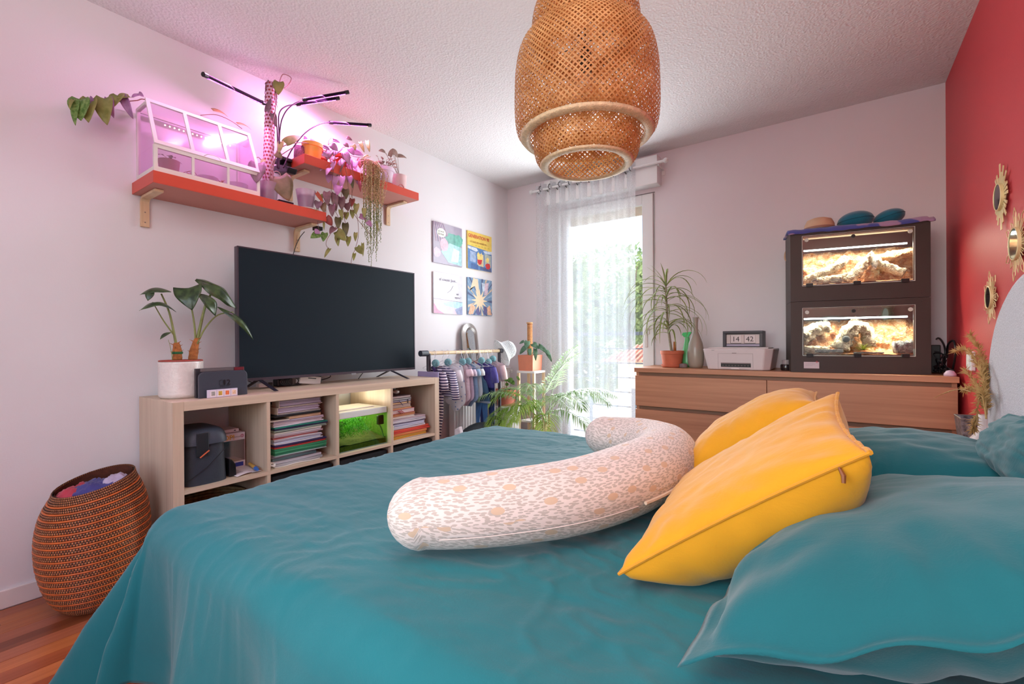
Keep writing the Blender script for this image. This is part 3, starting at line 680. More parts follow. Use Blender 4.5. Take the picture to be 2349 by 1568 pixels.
MB().box((0.1905, -2.478, bz + 0.007), (0.191, -2.47, bz + 0.011)).build('port', M_black, rt)
MB().tube(spline([(0.14, -2.561, bz + 0.01), (0.15, -2.60, bz), (0.16, -2.65, ZB + 0.10), (0.08, -2.70, ZB + 0.03)]), 0.002, 6).build('cable', M_black, rt)
bk = thing('booklet', 'open white paper booklet lying on the first cube floor', 'booklet', (0.30, -2.50, ZB))
M_pap = mat('printed_paper', (214, 204, 208), 0.7, var=0.04, scale=40)
mb = MB(); mb.grid(lambda u, v: V(0.165 + 0.215 * v - 0.02 * u, -2.556 + 0.075 * u + 0.01 * v, ZB + 0.003 + 0.005 * sin(pi * u * 0.9) * (1 - 0.3 * v)), 12, 6); mb.build('page', M_pap, bk, smooth=True, solid=0.0012)
mb = MB(); mb.grid(lambda u, v: V(0.145 + 0.225 * v, -2.4805 + 0.042 * u, ZB + 0.005 - 0.002 * u), 6, 4); mb.build('page', M_pap, bk, solid=0.0012)
for k in range(9): MB().box((0.19 + k * 0.018, -2.545, ZB + 0.0085), (0.196 + k * 0.018, -2.505, ZB + 0.0088)).build('print_line', mat('print_grey', (150, 142, 150), 0.8), bk)
pn = thing('marker_pen', 'yellow marker pen with blue cap beside the booklet', 'pen', (0.33, -2.45, ZB))
d = V(0.14, -0.028, 0).normalized(); p0 = V(0.245, -2.4335, ZB + 0.0145)
MB().tube([p0, p0 + d * 0.10], 0.007, 12).build('barrel', mat('pen_yellow', (214, 170, 80), 0.4), pn, smooth=True, auto=40)
MB().tube([p0 + d * 0.10, p0 + d * 0.118, p0 + d * 0.122, p0 + d * 0.138], [0.0085, 0.0085, 0.006, 0.0055], 12).build('cap', mat('pen_blue', (60, 110, 190), 0.4), pn, smooth=True, auto=40)

# ---- paper stack of the second cube and book stack of the fourth
def sheets(name, label, cat, x0, x1, y0, y1, z0, z1, cols, group, wob=0.004, cover=None, kind='sheets', seed=0):
    """a bundle of loose pages: several thin wavy slabs, with an optional cover"""
    t = thing(name, label, cat, ((x0 + x1) / 2, (y0 + y1) / 2, z0), group); r = random.Random(seed)
    n = max(1, len(cols)); h = (z1 - z0) / n
    for i, c in enumerate(cols):
        a = z0 + i * h; dx = r.uniform(-wob, wob); dy = r.uniform(-wob, wob) * 1.6; ph = r.uniform(0, 6)
        mb = MB(); nn = 9
        def pt(u, v, top): return V(x0 + (x1 - x0) * u + dx, y0 + (y1 - y0) * v + dy * (1 if v > 0.5 else 0.2), a + (h * 0.9 if top else 0) + wob * 0.22 * sin(v * 5 + ph) * (1 if kind == 'sheets' else 0))
        for top in (0, 1): mb.grid(lambda u, v: pt(u, v, top), 3, nn)
        m_ = 3 * nn
        ring = [j for j in range(nn)] + [nn + nn - 1] + [2 * nn + j for j in range(nn - 1, -1, -1)] + [nn]
        mb.f += [(ring[k], ring[(k + 1) % len(ring)], ring[(k + 1) % len(ring)] + m_, ring[k] + m_) for k in range(len(ring))]; mb.m += [0] * len(ring)
        mb.build('cover' if (cover and i in cover) else 'pages', paper_m(c), t)
    return t
_pm = {}
def paper_m(c):
    if c in _pm: return _pm[c]
    m, nt, b = _new('paper_%d_%d_%d' % c); cc = srgb(*c); b.inputs['Roughness'].default_value = 0.75
    w = N(nt, 'ShaderNodeTexNoise', Scale=3, Detail=5); nt.links.new(coords(nt, (1, 1, 110)), w.inputs['Vector'])
    nt.links.new(ramp(nt, w.outputs[0], [(0.35, tuple(x * 0.62 for x in cc[:3]) + (1,)), (0.6, cc)]), b.inputs['Base Color']); _pm[c] = m; return m
W_, P_, L_, G_ = (214, 208, 214), (206, 182, 190), (186, 184, 206), (198, 196, 194)
def binder(y0, y1, z0, z1, label):
    t = thing('ring_binder', label, 'binder', (0.22, (y0 + y1) / 2, z0), 'papers stacked in the second cube')
    cv = MB().box((0.06, y0, z0), (0.362, y1, z0 + 0.002)).box((0.06, y0, z1 - 0.002), (0.362, y1, z1)).box((0.06, y0, z0 + 0.0021), (0.362, y0 + 0.0025, z1 - 0.0021)); cv.build('cover', mat('binder_card', (196, 182, 170), 0.6), t)
    n = 9; hh = (z1 - z0 - 0.008) / n
    for i in range(n):
        a = z0 + 0.0035 + i * hh; MB().box((0.07, y0 + 0.003, a), (0.358 - random.uniform(0, 0.006), y1 - random.uniform(0.002, 0.012), a + hh * 0.86)).build('pages', paper_m((204, 188, 206) if i % 3 else (190, 176, 200)), t)
    MB().lathe([(0.001, 0), (0.006, 0), (0.006, 0.0006), (0.001, 0.0006)], (0, 0, 0), 14, M=Matrix.Translation((0.29, y0 - 0.0004, (z0 + z1) / 2)) @ Matrix.Rotation(radians(90), 4, 'X')).build('finger_ring', M_black, t)
    return t
g2 = 'papers stacked in the second cube'
Y0 = -2.378
S = [  # z0, z1, y1, x1, colours, name, label, category
 (ZB + 0.001, 0.414, -2.135, 0.36, [(176, 176, 180), W_], 'photo_box', 'thick white paper ream lowest in the second cube', 'paper'),
 (0.4145, 0.438, -2.16, 0.35, [(120, 150, 152), (176, 170, 184)], 'folder', 'grey teal folder bulging above the bottom ream', 'folder'),
 (0.4385, 0.443, -2.12, 0.37, [(170, 190, 186)], 'folder', 'thin pale teal folder under the green folder', 'folder'),
 (0.4435, 0.474, -2.115, 0.372, [(40, 120, 84), (66, 156, 108), (52, 140, 96)], 'folder', 'bright green elastic folder in the paper stack', 'folder'),
 (0.4745, 0.482, -2.112, 0.372, [(196, 66, 46), (150, 24, 40)], 'folder', 'red and orange folder just over the green one', 'folder'),
 (0.4825, 0.492, -2.115, 0.368, [(50, 34, 80), (56, 44, 96)], 'folder', 'dark violet folder over the red folder', 'folder'),
 (0.4925, 0.518, -2.135, 0.365, [W_, (200, 206, 224), L_, W_], 'paper_bundle', 'bluish white loose sheets over the violet folder', 'paper'),
 (0.5185, 0.527, -2.15, 0.36, [(190, 96, 92), (206, 150, 150)], 'folder', 'salmon red folder among white sheets', 'folder'),
 (0.5275, 0.551, -2.135, 0.366, [P_, W_, (220, 212, 200)], 'paper_bundle', 'cream loose sheets curling at the front corner', 'paper'),
 (0.5515, 0.561, -2.11, 0.37, [(170, 184, 168), (150, 170, 154)], 'folder', 'sage green folder with a pale edge', 'folder'),
 (0.5615, 0.569, -2.105, 0.372, [(28, 32, 66)], 'folder', 'navy blue folder under the teal one', 'folder'),
 (0.5695, 0.576, -2.108, 0.372, [(32, 128, 112)], 'folder', 'flat teal green folder under the pinkish sheets', 'folder'),
 (0.5765, 0.604, -2.125, 0.362, [W_, P_, P_, (190, 178, 196)], 'paper_bundle', 'pinkish loose sheets under the tan notebook', 'paper')]
for i, (z0, z1, y1, x1, cols, nm, lab, cat) in enumerate(S): sheets(nm, lab, cat, 0.08, x1, Y0, y1, z0, z1, cols, g2, 0.004, seed=i)
nb = thing('notebook', 'tan notebook with black elastic, between sheets and black tray', 'notebook', (0.24, -2.22, 0.6045), g2)
MB().box((0.14, -2.30, 0.6065), (0.356, -2.135, 0.6175)).build('pages', mat('tan_pages', (206, 170, 136), 0.7), nb); MB().box((0.139, -2.301, 0.6045), (0.357, -2.134, 0.6062)).box((0.139, -2.301, 0.6178), (0.357, -2.134, 0.6195)).build('cover', mat('tan_cover', (150, 108, 74), 0.6), nb)
lt = thing('laptop', 'slim black laptop with grey edge below the two binders', 'laptop', (0.22, -2.24, 0.620), g2)
MB().box((0.08, -2.378, 0.620), (0.366, -2.132, 0.6275)).build('body', M_black, lt, bevel=0.002); MB().box((0.08, -2.36, 0.628), (0.358, -2.14, 0.6335)).build('screen_half', mat('grey_metal', (140, 144, 150), 0.4, 0.6), lt, bevel=0.001)
binder(-2.36, -2.138, 0.634, 0.6655, 'white card ring binder, lower of the two binders')
binder(-2.352, -2.13, 0.6665, 0.6985, 'white card ring binder, topmost in the second cube')
sb = thing('spiral_notebook', 'spiral bound notebook lying on the sheets at the left of the stack', 'notebook', (0.3, -2.37, 0.60), g2)
mb = MB()
for k in range(14): mb.tube([V(0.14 + k * 0.016, -2.381 + 0.006 * cos(a), 0.590 + 0.009 * sin(a)) for a in (0, 1.05, 2.1, 3.14, 4.2, 5.25)], 0.0011, 4, closed=True)
mb.build('spiral', M_black, sb)
MB().box((0.13, -2.40, 0.604), (0.37, -2.306, 0.608)).build('cover', mat('binder_card', (196, 182, 170), 0.6), sb)
rp_ = thing('rope', 'coiled white cotton cord at the left of the paper stack', 'cord', (0.36, -2.392, ZB), None)
mb = MB(); mb.tube([V(0.375 + 0.011 * cos(a), -2.394 + 0.011 * sin(a) + 0.003 * sin(3 * a), ZB + 0.012 + 0.010 * abs(sin(a * 0.5)) + 0.006 * a / 12) for a in [k * 0.35 for k in range(40)]], 0.0028, 6)
mb.tube(spline([(0.375, -2.383, ZB + 0.004), (0.386, -2.34, ZB + 0.004), (0.38, -2.28, ZB + 0.006), (0.388, -2.2, ZB + 0.004), (0.383, -2.16, ZB + 0.004)]), 0.0018, 6); mb.build('cord', mat('white_cotton', (226, 220, 214), 0.9), rp_, smooth=True)

g4 = 'books and papers in the fourth cube'
Y4 = -1.690
S = [(ZB + 0.001, 0.391, -1.40, 0.37, [(206, 196, 194)], 'paper_sheet', 'white sheets under the amber folder', 'paper'),
 (0.3915, 0.412, -1.415, 0.372, [(214, 150, 40), (226, 170, 60)], 'folder', 'amber yellow elastic folder lowest in the fourth cube', 'folder'),
 (0.4125, 0.427, -1.41, 0.373, [(222, 120, 56), (234, 150, 90)], 'folder', 'light orange folder over the amber one', 'folder'),
 (0.4275, 0.450, -1.395, 0.376, [(206, 56, 38), (226, 84, 56)], 'folder', 'red orange elastic folder bulging with paper', 'folder'),
 (0.4505, 0.480, -1.43, 0.372, [W_, (206, 204, 222), L_], 'paper_bundle', 'white loose sheets on the red orange folder', 'paper'),
 (0.4805, 0.487, -1.425, 0.37, [(110, 96, 120)], 'folder', 'grey violet folder between two sheet bundles', 'folder'),
 (0.4875, 0.512, -1.41, 0.365, [W_, (210, 206, 220), P_], 'paper_bundle', 'curling white sheets under the small books', 'paper')]
for i, (z0, z1, y1, x1, cols, nm, lab, cat) in enumerate(S): sheets(nm, lab, cat, 0.10, x1, Y4, y1, z0, z1, cols, g4, 0.004, seed=20 + i)
def book(y1, z0, z1, cover, page, label, x1=0.36, band=None, name='book'):
    t = thing(name, label, 'book', (0.26, (Y4 + y1) / 2, z0), g4); y0 = Y4 + random.uniform(0, 0.004); c = 0.0018
    MB().box((0.20, y0 + 0.002, z0 + c + 0.0001), (x1 - 0.002, y1 - 0.003, z1 - c - 0.0001)).build('pages', paper_m(page), t)
    MB().box((0.20, y0, z0), (x1, y1, z0 + c)).box((0.20, y0, z1 - c), (x1, y1, z1)).box((0.20, y0, z0 + c + 0.00005), (x1 - 0.001, y0 + 0.0018, z1 - c - 0.00005)).build('cover', mat('cover_%d_%d_%d' % cover, cover, 0.5), t, bevel=0.0006)
    if band: MB().box((0.30, y1 - 0.03, z0 - 0.0002), (x1 + 0.0008, y1 - 0.024, z1 + 0.0004)).build('elastic_band', M_black, t)
    return t
book(-1.50, 0.513, 0.524, (230, 214, 206), (216, 198, 188), 'pale thin book resting on the curling sheets')
book(-1.495, 0.5245, 0.541, (150, 74, 40), (190, 126, 80), 'brown orange hardback over the pale thin book')
t = book(-1.50, 0.5415, 0.567, (176, 60, 60), (214, 190, 190), 'thick pale book with three red ribbons')
for k in range(3): MB().tube([(0.362, -1.635 + k * 0.012, 0.560), (0.3645, -1.62 + k * 0.012, 0.549), (0.364, -1.608 + k * 0.012, 0.541)], [0.0022, 0.002, 0.0012], 5).build('ribbon', mat('ribbon_red', (160, 26, 40), 0.6), t)
book(-1.525, 0.5675, 0.577, (190, 110, 60), (216, 170, 120), 'thin orange book above the ribboned book')
book(-1.53, 0.5775, 0.598, (150, 132, 124), (178, 152, 140), 'thick grey brown paperback in the middle of the book stack')
book(-1.528, 0.5985, 0.611, (96, 30, 40), (222, 186, 140), 'dark red notebook with cream pages and black elastic', band=1)
t = book(-1.528, 0.6115, 0.622, (26, 30, 56), (190, 180, 196), 'navy blue notebook with a hanging ribbon', band=1)
MB().tube([(0.361, -1.625, 0.619), (0.3645, -1.612, 0.605), (0.364, -1.597, 0.588)], [0.0018, 0.0018, 0.0012], 5).build('ribbon', mat('ribbon_navy', (40, 40, 90), 0.6), t)
book(-1.525, 0.6225, 0.6345, (62, 54, 60), (176, 172, 170), 'charcoal notebook with grey pages')
book(-1.53, 0.635, 0.647, (120, 104, 108), (200, 184, 180), 'topmost flat notebook of the book stack')
t = thing('round_tin', 'small oval tin box lying on top of the book stack', 'tin', (0.3, -1.62, 0.6475), g4)
M_ = Matrix.Translation((0.31, -1.615, 0.6475)); MB().ball((0.31, -1.615, 0.667), 0.02, 20, (1.1, 1.9, 0.9)).build('body', mat('tin_dark', (92, 74, 74), 0.35, 0.4), t, smooth=True)
MB().ball((0.318, -1.615, 0.669), 0.017, 20, (1.0, 1.7, 0.85)).build('lid', mat('tin_pale', (180, 170, 166), 0.35, 0.4), t, smooth=True)
t = thing('envelope', 'pale green paper leaning at the left of the folders in the fourth cube', 'paper', (0.385, -1.695, ZB), None)
MB().slab([(0, 0), (0.012, 0), (0.018, 0.09), (0.004, 0.095)], (0.002, 0, 0), (0.381, -1.7015, ZB + 0.001), (0, 1, 0), (0, 0, 1)).slab([(0, 0), (0.010, 0), (0.013, 0.08), (0.002, 0.085)], (0.002, 0, 0), (0.385, -1.7015, ZB + 0.001), (0, 1, 0), (0, 0, 1)).build('sheet', mat('pale_green_paper', (206, 216, 190), 0.7), t)

# ---- aquarium
aq = thing('aquarium', 'small glass aquarium full of green water plants in the third cube', 'aquarium', (0.24, -1.89, ZB))
ax0, ax1, ay0, ay1, az0, az1 = 0.11, 0.375, -2.045, -1.728, ZB + 0.004, 0.600
M_ag = glass('aquarium_glass', (222, 238, 206), 0.93)
MB().box((ax1 - 0.003, ay0, az0), (ax1, ay1, az1 - 0.002)).box((ax0, ay0, az0), (ax0 + 0.003, ay1, az1 - 0.002)).box((ax0 + 0.003, ay0, az0), (ax1 - 0.003, ay0 + 0.003, az1 - 0.002)).box((ax0 + 0.003, ay1 - 0.003, az0), (ax1 - 0.003, ay1, az1 - 0.002)).build('glass_tank', M_ag, aq)
MB().box((ax0, ay0, ZB + 0.0005), (ax1, ay1, az0)).build('base_plate', mat('tank_base', (120, 140, 136), 0.3), aq)
MB().box((ax0 + 0.002, ay0 + 0.002, 0.566), (ax1 + 0.002, ay1 - 0.002, 0.601)).build('light_hood', mat('hood_white', (214, 220, 216), 0.35, var=0.03), aq, bevel=0.003)
MB().box((ax0 + 0.05, ay0 + 0.03, 0.6015), (ax1 - 0.05, ay1 - 0.05, 0.6075)).build('hood_lid', M_white, aq, bevel=0.002)
MB().box((ax0 + 0.03, ay0 + 0.03, 0.563), (ax1 - 0.03, ay1 - 0.03, 0.5655)).build('light_strip', glow('aquarium_light', (235, 255, 225), 5.0), aq)
light('aquarium_lamp', 'AREA', (0.24, -1.89, 0.562), 0.75, (0.85, 1.0, 0.75), (0, 0, 0), 0.2, 0.25)
light('aquarium_top_glow', 'AREA', (0.24, -1.89, 0.612), 0.9, (0.92, 1.0, 0.9), (radians(180), 0, 0), 0.2, 0.25)
mb = MB(); mb.grid(lambda u, v: V(ax0 + 0.004 + (ax1 - ax0 - 0.008) * u, ay0 + 0.004 + (ay1 - ay0 - 0.008) * v, az0 + 0.03 + 0.035 * (1 - u) + 0.008 * noise.noise((u * 6, v * 6, 0))), 16, 20); mb.build('substrate', mat('aquarium_soil', (92, 78, 44), 0.95, var=0.4, scale=70, bumps=0.5), aq, smooth=True)
MB().box((ax0 + 0.004, ay0 + 0.004, az0 + 0.001), (ax1 - 0.004, ay1 - 0.004, az0 + 0.025)).build('gravel', mat('aquarium_gravel', (96, 92, 30), 0.95, var=0.5, scale=120), aq)
mb = MB(); r = random.Random(4)
for i in range(4200):
    y = ay0 + 0.012 + abs(r.gauss(0, 0.13)); x = r.uniform(ax0 + 0.01, ax1 - 0.012)
    if y > ay1 - 0.03: y = r.uniform(ay0 + 0.012, ay1 - 0.09)
    top = 0.558 - 0.3 * max(0, (y - ay0) - 0.17); z = r.uniform(az0 + 0.06, max(az0 + 0.08, top))
    d = V(r.gauss(0, 0.6), r.gauss(0.3, 0.6), r.uniform(0.2, 1.2)).normalized(); L = r.uniform(0.008, 0.022); w_ = d.orthogonal().normalized() * r.uniform(0.0007, 0.0018); p = V(x, y, z); e = p + d * L; e.x = min(max(e.x, ax0 + 0.005), ax1 - 0.005); e.y = min(max(e.y, ay0 + 0.005), ay1 - 0.005); e.z = min(e.z, 0.561)
    mb.add([p - w_, p + w_, e], [(0, 1, 2)])
q = mb.build('water_plants', leafmat('water_plant', (24, 92, 14), (96, 156, 30), 0.4, 40, 0.4), aq); q['kind'] = 'stuff'
mb = MB()
for i in range(60):
    p = V(ax1 - 0.02 - r.uniform(0, 0.02), ay0 + 0.02 + r.uniform(0, 0.03), r.uniform(az0 + 0.06, 0.55)); mb.ball(p, 0.0035, 6, (0.5, 1, 0.8))
q = mb.build('round_leaf_stems', leafmat('pale_stem_leaf', (150, 170, 110), (196, 206, 150), 0.4, 40, 0.3), aq); q['kind'] = 'stuff'
MB().box((ax0 + 0.004, ay0 + 0.004, az0 + 0.026), (ax0 + 0.006, ay1 - 0.004, 0.560)).build('moss_background', mat('moss_green', (84, 120, 24), 0.9, var=0.5, scale=12), aq)
MB().box((ax1 - 0.022, ay1 - 0.058, 0.50), (ax1 - 0.0035, ay1 - 0.018, 0.553)).build('filter', M_black, aq, bevel=0.004)
MB().tube(spline([(ax1 - 0.012, ay1 - 0.045, 0.50), (ax1 - 0.012, ay1 - 0.03, 0.47), (ax1 - 0.014, ay1 - 0.018, 0.44), (ax1 - 0.015, ay1 - 0.012, az0 + 0.03)]), 0.004, 6).build('bubble_hose', mat('pale_hose', (120, 160, 120), 0.4), aq, smooth=True)
t = thing('power_adapter', 'small black transformer with thin cable above the aquarium hood', 'adapter', (0.06, -1.99, 0.63))
MB().box((0.018, -1.99, 0.625), (0.05, -1.90, 0.645)).build('case', M_black, t, bevel=0.003)
MB().tube(spline([(0.035, -1.91, 0.645), (0.035, -1.905, 0.67), (0.03, -1.91, 0.70)]), 0.0018, 5).tube(spline([(0.05, -1.93, 0.63), (0.07, -1.90, 0.617), (0.06, -1.86, 0.63), (0.03, -1.82, 0.65)]), 0.0018, 5).build('cable', M_black, t)

# ================================================================ ON THE SHELF UNIT
ZT = KZ + 0.0006
tv = thing('television', 'large flat black television standing on two splayed feet', 'television', (0.2, -1.91, ZT))
TX, TY0, TY1, TZ0, TZ1 = 0.20, -2.463, -1.350, 0.790, 1.436
MB().box((TX - 0.03, TY0, TZ0), (TX - 0.0005, TY1, TZ1)).box((TX - 0.065, TY0 + 0.2, TZ0 + 0.03), (TX - 0.0301, TY1 - 0.2, TZ1 - 0.22)).build('back_shell', mat('tv_frame', (72, 66, 76), 0.35, 0.3), tv, bevel=0.003)
MB().box((TX, TY0 + 0.006, TZ0 + 0.014), (TX + 0.0015, TY1 - 0.006, TZ1 - 0.006)).build('screen', mat('tv_screen', (24, 36, 44), 0.6, var=0, spec=0.12), tv)
fr = MB(); e = TX + 0.003
fr.box((TX, TY0, TZ0), (e, TY0 + 0.0058, TZ1)).box((TX, TY1 - 0.0058, TZ0), (e, TY1, TZ1)).box((TX, TY0 + 0.0059, TZ1 - 0.0058), (e, TY1 - 0.0059, TZ1)).box((TX, TY0 + 0.0059, TZ0), (e, TY1 - 0.0059, TZ0 + 0.0138))
fr.build('bezel', mat('tv_frame', (72, 66, 76), 0.35, 0.3), tv)
MB().box((TX + 0.0031, -1.845, TZ0 - 0.006), (TX + 0.006, -1.815, TZ0 + 0.004)).build('sensor_badge', mat('grey_metal', (140, 144, 150), 0.4, 0.6), tv)
for y in (-2.36, -1.545):
    for xe in (0.355, 0.055):
        a = V(TX - 0.015, y, TZ0 + 0.005); b = V(xe, y, ZT + 0.004); s_ = V(0, 0.010, 0); w_ = V(0.010 if xe > .2 else -0.010, 0, 0)
        MB().add([a - s_ - w_, a + s_ - w_, a + s_ + w_, a - s_ + w_, b - s_ - w_ * 0.6, b + s_ - w_ * 0.6, b + s_ + w_ * 0.6, b - s_ + w_ * 0.6], [(0, 1, 2, 3), (4, 7, 6, 5), (0, 4, 5, 1), (1, 5, 6, 2), (2, 6, 7, 3), (3, 7, 4, 0)]).build('leg', mat('tv_leg', (44, 42, 56), 0.3, 0.4), tv, bevel=0.002)
t = thing('power_strip', 'white power strip tilted under the television', 'power strip', (0.06, -2.08, ZT))
_pr = Matrix.Translation((0.12, -2.06, 0.7665)) @ Matrix.Rotation(radians(-8), 4, 'X') @ Matrix.Rotation(radians(10), 4, 'Z')
MB().box((-0.018, -0.07, -0.022), (0.018, 0.07, 0.022), _pr).build('body', M_white, t, bevel=0.004)
for k in (-0.045, 0.045): MB().lathe([(0.001, 0.0005), (0.014, 0.0005), (0.016, 0.001), (0.001, 0.001)], (0, 0, 0), 18, M=_pr @ Matrix.Translation((0.018, k, 0)) @ Matrix.Rotation(radians(90), 4, 'Y')).build('socket', M_trim, t)
MB().box((0.0181, -0.02, 0.008), (0.0188, 0.035, 0.013), _pr).build('print_line', M_black, t)
t = thing('charger', 'white plug charger on a black cable beside the television foot', 'charger', (0.08, -2.33, ZT)); MB().box((0.10, -2.335, ZT + 0.004), (0.13, -2.285, ZT + 0.026), None).build('plug', M_white, t, bevel=0.004)
MB().tube(spline([(0.075, -2.336, ZT + 0.028), (0.085, -2.38, ZT + 0.05), (0.08, -2.30, ZT + 0.058), (0.07, -2.22, ZT + 0.045)]), 0.0022, 6).build('cable', M_black, t); MB().box((0.10, -2.2845, ZT + 0.001), (0.125, -2.26, ZT + 0.026)).build('plug_tail', M_black, t, bevel=0.003)
t = thing('power_brick', 'black power brick wrapped in its coiled cable', 'adapter', (0.12, -2.20, ZT)); MB().box((0.08, -2.24, ZT + 0.002), (0.13, -2.155, ZT + 0.045)).build('case', M_black, t, bevel=0.008)
mb = MB()
for k in range(5): mb.tube([V(0.14 + 0.01 * k % 3 * 0.004, -2.18 + 0.05 * cos(a) + 0.01 * k, ZT + 0.026 + 0.022 * sin(a)) for a in [q * 2 * pi / 20 for q in range(20)]], 0.0022, 5, closed=True)
mb.build('coiled_cable', M_black, t, smooth=True)
t = thing('cable_adapter', 'small black adapter standing at the right of the power strip', 'adapter', (0.08, -1.975, ZT)); MB().box((0.06, -1.992, ZT + 0.001), (0.09, -1.962, ZT + 0.055)).build('case', M_black, t, bevel=0.005)
MB().tube(spline([(0.075, -1.965, ZT + 0.055), (0.08, -1.93, ZT + 0.06), (0.08, -1.90, ZT + 0.03), (0.07, -1.96, ZT + 0.012)]), 0.0026, 6).build('cable', M_black, t, smooth=True)
t = tag(MB().tube(spline([(0.10, -1.665, ZT + 0.06), (0.10, -1.70, ZT + 0.03), (0.09, -1.715, ZT + 0.003)]), 0.0022, 6).build('cable', M_black, smooth=True), 'thin black cable drooping behind the television near its right foot', 'cable')
# game console dock
dk = thing('console_dock', 'dark grey game console dock with a 2 logo in front of the white plant pot', 'dock', (0.32, -2.58, ZT))
M_dock = mat('dock_plastic', (56, 62, 74), 0.45, var=0.04)
rr = [(0, 0), (0.193, 0), (0.193, 0.088)] + [(0.193 - 0.022 + 0.022 * cos(a), 0.088 + 0.022 * sin(a)) for a in (0.4, 0.8, 1.2, 1.57)] + [(0.022 + 0.022 * cos(a), 0.088 + 0.022 * sin(a)) for a in (1.57, 1.95, 2.35, 2.75, 3.14)]
MB().slab(rr, (0.014, 0, 0), (0.325, -2.676, ZT), (0, 1, 0), (0, 0, 1)).build('front_shell', M_dock, dk, bevel=0.002)
MB().slab([(0, 0), (0.195, 0), (0.195, 0.124), (0, 0.124)], (0.016, 0, 0), (0.292, -2.677, ZT), (0, 1, 0), (0, 0, 1)).build('back_shell', mat('dock_back', (44, 44, 50), 0.4), dk, bevel=0.002)
MB().box((0.3085, -2.525, ZT + 0.11), (0.3095, -2.484, ZT + 0.1235)).build('red_edge', mat('dock_red', (110, 22, 36), 0.4), dk)
MB().box((0.3085, -2.66, ZT + 0.11), (0.3095, -2.528, ZT + 0.1235)).build('console_edge', mat('console_grey', (120, 118, 122), 0.3, 0.5), dk)
M_logo = mat('logo_dark', (24, 24, 30), 0.3, var=0); fx = 0.3392
def rrect(w, h, r_): return [(cx + r_ * cos(a + q * pi / 2), cy + r_ * sin(a + q * pi / 2)) for q, (cx, cy) in enumerate(((w - r_, h - r_), (r_, h - r_), (r_, r_), (w - r_, r_))) for a in (0, 0.5, 1.05, 1.57)]
MB().tube([V(fx + 0.0004, -2.597 + a, ZT + 0.050 + b) for a, b in rrect(0.013, 0.022, 0.005)], 0.0007, 4, closed=True).build('logo_outline', M_logo, dk)
MB().ball((fx + 0.0004, -2.5925, ZT + 0.066), 0.0016, 8).build('logo_dot', M_logo, dk)
MB().slab(rrect(0.0085, 0.023, 0.004), (0.0006, 0, 0), (fx, -2.5825, ZT + 0.0495), (0, 1, 0), (0, 0, 1)).build('logo_block', M_logo, dk)
words('2', 'lettering', M_logo, dk, (fx + 0.0004, -2.570, ZT + 0.050), 0.032, (0, 1, 0), (0, 0, 1), 0.0003, True)
words('SWITCH', 'lettering', M_logo, dk, (fx + 0.0004, -2.596, ZT + 0.0425), 0.0065, (0, 1, 0), (0, 0, 1), 0.0002, False, 1.5)
cc = thing('card_strip', 'clear case holding four small picture cards leaning on the dock', 'card case', (0.36, -2.58, ZT))
MB().box((0.349, -2.652, ZT), (0.356, -2.532, ZT + 0.034)).build('case', mat('milky_plastic', (206, 200, 220), 0.2, var=0.02), cc, bevel=0.0015)
for k, c in enumerate(((150, 150, 146), (196, 160, 60), (214, 110, 60), (222, 190, 160))):
    y = -2.641 + k * 0.0275; MB().box((0.3562, y, ZT + 0.004), (0.3568, y + 0.023, ZT + 0.030)).build('card', mat('card_face', (226, 216, 220), 0.5), cc)
    MB().box((0.3569, y + 0.0045, ZT + 0.0085), (0.3573, y + 0.0185, ZT + 0.026)).build('card_picture', mat('card_pic_%d' % k, c, 0.5, var=0.35, scale=220), cc)

# ---- leaves
def leafmesh(mb, base, tip, W, nh=(0.8, -0.8, 0.3), kind='heart', bend=0.12, fold=0.12, nv=9, nu=5, wave=0.0, seed=0):
    base, tip = V(base), V(tip); d = tip - base; L = d.length
    if L < 1e-5: return
    d.normalize(); n = V(nh); n = (n - d * n.dot(d)); n = n.normalized() if n.length > 1e-4 else d.orthogonal().normalized(); s = d.cross(n)
    def prof(t):
        if kind == 'heart': return (sin(pi * min(1, (t + 0.10) / 1.12) ** 0.62)) ** 0.8 if t < 0.97 else 0.02
        if kind == 'arrow': return 1.05 * (1 - t) ** 0.75 * (0.75 + 0.25 * sin(pi * t)) + 0.01
        if kind == 'lance': return sin(pi * min(1, t + 0.03)) ** 0.8 + 0.01
        if kind == 'strap': return (min(1, t * 6 + 0.3)) * (1 - t ** 3) + 0.01
        return sin(pi * t) ** 0.6 + 0.01
    vs = []
    for i in range(nv):
        t = i / (nv - 1); w = prof(t) * W / 2
        c = base + d * (t * L) + n * (bend * L * sin(pi * t))
        for j in range(nu):
            q = j / (nu - 1) * 2 - 1; back = -0.10 * L * (abs(q) ** 1.5) * (1 - t) ** 2 if kind in ('heart', 'arrow') else 0
            vs.append(c + s * (q * w) + d * back + n * (fold * w * abs(q) + wave * L * sin(t * 14 + seed + j) * abs(q)))
    mb.add(vs, [(i * nu + j, i * nu + j + 1, (i + 1) * nu + j + 1, (i + 1) * nu + j) for i in range(nv - 1) for j in range(nu - 1)])
def leaf(parent, m, base, tip, W, **k):
    mb = MB(); leafmesh(mb, base, tip, W, **k); return mb.build('leaf', m, parent, smooth=True, solid=0.0006)
def pot(name, parent, c, r0, r1, h, m, lip=0.0, thick=0.004, n=36):
    x, y, z = c; pr = [(0.001, 0), (r0, 0)]
    pr += [(r1 - lip * 0.5, h * 0.78), (r1 + lip, h * 0.8), (r1 + lip, h)] if lip else [(r1, h)]
    pr += [(r1 - thick, h), (r0 * 0.93 if r0 < r1 else r1 - thick, h * 0.35)]
    return MB().lathe(pr, (x, y, z), n).build(name, m, parent, smooth=True, auto=35)
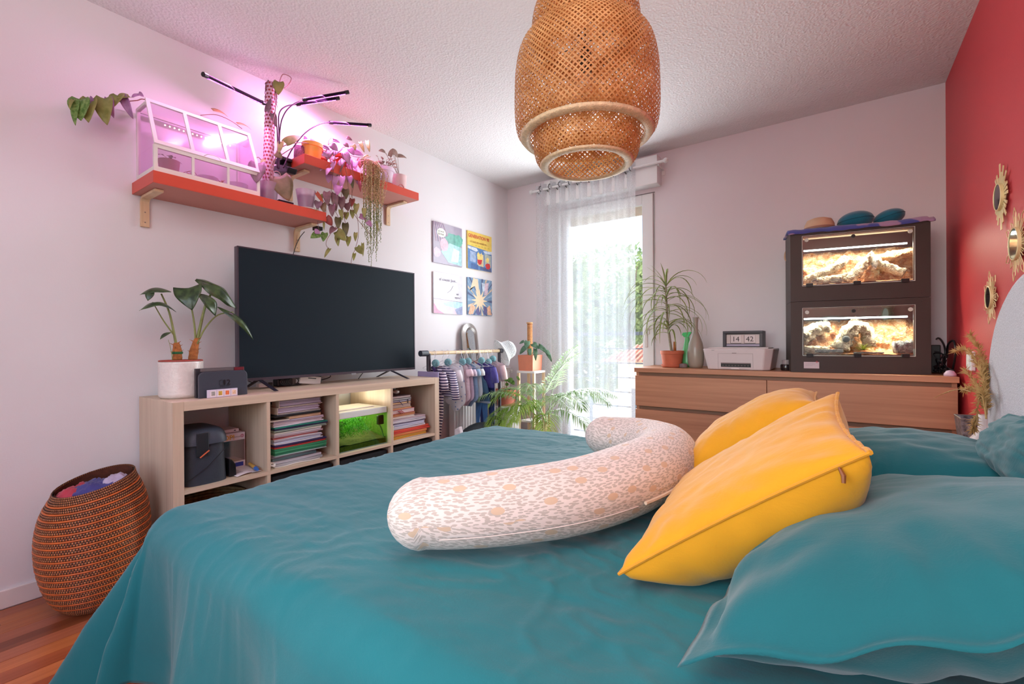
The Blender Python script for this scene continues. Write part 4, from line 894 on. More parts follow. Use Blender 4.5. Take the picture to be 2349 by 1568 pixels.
def soil(parent, c, r, m=None): 
    return MB().lathe([(0.001, 0.003), (r * 0.6, 0.002), (r, 0), (r, -0.004), (0.001, -0.004)], c, 24).build('soil', m or mat('potting_soil', (58, 42, 34), 0.95, var=0.4, scale=90, bumps=0.8, bscale=160), parent)
M_stem = mat('green_stem', (128, 138, 78), 0.5, var=0.15); M_stemred = mat('red_brown_stem', (132, 86, 72), 0.5)
M_dkleaf = leafmat('alocasia_leaf', (38, 58, 34), (72, 96, 54), 0.28, 40, 0.1)
M_glaze = mat('white_ribbed_glaze', (224, 218, 212), 0.3, var=0.04, scale=60, bumps=0.5, bscale=90, coat=0.3)
alo = thing('potted_alocasia', 'dark leaved alocasia with two stems in a white ribbed pot beside the television', 'plant', (0.2, -2.69, ZT))
prf = [(0.001, 0.0), (0.073, 0.0), (0.079, 0.01)] + [(0.080 + 0.0008 * (k % 2), 0.015 + k * 0.0045) for k in range(30)] + [(0.081, 0.152), (0.077, 0.155), (0.074, 0.150), (0.072, 0.05)]
MB().lathe(prf, (0.2, -2.693, ZT), 48).build('outer_pot', M_glaze, alo, smooth=True)
MB().lathe([(0.079, 0.1555), (0.080, 0.158), (0.077, 0.1605), (0.072, 0.159), (0.070, 0.150)], (0.2, -2.693, ZT), 48).build('inner_pot_rim', mat('terracotta_rim', (172, 76, 66), 0.6), alo, smooth=True)
soil(alo, (0.2, -2.693, ZT + 0.146), 0.070)
M_trunk = mat('fibrous_trunk', (168, 104, 56), 0.95, var=0.35, scale=60, bumps=0.8, bscale=90)
T1 = [(0.2, -2.706, 0.903), (0.2, -2.707, 0.95), (0.2, -2.71, 0.978)]; T2 = [(0.2, -2.649, 0.901), (0.2, -2.642, 0.949), (0.2, -2.631, 0.997)]
for T_ in (T1, T2):
    mb = MB(); mb.tube(spline(T_, 4), [0.017, 0.018, 0.017, 0.018, 0.016, 0.014, 0.013, 0.011, 0.009], 10)
    for k in range(9):
        p = V(T_[0]).lerp(V(T_[2]), (k + 1) / 10); a = k * 2.4; mb.tube([p, p + V(cos(a) * 0.026, sin(a) * 0.026, 0.014)], [0.004, 0.0005], 4)
    mb.build('trunk', M_trunk, alo, smooth=True)
MB().lathe([(0.0185, 0), (0.0195, 0.004), (0.0185, 0.010)], V(T1[0]) + V(-0.001, 0, 0.026), 16).build('green_tie', mat('green_velcro', (24, 92, 50), 0.8), alo, solid=0.002)
for pts, r_ in (([(0.2, -2.71, 0.969), (0.2, -2.719, 1.025), (0.2, -2.735, 1.109), (0.2, -2.762, 1.184)], 0.0048), ([(0.2, -2.713, 1.003), (0.2, -2.755, 1.071), (0.2, -2.792, 1.147)], 0.0028), ([(0.2, -2.636, 0.968), (0.2, -2.641, 1.055), (0.2, -2.651, 1.126), (0.2, -2.665, 1.202)], 0.004), ([(0.2, -2.635, 0.959), (0.2, -2.617, 1.056), (0.2, -2.596, 1.145), (0.2, -2.569, 1.21)], 0.0062), ([(0.21, -2.635, 0.972), (0.21, -2.6, 1.046), (0.21, -2.55, 1.103), (0.21, -2.485, 1.12)], 0.0035), ([(0.22, -2.731, 0.903), (0.22, -2.736, 0.951), (0.22, -2.745, 0.991)], 0.0013), ([(0.23, -2.625, 1.074), (0.23, -2.611, 1.142), (0.23, -2.597, 1.163)], 0.003)):
    P = spline(pts, 5); MB().tube(P, [r_ * (1.2 - 0.6 * i / len(P)) for i in range(len(P))], 7).build('stem', M_stem, alo, smooth=True)
def AL(b, t, W, **k): leaf(alo, M_dkleaf, b, t, W, **k)
AL((0.21, -2.731, 1.195), (0.19, -2.832, 1.174), 0.085, nh=(0.25, 0, 1), kind='lance', bend=0.22, fold=-0.3, wave=0.01, nv=14)
AL((0.22, -2.798, 1.196), (0.23, -2.817, 1.148), 0.03, nh=(1, -0.7, 0), kind='lance')
AL((0.22, -2.717, 1.11), (0.21, -2.84, 1.108), 0.07, nh=(0.3, 0, 1), kind='lance', bend=0.32, fold=-0.25, wave=0.01, nv=14)
AL((0.2, -2.663, 1.217), (0.23, -2.66, 1.118), 0.135, nh=(0.9, -0.8, 0.5), kind='arrow', bend=0.1, wave=0.012, nv=14, nu=9)
AL((0.2, -2.633, 1.259), (0.22, -2.478, 1.134), 0.10, nh=(0.6, -0.2, 0.9), kind='lance', bend=0.2, fold=-0.5, wave=0.015, nv=16, nu=7)
AL((0.24, -2.638, 1.19), (0.25, -2.577, 1.096), 0.055, nh=(0.9, -0.2, 0.8), kind='lance', bend=0.2, wave=0.01, nv=12)
AL((0.22, -2.554, 1.14), (0.27, -2.424, 0.989), 0.05, nh=(0.8, 0.2, 0.9), kind='lance', bend=0.16, fold=-0.5, nv=14)
AL((0.22, -2.735, 1.021), (0.22, -2.774, 0.991), 0.022, nh=(0.4, 0, 1), kind='lance')

# ---- laundry basket with clothes
lb = thing('laundry_basket', 'tall coiled orange and brown wicker laundry basket full of clothes', 'basket', (0.235, -2.985, 0))
def bmat():
    m, nt, b = _new('wicker_stitches'); uv = N(nt, 'ShaderNodeUVMap'); b.inputs['Roughness'].default_value = 0.55
    w = N(nt, 'ShaderNodeTexBrick'); w.offset = 0.5; w.inputs['Scale'].default_value = 1; w.inputs['Mortar Size'].default_value = 0.24; w.inputs['Brick Width'].default_value = 1.0; w.inputs['Row Height'].default_value = 1.0; w.inputs['Mortar Smooth'].default_value = 0.3
    w.inputs['Color1'].default_value = srgb(196, 132, 84); w.inputs['Color2'].default_value = srgb(164, 98, 58); w.inputs['Mortar'].default_value = srgb(38, 18, 12)
    nt.links.new(uv.outputs[0], w.inputs['Vector']); nt.links.new(w.outputs[0], b.inputs['Base Color']); bump(nt, b, w.outputs['Fac'], -0.6, 0.003); return m
def basket():
    H = 0.462; base = V(0.235, -2.985, 0.0); top_r = [(0.0, 0.080), (0.02, 0.100), (0.06, 0.124), (0.12, 0.143), (0.20, 0.156), (0.28, 0.158), (0.35, 0.150), (0.40, 0.136), (0.44, 0.118), (H, 0.112)]
    pr = spline([(r, 0, z) for z, r in top_r], 6)
    def at(z):
        for i in range(1, len(pr)):
            if pr[i].z >= z: k = (z - pr[i - 1].z) / max(1e-9, pr[i].z - pr[i - 1].z); return pr[i - 1].x + (pr[i].x - pr[i - 1].x) * k
        return pr[-1].x
    rows = 57; n = 64; cr = H / rows * 0.56
    def P(z, a, r): return base + V(r * cos(a), r * sin(a) * 1.02, z + 0.030 * (z / H) ** 2 * sin(a - 0.25))
    m1 = bmat(); m2 = mat('orange_cane', (200, 104, 48), 0.4, var=0.2, scale=30)
    stitched = []; cane = MB(); vs = []; fs = []; uvl = []
    for k in range(rows):
        z = (k + 0.5) / rows * H; r = at(z); is_cane = (k % 3 == 1) and 1 < k < rows - 2
        if is_cane: cane.tube([P(z, a, r + 0.0012) for a in [q * 2 * pi / n for q in range(n)]], cr * 0.85, 6, closed=True)
        else:
            o = len(vs); mseg = 6
            for q in range(n + 1):
                a = q * 2 * pi / n
                for j in range(mseg):
                    t = -pi / 2 + pi * j / (mseg - 1); wob = 0.0007 * sin(q * 2 * pi * 0.5 + k)
                    vs.append(P(z + cr * sin(t), a, r + cr * 0.9 * cos(t) + wob)); uvl.append((q * 120 / n, k + 0.04 + 0.92 * j / (mseg - 1)))
            for q in range(n):
                for j in range(mseg - 1): b0 = o + q * mseg + j; fs.append((b0, b0 + mseg, b0 + mseg + 1, b0 + 1))
    me = bpy.data.meshes.new('coils'); off = wloc(lb); me.from_pydata([tuple(v - off) for v in vs], [], fs); ul = me.uv_layers.new(name='UVMap')
    for poly in me.polygons:
        poly.use_smooth = True
        for li in poly.loop_indices: ul.data[li].uv = uvl[me.loops[li].vertex_index]
    me.materials.append(m1); o_ = bpy.data.objects.new('coils', me); C.objects.link(o_); o_.parent = lb
    cane.build('cane_bands', m2, lb, smooth=True)
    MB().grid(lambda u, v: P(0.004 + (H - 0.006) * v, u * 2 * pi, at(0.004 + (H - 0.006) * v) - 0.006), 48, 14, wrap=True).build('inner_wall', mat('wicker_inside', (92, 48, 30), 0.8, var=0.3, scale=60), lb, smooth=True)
    MB().lathe([(0.001, 0.002), (0.080, 0.002), (0.080, 0.008), (0.001, 0.008)], base, 32).build('base', m2, lb)
    return P
BP = basket()
for i, (ox, oy, col, nm, lab, sd) in enumerate(((0.01, 0.01, (66, 66, 128), 'clothing', 'blue violet crumpled garment heaped in the laundry basket', 1), (-0.01, -0.045, (178, 62, 78), 'clothing', 'red pink crumpled garment in the laundry basket', 2), (0.03, 0.06, (176, 166, 190), 'clothing', 'pale checked crumpled garment at the right of the laundry basket', 3), (-0.03, 0.03, (70, 84, 104), 'clothing', 'slate blue garment under the others in the laundry basket', 4))):
    mb = MB(); rr_ = (0.085, 0.065, 0.058, 0.085)[i]
    def cl(u, v):
        a = u * 2 * pi; r = rr_ * v; z = 0.437 + (0.022, 0.012, 0.034, 0.004)[i] - 0.035 * v ** 2 + 0.016 * noise.noise((cos(a) * r * 45 + sd, sin(a) * r * 45, sd)) + 0.012 * abs(noise.noise((cos(a) * r * 90, sin(a) * r * 90, sd)))
        return V(0.235 + ox + r * cos(a), -2.985 + oy + r * sin(a), z)
    mb.grid(cl, 40, 14, wrap=True); o_ = mb.build(nm, fabric('cloth_%d' % i, col, 0.2, 30), smooth=True, solid=0.003); tag(o_, lab, 'clothes', 'clothes in the laundry basket')

# ================================================================ RED WALL SHELVES, BRACKETS, GREENHOUSE, GROW LAMP, PLANTS
M_shelf = mat('coral_red_lacquer', (206, 76, 56), 0.4, var=0.02)
M_under = mat('shelf_underside', (196, 130, 118), 0.6, var=0.02)
M_birch = wood('birch_ply', (206, 176, 138), (226, 200, 166), 'z', 0.5)
def wall_shelf(y0, y1, z0, z1, label):
    t = thing('wall_shelf', label, 'shelf', (0.13, (y0 + y1) / 2, z0))
    MB().box((0.001, y0, z0 + 0.001), (0.262, y1, z1)).build('board', M_shelf, t, bevel=0.0008)
    MB().box((0.004, y0 + 0.002, z0), (0.260, y1 - 0.002, z0 + 0.0009)).build('underside', M_under, t); return t
wall_shelf(-2.805, -2.035, 1.628, 1.678, 'lower coral red wall shelf carrying the small greenhouse')
wall_shelf(-2.158, -1.362, 1.908, 1.958, 'upper coral red wall shelf crowded with trailing plants')
def bracket(y, zt, label):
    t = thing('shelf_bracket', label, 'bracket', (0.002, y, zt - 0.14), 'bent wood shelf brackets'); w = 0.032
    prof = [(0.001, -0.135), (0.001, -0.03)] + [(0.001 + 0.03 - 0.03 * cos(a), -0.03 + 0.0285 * sin(a)) for a in (0.5, 1.0, 1.57)] + [(0.185, -0.0015)]
    inner = [(0.185, -0.0125)] + [(0.013 + 0.02 - 0.02 * cos(a), -0.032 + 0.0195 * sin(a)) for a in (1.57, 1.0, 0.5)] + [(0.013, -0.04), (0.013, -0.135)]
    MB().slab(prof + inner, (0, w, 0), (0, y, zt), (1, 0, 0), (0, 0, 1)).build('body', M_birch, t, bevel=0.001)
    for zz in (-0.07, -0.115): MB().lathe([(0.0005, 0), (0.0028, 0), (0.0022, 0.001), (0.0005, 0.001)], (0, 0, 0), 10, M=Matrix.Translation((0.0132, y + w / 2, zt + zz)) @ Matrix.Rotation(radians(90), 4, 'Y')).build('screw', M_steel, t)
    return t
for y, z, l in ((-2.778, 1.628, 'bent birch bracket under the left end of the lower red shelf'), (-2.075, 1.628, 'bent birch bracket under the right end of the lower red shelf'), (-2.115, 1.908, 'bent birch bracket under the left end of the upper red shelf'), (-1.425, 1.908, 'bent birch bracket under the right end of the upper red shelf')): bracket(y, z, l)
SA, SB = 1.6788, 1.9588
# small greenhouse
gh = thing('mini_greenhouse', 'white framed tabletop greenhouse with sloping glass on the lower red shelf', 'greenhouse', (0.12, -2.58, SA))
gx0, gx1, gy0, gy1, gzf, gzr, gxr = 0.022, 0.238, -2.795, -2.372, 1.795, 2.012, 0.135
b = 0.013; f = MB()
f.box((gx0, gy0, SA), (gx1, gy1, SA + 0.004)); f.box((gx1 - b, gy0, SA + 0.0041), (gx1, gy1, SA + 0.026)); f.box((gx0, gy0, SA + 0.0041), (gx0 + b, gy1, SA + 0.026)); f.box((gx0 + b, gy0, SA + 0.0041), (gx1 - b, gy0 + b, SA + 0.026)); f.box((gx0 + b, gy1 - b, SA + 0.0041), (gx1 - b, gy1, SA + 0.026))
for y in (gy0, gy1 - b): f.box((gx1 - b, y, SA + 0.0261), (gx1, y + b, gzf)); f.box((gx0, y, SA + 0.0261), (gx0 + b, y + b, gzr - 0.012))
f.box((gx1 - b, gy0 + b, gzf - b), (gx1, gy1 - b, gzf)); f.box((gx0, gy0 + b, gzr - 0.026), (gx0 + b, gy1 - b, gzr - 0.012))
for k in (1, 2): y = gy0 + (gy1 - gy0) * k / 3; f.box((gx1 - 0.008, y - 0.005, SA + 0.0261), (gx1, y + 0.005, gzf - b))
def sl(y0, y1, t0, t1, up=0.006, th=0.007):
    A = V(gx1 + 0.001, 0, gzf); B = V(gxr, 0, gzr); d = B - A; n = V(-d.z, 0, d.x).normalized(); n = n if n.x > 0 else -n
    P, Q = A + d * t0, A + d * t1
    f.add([P + V(0, y0, 0), P + V(0, y1, 0), P + V(0, y1, 0) + n * th, P + V(0, y0, 0) + n * th, Q + V(0, y0, 0), Q + V(0, y1, 0), Q + V(0, y1, 0) + n * th, Q + V(0, y0, 0) + n * th], [(0, 1, 2, 3), (4, 7, 6, 5), (0, 4, 5, 1), (1, 5, 6, 2), (2, 6, 7, 3), (3, 7, 4, 0)])
for k in range(4): y = gy0 + (gy1 - gy0) * k / 3; y = min(max(y, gy0 + 0.007), gy1 - 0.007); sl(y - 0.007, y + 0.007, 0.08, 0.93)
sl(gy0, gy1, 0, 0.08); sl(gy0, gy1, 0.93, 1.0)
for y in (gy0, gy1 - b): f.box((gx0 + b, y, gzr - 0.024), (gxr - 0.002, y + b, gzr - 0.012))
gf = f.build('frame', M_white, gh)
M_gh = glass('greenhouse_pane', (250, 240, 250), 0.90, 0.2)
p_ = MB(); p_.box((gx1 - 0.006, gy0 + b, SA + 0.026), (gx1 - 0.005, gy1 - b, gzf - b)); p_.box((gx0 + b, gy0 + 0.005, SA + 0.026), (gx1 - b, gy0 + 0.006, gzf)); p_.box((gx0 + b, gy1 - 0.006, SA + 0.026), (gx1 - b, gy1 - 0.005, gzf))
p_.build('low_panes', M_gh, gh)
for k in range(3):
    y0 = gy0 + (gy1 - gy0) * k / 3 + 0.008; y1 = gy0 + (gy1 - gy0) * (k + 1) / 3 - 0.008
    MB().add([(gx1 - 0.003, y0, gzf + 0.010), (gx1 - 0.003, y1, gzf + 0.010), (gxr + 0.004, y1, gzr - 0.006), (gxr + 0.004, y0, gzr - 0.006)], [(0, 1, 2, 3)]).build('roof_pane', M_gh, gh, solid=0.001)
for y in (gy0 + 0.0055, gy1 - 0.0055): MB().add([(gx0 + b, y, gzf), (gx1 - b, y, gzf), (gxr, y, gzr - 0.012), (gx0 + b, y, gzr - 0.024)], [(0, 1, 2, 3)]).build('gable_pane', M_gh, gh, solid=0.001)
mb = MB(); mb.tube(spline([(gx1 + 0.004, -2.615, gzf + 0.006), (gx1 + 0.016, -2.60, gzf + 0.014), (gx1 + 0.016, -2.565, gzf + 0.014), (gx1 + 0.004, -2.545, gzf + 0.006)]), 0.0016, 6); mb.build('handle', M_white, gf, smooth=True)
mb = MB()
for k in range(16): mb.ball((0.060, -2.70 + k * 0.018, 1.955), 0.0032, 8)
mb.build('led_string', glow('warm_led', (255, 206, 170), 9), gh)
M_cpl = mat('translucent_pot', (214, 190, 214), 0.3, var=0.05, trans=0.2, alpha=0.5); M_dsoil = mat('clear_pot_soil', (96, 66, 92), 0.9, var=0.4, scale=80, bumps=0.6)
def clearpot(nm, lab, c, r0, r1, h, fill=0.6, grp=None, m=None, ms=None):
    t = thing(nm, lab, 'plant pot', c, grp); pot('pot', t, c, r0, r1, h, m or M_cpl, thick=0.002)
    rf_ = r0 + (r1 - r0) * fill; MB().lathe([(0.001, 0.003), (r0 - 0.0025, 0.003), (rf_ - 0.0025, h * fill), (rf_ * 0.5, h * fill + 0.003), (0.001, h * fill + 0.002)], c, 28).build('soil', ms or M_dsoil, t, smooth=True); return t
gz = SA + 0.0045
def sprig(t, c, n, L, m, seed, W=0.016, kind='lance', up=1.0):
    r = random.Random(seed)
    for k in range(n):
        a = r.uniform(0, 2 * pi); e = V(c) + V(cos(a) * L * r.uniform(0.4, 0.9), sin(a) * L * r.uniform(0.4, 0.9), L * up * r.uniform(0.2, 1.0))
        MB().tube([V(c), (V(c) + e) / 2 + V(0, 0, 0.006), e], 0.001, 4).build('stem', M_stemred, t)
        leaf(t, m, e, e + V(cos(a) * W * 1.6, sin(a) * W * 1.6, -W * 0.5), W, nh=(0.3, -0.3, 1), kind=kind)
M_pink = leafmat('dusky_violet_leaf', (120, 92, 104), (164, 130, 150), 0.45, 22, 0.15)
M_redlf = leafmat('rust_leaf', (176, 74, 50), (206, 104, 78), 0.5, 22, 0.2)
t = clearpot('plant_pot', 'mauve pot with small rosette at the left inside the greenhouse', (0.15, -2.715, gz), 0.030, 0.040, 0.085, 0.9, m=mat('mauve_plastic', (168, 106, 128), 0.4)); sprig(t, (0.15, -2.715, gz + 0.08), 9, 0.04, M_pink, 2)
t = clearpot('plant_pot', 'clear low pot in the middle of the greenhouse', (0.15, -2.565, gz), 0.036, 0.042, 0.055, 0.5); sprig(t, (0.15, -2.60, gz + 0.03), 5, 0.05, M_redlf, 3, 0.02)
t = clearpot('plant_pot', 'clear low pot with dark soil at the right inside the greenhouse', (0.15, -2.435, gz), 0.038, 0.044, 0.06, 0.55, ms=mat('moss_soil', (80, 84, 84), 0.9, var=0.5, scale=90)); sprig(t, (0.15, -2.50, gz + 0.03), 4, 0.05, M_redlf, 5, 0.018)
# vine running out over the left end of the greenhouse
M_vine = leafmat('olive_vine_leaf', (140, 148, 80), (178, 176, 110), 0.45, 26, 0.3); M_vine2 = leafmat('spotted_green_leaf', (88, 134, 56), (146, 180, 104), 0.4, 90, 0.25); M_lil = leafmat('lilac_leaf', (164, 118, 170), (196, 150, 196), 0.45, 26, 0.2)
vn = thing('vine', 'leafy vine stem reaching left over the end of the greenhouse', 'plant', (0.09, -2.785, 2.017))
vs_ = [(0.09, -2.782, 2.026), (0.09, -2.808, 2.011), (0.09, -2.844, 1.992), (0.09, -2.894, 1.969), (0.09, -2.935, 1.95), (0.09, -2.975, 1.934), (0.09, -2.996, 1.921)]
MB().tube(spline([(0.09, -2.70, 2.021)] + vs_, 4), 0.0022, 6).build('stem', M_stemred, vn, smooth=True)
for bb, tt, W, m in (((0.1, -3.001, 1.915), (0.12, -3.009, 1.819), .028, M_vine2), ((0.1, -2.988, 1.935), (0.12, -2.993, 1.844), .075, M_vine2), ((0.1, -2.961, 1.947), (0.12, -2.971, 1.845), .062, M_vine), ((0.1, -2.964, 1.953), (0.12, -2.95, 1.914), .022, M_lil), ((0.1, -2.917, 1.969), (0.12, -2.914, 1.857), .068, M_vine), ((0.1, -2.903, 1.975), (0.12, -2.893, 1.893), .034, M_lil), ((0.1, -2.873, 1.999), (0.12, -2.892, 1.94), .05, M_vine), ((0.1, -2.857, 2.002), (0.12, -2.83, 1.914), .034, M_lil), ((0.1, -2.835, 2.011), (0.12, -2.883, 1.977), .04, M_vine), ((0.1, -2.8, 2.032), (0.12, -2.835, 2.002), .024, M_lil), ((0.1, -2.806, 2.039), (0.12, -2.793, 2.023), .02, M_lil), ((0.1, -3.011, 1.924), (0.12, -3.025, 1.877), .016, M_vine)):
    leaf(vn, m, bb, tt, W, nh=(0.8, -0.7, 0.3), kind='heart', bend=0.08, fold=0.25)
for px_, W in (((0.1, -2.49, 2.076), 0.05), ((0.1, -2.381, 2.054), 0.035)):
    c = V(px_); leaf(vn, leafmat('peach_leaf', (206, 160, 120), (224, 184, 140), 0.5, 22, 0.4), c + V(0, -0.03, 0.005), c + V(0, 0.035, 0.0), W, nh=(0.6, 0, 0.8), kind='heart')
MB().tube(spline([(0.1, -2.574, 2.038), (0.1, -2.518, 2.064), (0.1, -2.477, 2.068), (0.1, -2.432, 2.06), (0.1, -2.391, 2.043)], 4), 0.0016, 5).build('stem', M_stemred, vn, smooth=True)

# pot with perforated pole
mp_ = clearpot('pole_plant', 'clear pot with tall perforated plastic pole and climbing philodendron', (0.175, -2.300, SA + 0.004), 0.036, 0.048, 0.098, 0.62)
MB().lathe([(0.001, 0), (0.055, 0), (0.058, 0.003), (0.001, 0.003)], (0.185, -2.29, SA + 0.0005), 30).build('saucer', M_white, mp_)
pb_, pt_ = V(0.165, -2.302, SA + 0.06), V(0.135, -2.262, 2.315); dd = pt_ - pb_
pm_ = mat('clear_pole_plastic', (226, 196, 214), 0.25, var=0.03, alpha=0.75)
mb = MB(); q = pb_.to_track_quat if False else None
ax_ = dd.normalized(); u_ = ax_.orthogonal().normalized(); w_ = ax_.cross(u_); Lp = dd.length
mb.tube([pb_ + dd * (i / 12) for i in range(13)], 0.0235, 20); mb.build('pole', pm_, mp_, smooth=True)
mb = MB()
for k in range(30):
    for j in range(10):
        a = j * 2 * pi / 10 + (k % 2) * pi / 10; c = pb_ + dd * ((k + 0.5) / 30); n_ = u_ * cos(a) + w_ * sin(a); t_ = ax_.cross(n_); r_ = 0.0058
        mb.add([c + n_ * 0.0238 + (t_ * cos(h) + ax_ * sin(h)) * r_ + n_ * 0.0004 for h in [q * pi / 4 for q in range(8)]], [tuple(range(8))])
mb.build('pole_holes', mat('sphagnum_red', (150, 62, 66), 0.9, var=0.5, scale=160), mp_)
M_dead = mat('dry_moss', (110, 86, 82), 0.95, var=0.4, scale=60)
mb = MB(); r = random.Random(8)
for k in range(40): a = r.uniform(0, 6.28); c = pt_ - dd * r.uniform(-0.02, 0.16); mb.tube([c + (u_ * cos(a) + w_ * sin(a)) * 0.024, c + (u_ * cos(a) + w_ * sin(a)) * 0.03 + V(0, 0, -r.uniform(0.01, 0.04))], [0.003, 0.001], 4)
mb.build('dry_moss', M_dead, mp_)
for pts in ([(0.16, -2.253, 2.281), (0.16, -2.235, 2.318), (0.16, -2.223, 2.36), (0.16, -2.207, 2.381), (0.16, -2.169, 2.378), (0.16, -2.188, 2.33), (0.16, -2.207, 2.308)], [(0.19, -2.28, 1.95), (0.19, -2.292, 2.045), (0.19, -2.269, 2.164), (0.19, -2.273, 2.24)], [(0.2, -2.308, 1.774), (0.2, -2.29, 1.889), (0.2, -2.236, 1.946), (0.2, -2.185, 1.995)], [(0.2, -2.321, 1.759), (0.2, -2.333, 1.854), (0.2, -2.362, 1.887), (0.2, -2.379, 1.857)], [(0.21, -2.296, 1.775), (0.21, -2.291, 1.831), (0.21, -2.264, 1.839), (0.21, -2.251, 1.805)], [(0.2, -2.299, 1.765), (0.2, -2.276, 1.915), (0.2, -2.231, 1.988), (0.2, -2.141, 2.035), (0.2, -2.072, 2.05), (0.2, -2.002, 2.067)]):
    MB().tube(spline(pts, 4), 0.0022, 6).build('stem', mat('pinkish_stem', (160, 120, 116), 0.5), mp_, smooth=True)
M_phl = leafmat('philodendron_leaf', (132, 118, 88), (170, 148, 120), 0.45, 18, 0.3)
for bb, tt, W, m in (((0.17, -2.24, 2.322), (0.18, -2.25, 2.246), 0.055, M_vine), ((0.22, -2.374, 1.849), (0.24, -2.39, 1.743), 0.08, M_pink), ((0.22, -2.267, 1.814), (0.24, -2.23, 1.696), 0.105, M_phl), ((0.2, -2.224, 2.004), (0.2, -2.141, 2.07), 0.05, M_vine), ((0.2, -2.247, 2.003), (0.21, -2.264, 1.935), 0.03, M_vine), ((0.2, -2.276, 1.937), (0.21, -2.246, 1.918), 0.04, M_phl), ((0.18, -2.278, 2.141), (0.18, -2.26, 2.077), 0.03, M_pink), ((0.21, -2.338, 1.88), (0.22, -2.359, 1.845), 0.02, M_vine), ((0.18, -2.308, 2.14), (0.17, -2.281, 2.221), 0.025, M_pink)):
    leaf(mp_, m, bb, tt, W, nh=(0.85, -0.6, 0.2), kind='heart', bend=0.06, fold=0.1)
t = clearpot('plant_pot', 'clear frosted pot with crumpled rim at the right end of the lower shelf', (0.205, -2.118, SA + 0.006), 0.036, 0.050, 0.100, 0.68)
MB().lathe([(0.001, 0), (0.060, 0), (0.064, 0.004), (0.001, 0.003)], (0.205, -2.118, SA + 0.0006), 30).build('saucer', M_white, t)
ivy = thing('small_vine', 'little vine with grey green leaves hanging over the end of the lower shelf', 'plant', (0.23, -2.07, SA + 0.10))
for pts in ([(0.235, -2.085, 1.782), (0.235, -2.052, 1.755), (0.235, -2.065, 1.693), (0.235, -2.071, 1.644), (0.235, -2.066, 1.598), (0.235, -2.059, 1.576)], [(0.225, -2.079, 1.785), (0.225, -2.028, 1.751), (0.225, -2.013, 1.706), (0.225, -2.021, 1.657), (0.225, -2.027, 1.589)]): MB().tube(spline(pts, 4), 0.0014, 5).build('stem', M_stemred, ivy, smooth=True)
for bb, tt, W, m in (((0.24, -2.078, 1.778), (0.25, -2.044, 1.728), 0.022, M_redlf), ((0.23, -2.051, 1.777), (0.24, -2.048, 1.743), 0.03, M_vine), ((0.24, -2.066, 1.734), (0.25, -2.08, 1.687), 0.042, M_pink), ((0.24, -2.043, 1.73), (0.25, -2.039, 1.677), 0.036, M_phl), ((0.25, -2.09, 1.689), (0.26, -2.106, 1.663), 0.02, M_vine2), ((0.25, -2.054, 1.674), (0.25, -2.044, 1.648), 0.026, M_pink), ((0.25, -2.029, 1.656), (0.26, -1.999, 1.613), 0.046, leafmat('rose_leaf', (140, 62, 66), (176, 92, 84), 0.4, 18, 0.2)), ((0.24, -2.062, 1.561), (0.24, -2.115, 1.528), 0.045, M_vine2), ((0.24, -2.031, 1.571), (0.25, -2.048, 1.519), 0.036, M_vine2), ((0.24, -2.036, 1.627), (0.24, -2.036, 1.585), 0.012, M_vine), ((0.24, -2.09, 1.57), (0.24, -2.057, 1.566), 0.03, M_lil)):
    leaf(ivy, m, bb, tt, W, nh=(0.85, -0.6, 0.2), kind='heart', bend=0.05, fold=0.2)
t = thing('tray', 'dark tray lying between the two clear pots', 'tray', (0.12, -2.20, SA)); MB().box((0.03, -2.25, SA + 0.0004), (0.18, -2.17, SA + 0.035)).build('body', mat('dark_violet_plastic', (46, 20, 44), 0.4), t, bevel=0.004)
t = thing('cable_box', 'small black switch box hanging under the end of the lower shelf', 'adapter', (0.16, -2.03, 1.600)); MB().box((0.11, -2.026, 1.605), (0.15, -1.985, 1.627)).build('case', M_black, t, bevel=0.003)
MB().tube(spline([(0.03, -2.025, 1.61), (0.02, -2.05, 1.57), (0.012, -2.075, 1.50), (0.012, -2.09, 1.40), (0.012, -2.09, 1.0)]), 0.0022, 6).build('cable', M_black, t, smooth=True)

# grow lamp: clamp, four goosenecks, four light bars
gl = thing('grow_lamp', 'black clip-on grow lamp with four gooseneck arms and glowing pink bars', 'lamp', (0.10, -2.19, 1.90))
MB().box((0.05, -2.215, 1.935), (0.15, -2.160, 1.955)).box((0.05, -2.185, 1.885), (0.14, -2.161, 1.9345)).build('clamp', M_black, gl, bevel=0.004)
MB().slab([(0, 0), (0.14, -0.03), (0.16, -0.005), (0.05, 0.035), (0, 0.035)], (0, 0.05, 0), (0.06, -2.218, 1.885), (1, 0, 0), (0, 0, 1)).build('clamp_jaw', M_black, gl, bevel=0.006)
M_goose = mat('goose_neck', (70, 34, 66), 0.4); bars = (
 ([(0.16, -2.247, 1.878), (0.16, -2.244, 2.003), (0.16, -2.25, 2.113), (0.16, -2.276, 2.17), (0.18, -2.325, 2.175)], (0.18, -2.325, 2.175), (0.36, -2.656, 2.099), 'l'),
 ([(0.2, -2.259, 1.859), (0.2, -2.253, 2.056), (0.2, -2.23, 2.15), (0.2, -2.183, 2.219), (0.2, -2.122, 2.27)], (0.2, -2.122, 2.27), (0.32, -1.935, 2.355), 'r'),
 ([(0.17, -2.248, 1.869), (0.17, -2.242, 2.046), (0.17, -2.241, 2.154), (0.17, -2.206, 2.209), (0.17, -2.142, 2.248)], (0.17, -2.142, 2.248), (0.26, -1.955, 2.332), 'r'),
 ([(0.18, -2.226, 1.88), (0.18, -2.183, 1.984), (0.18, -2.105, 2.105), (0.18, -2.015, 2.189), (0.18, -1.953, 2.22)], (0.18, -1.953, 2.22), (0.22, -1.713, 2.285), 'r'))
M_led = None
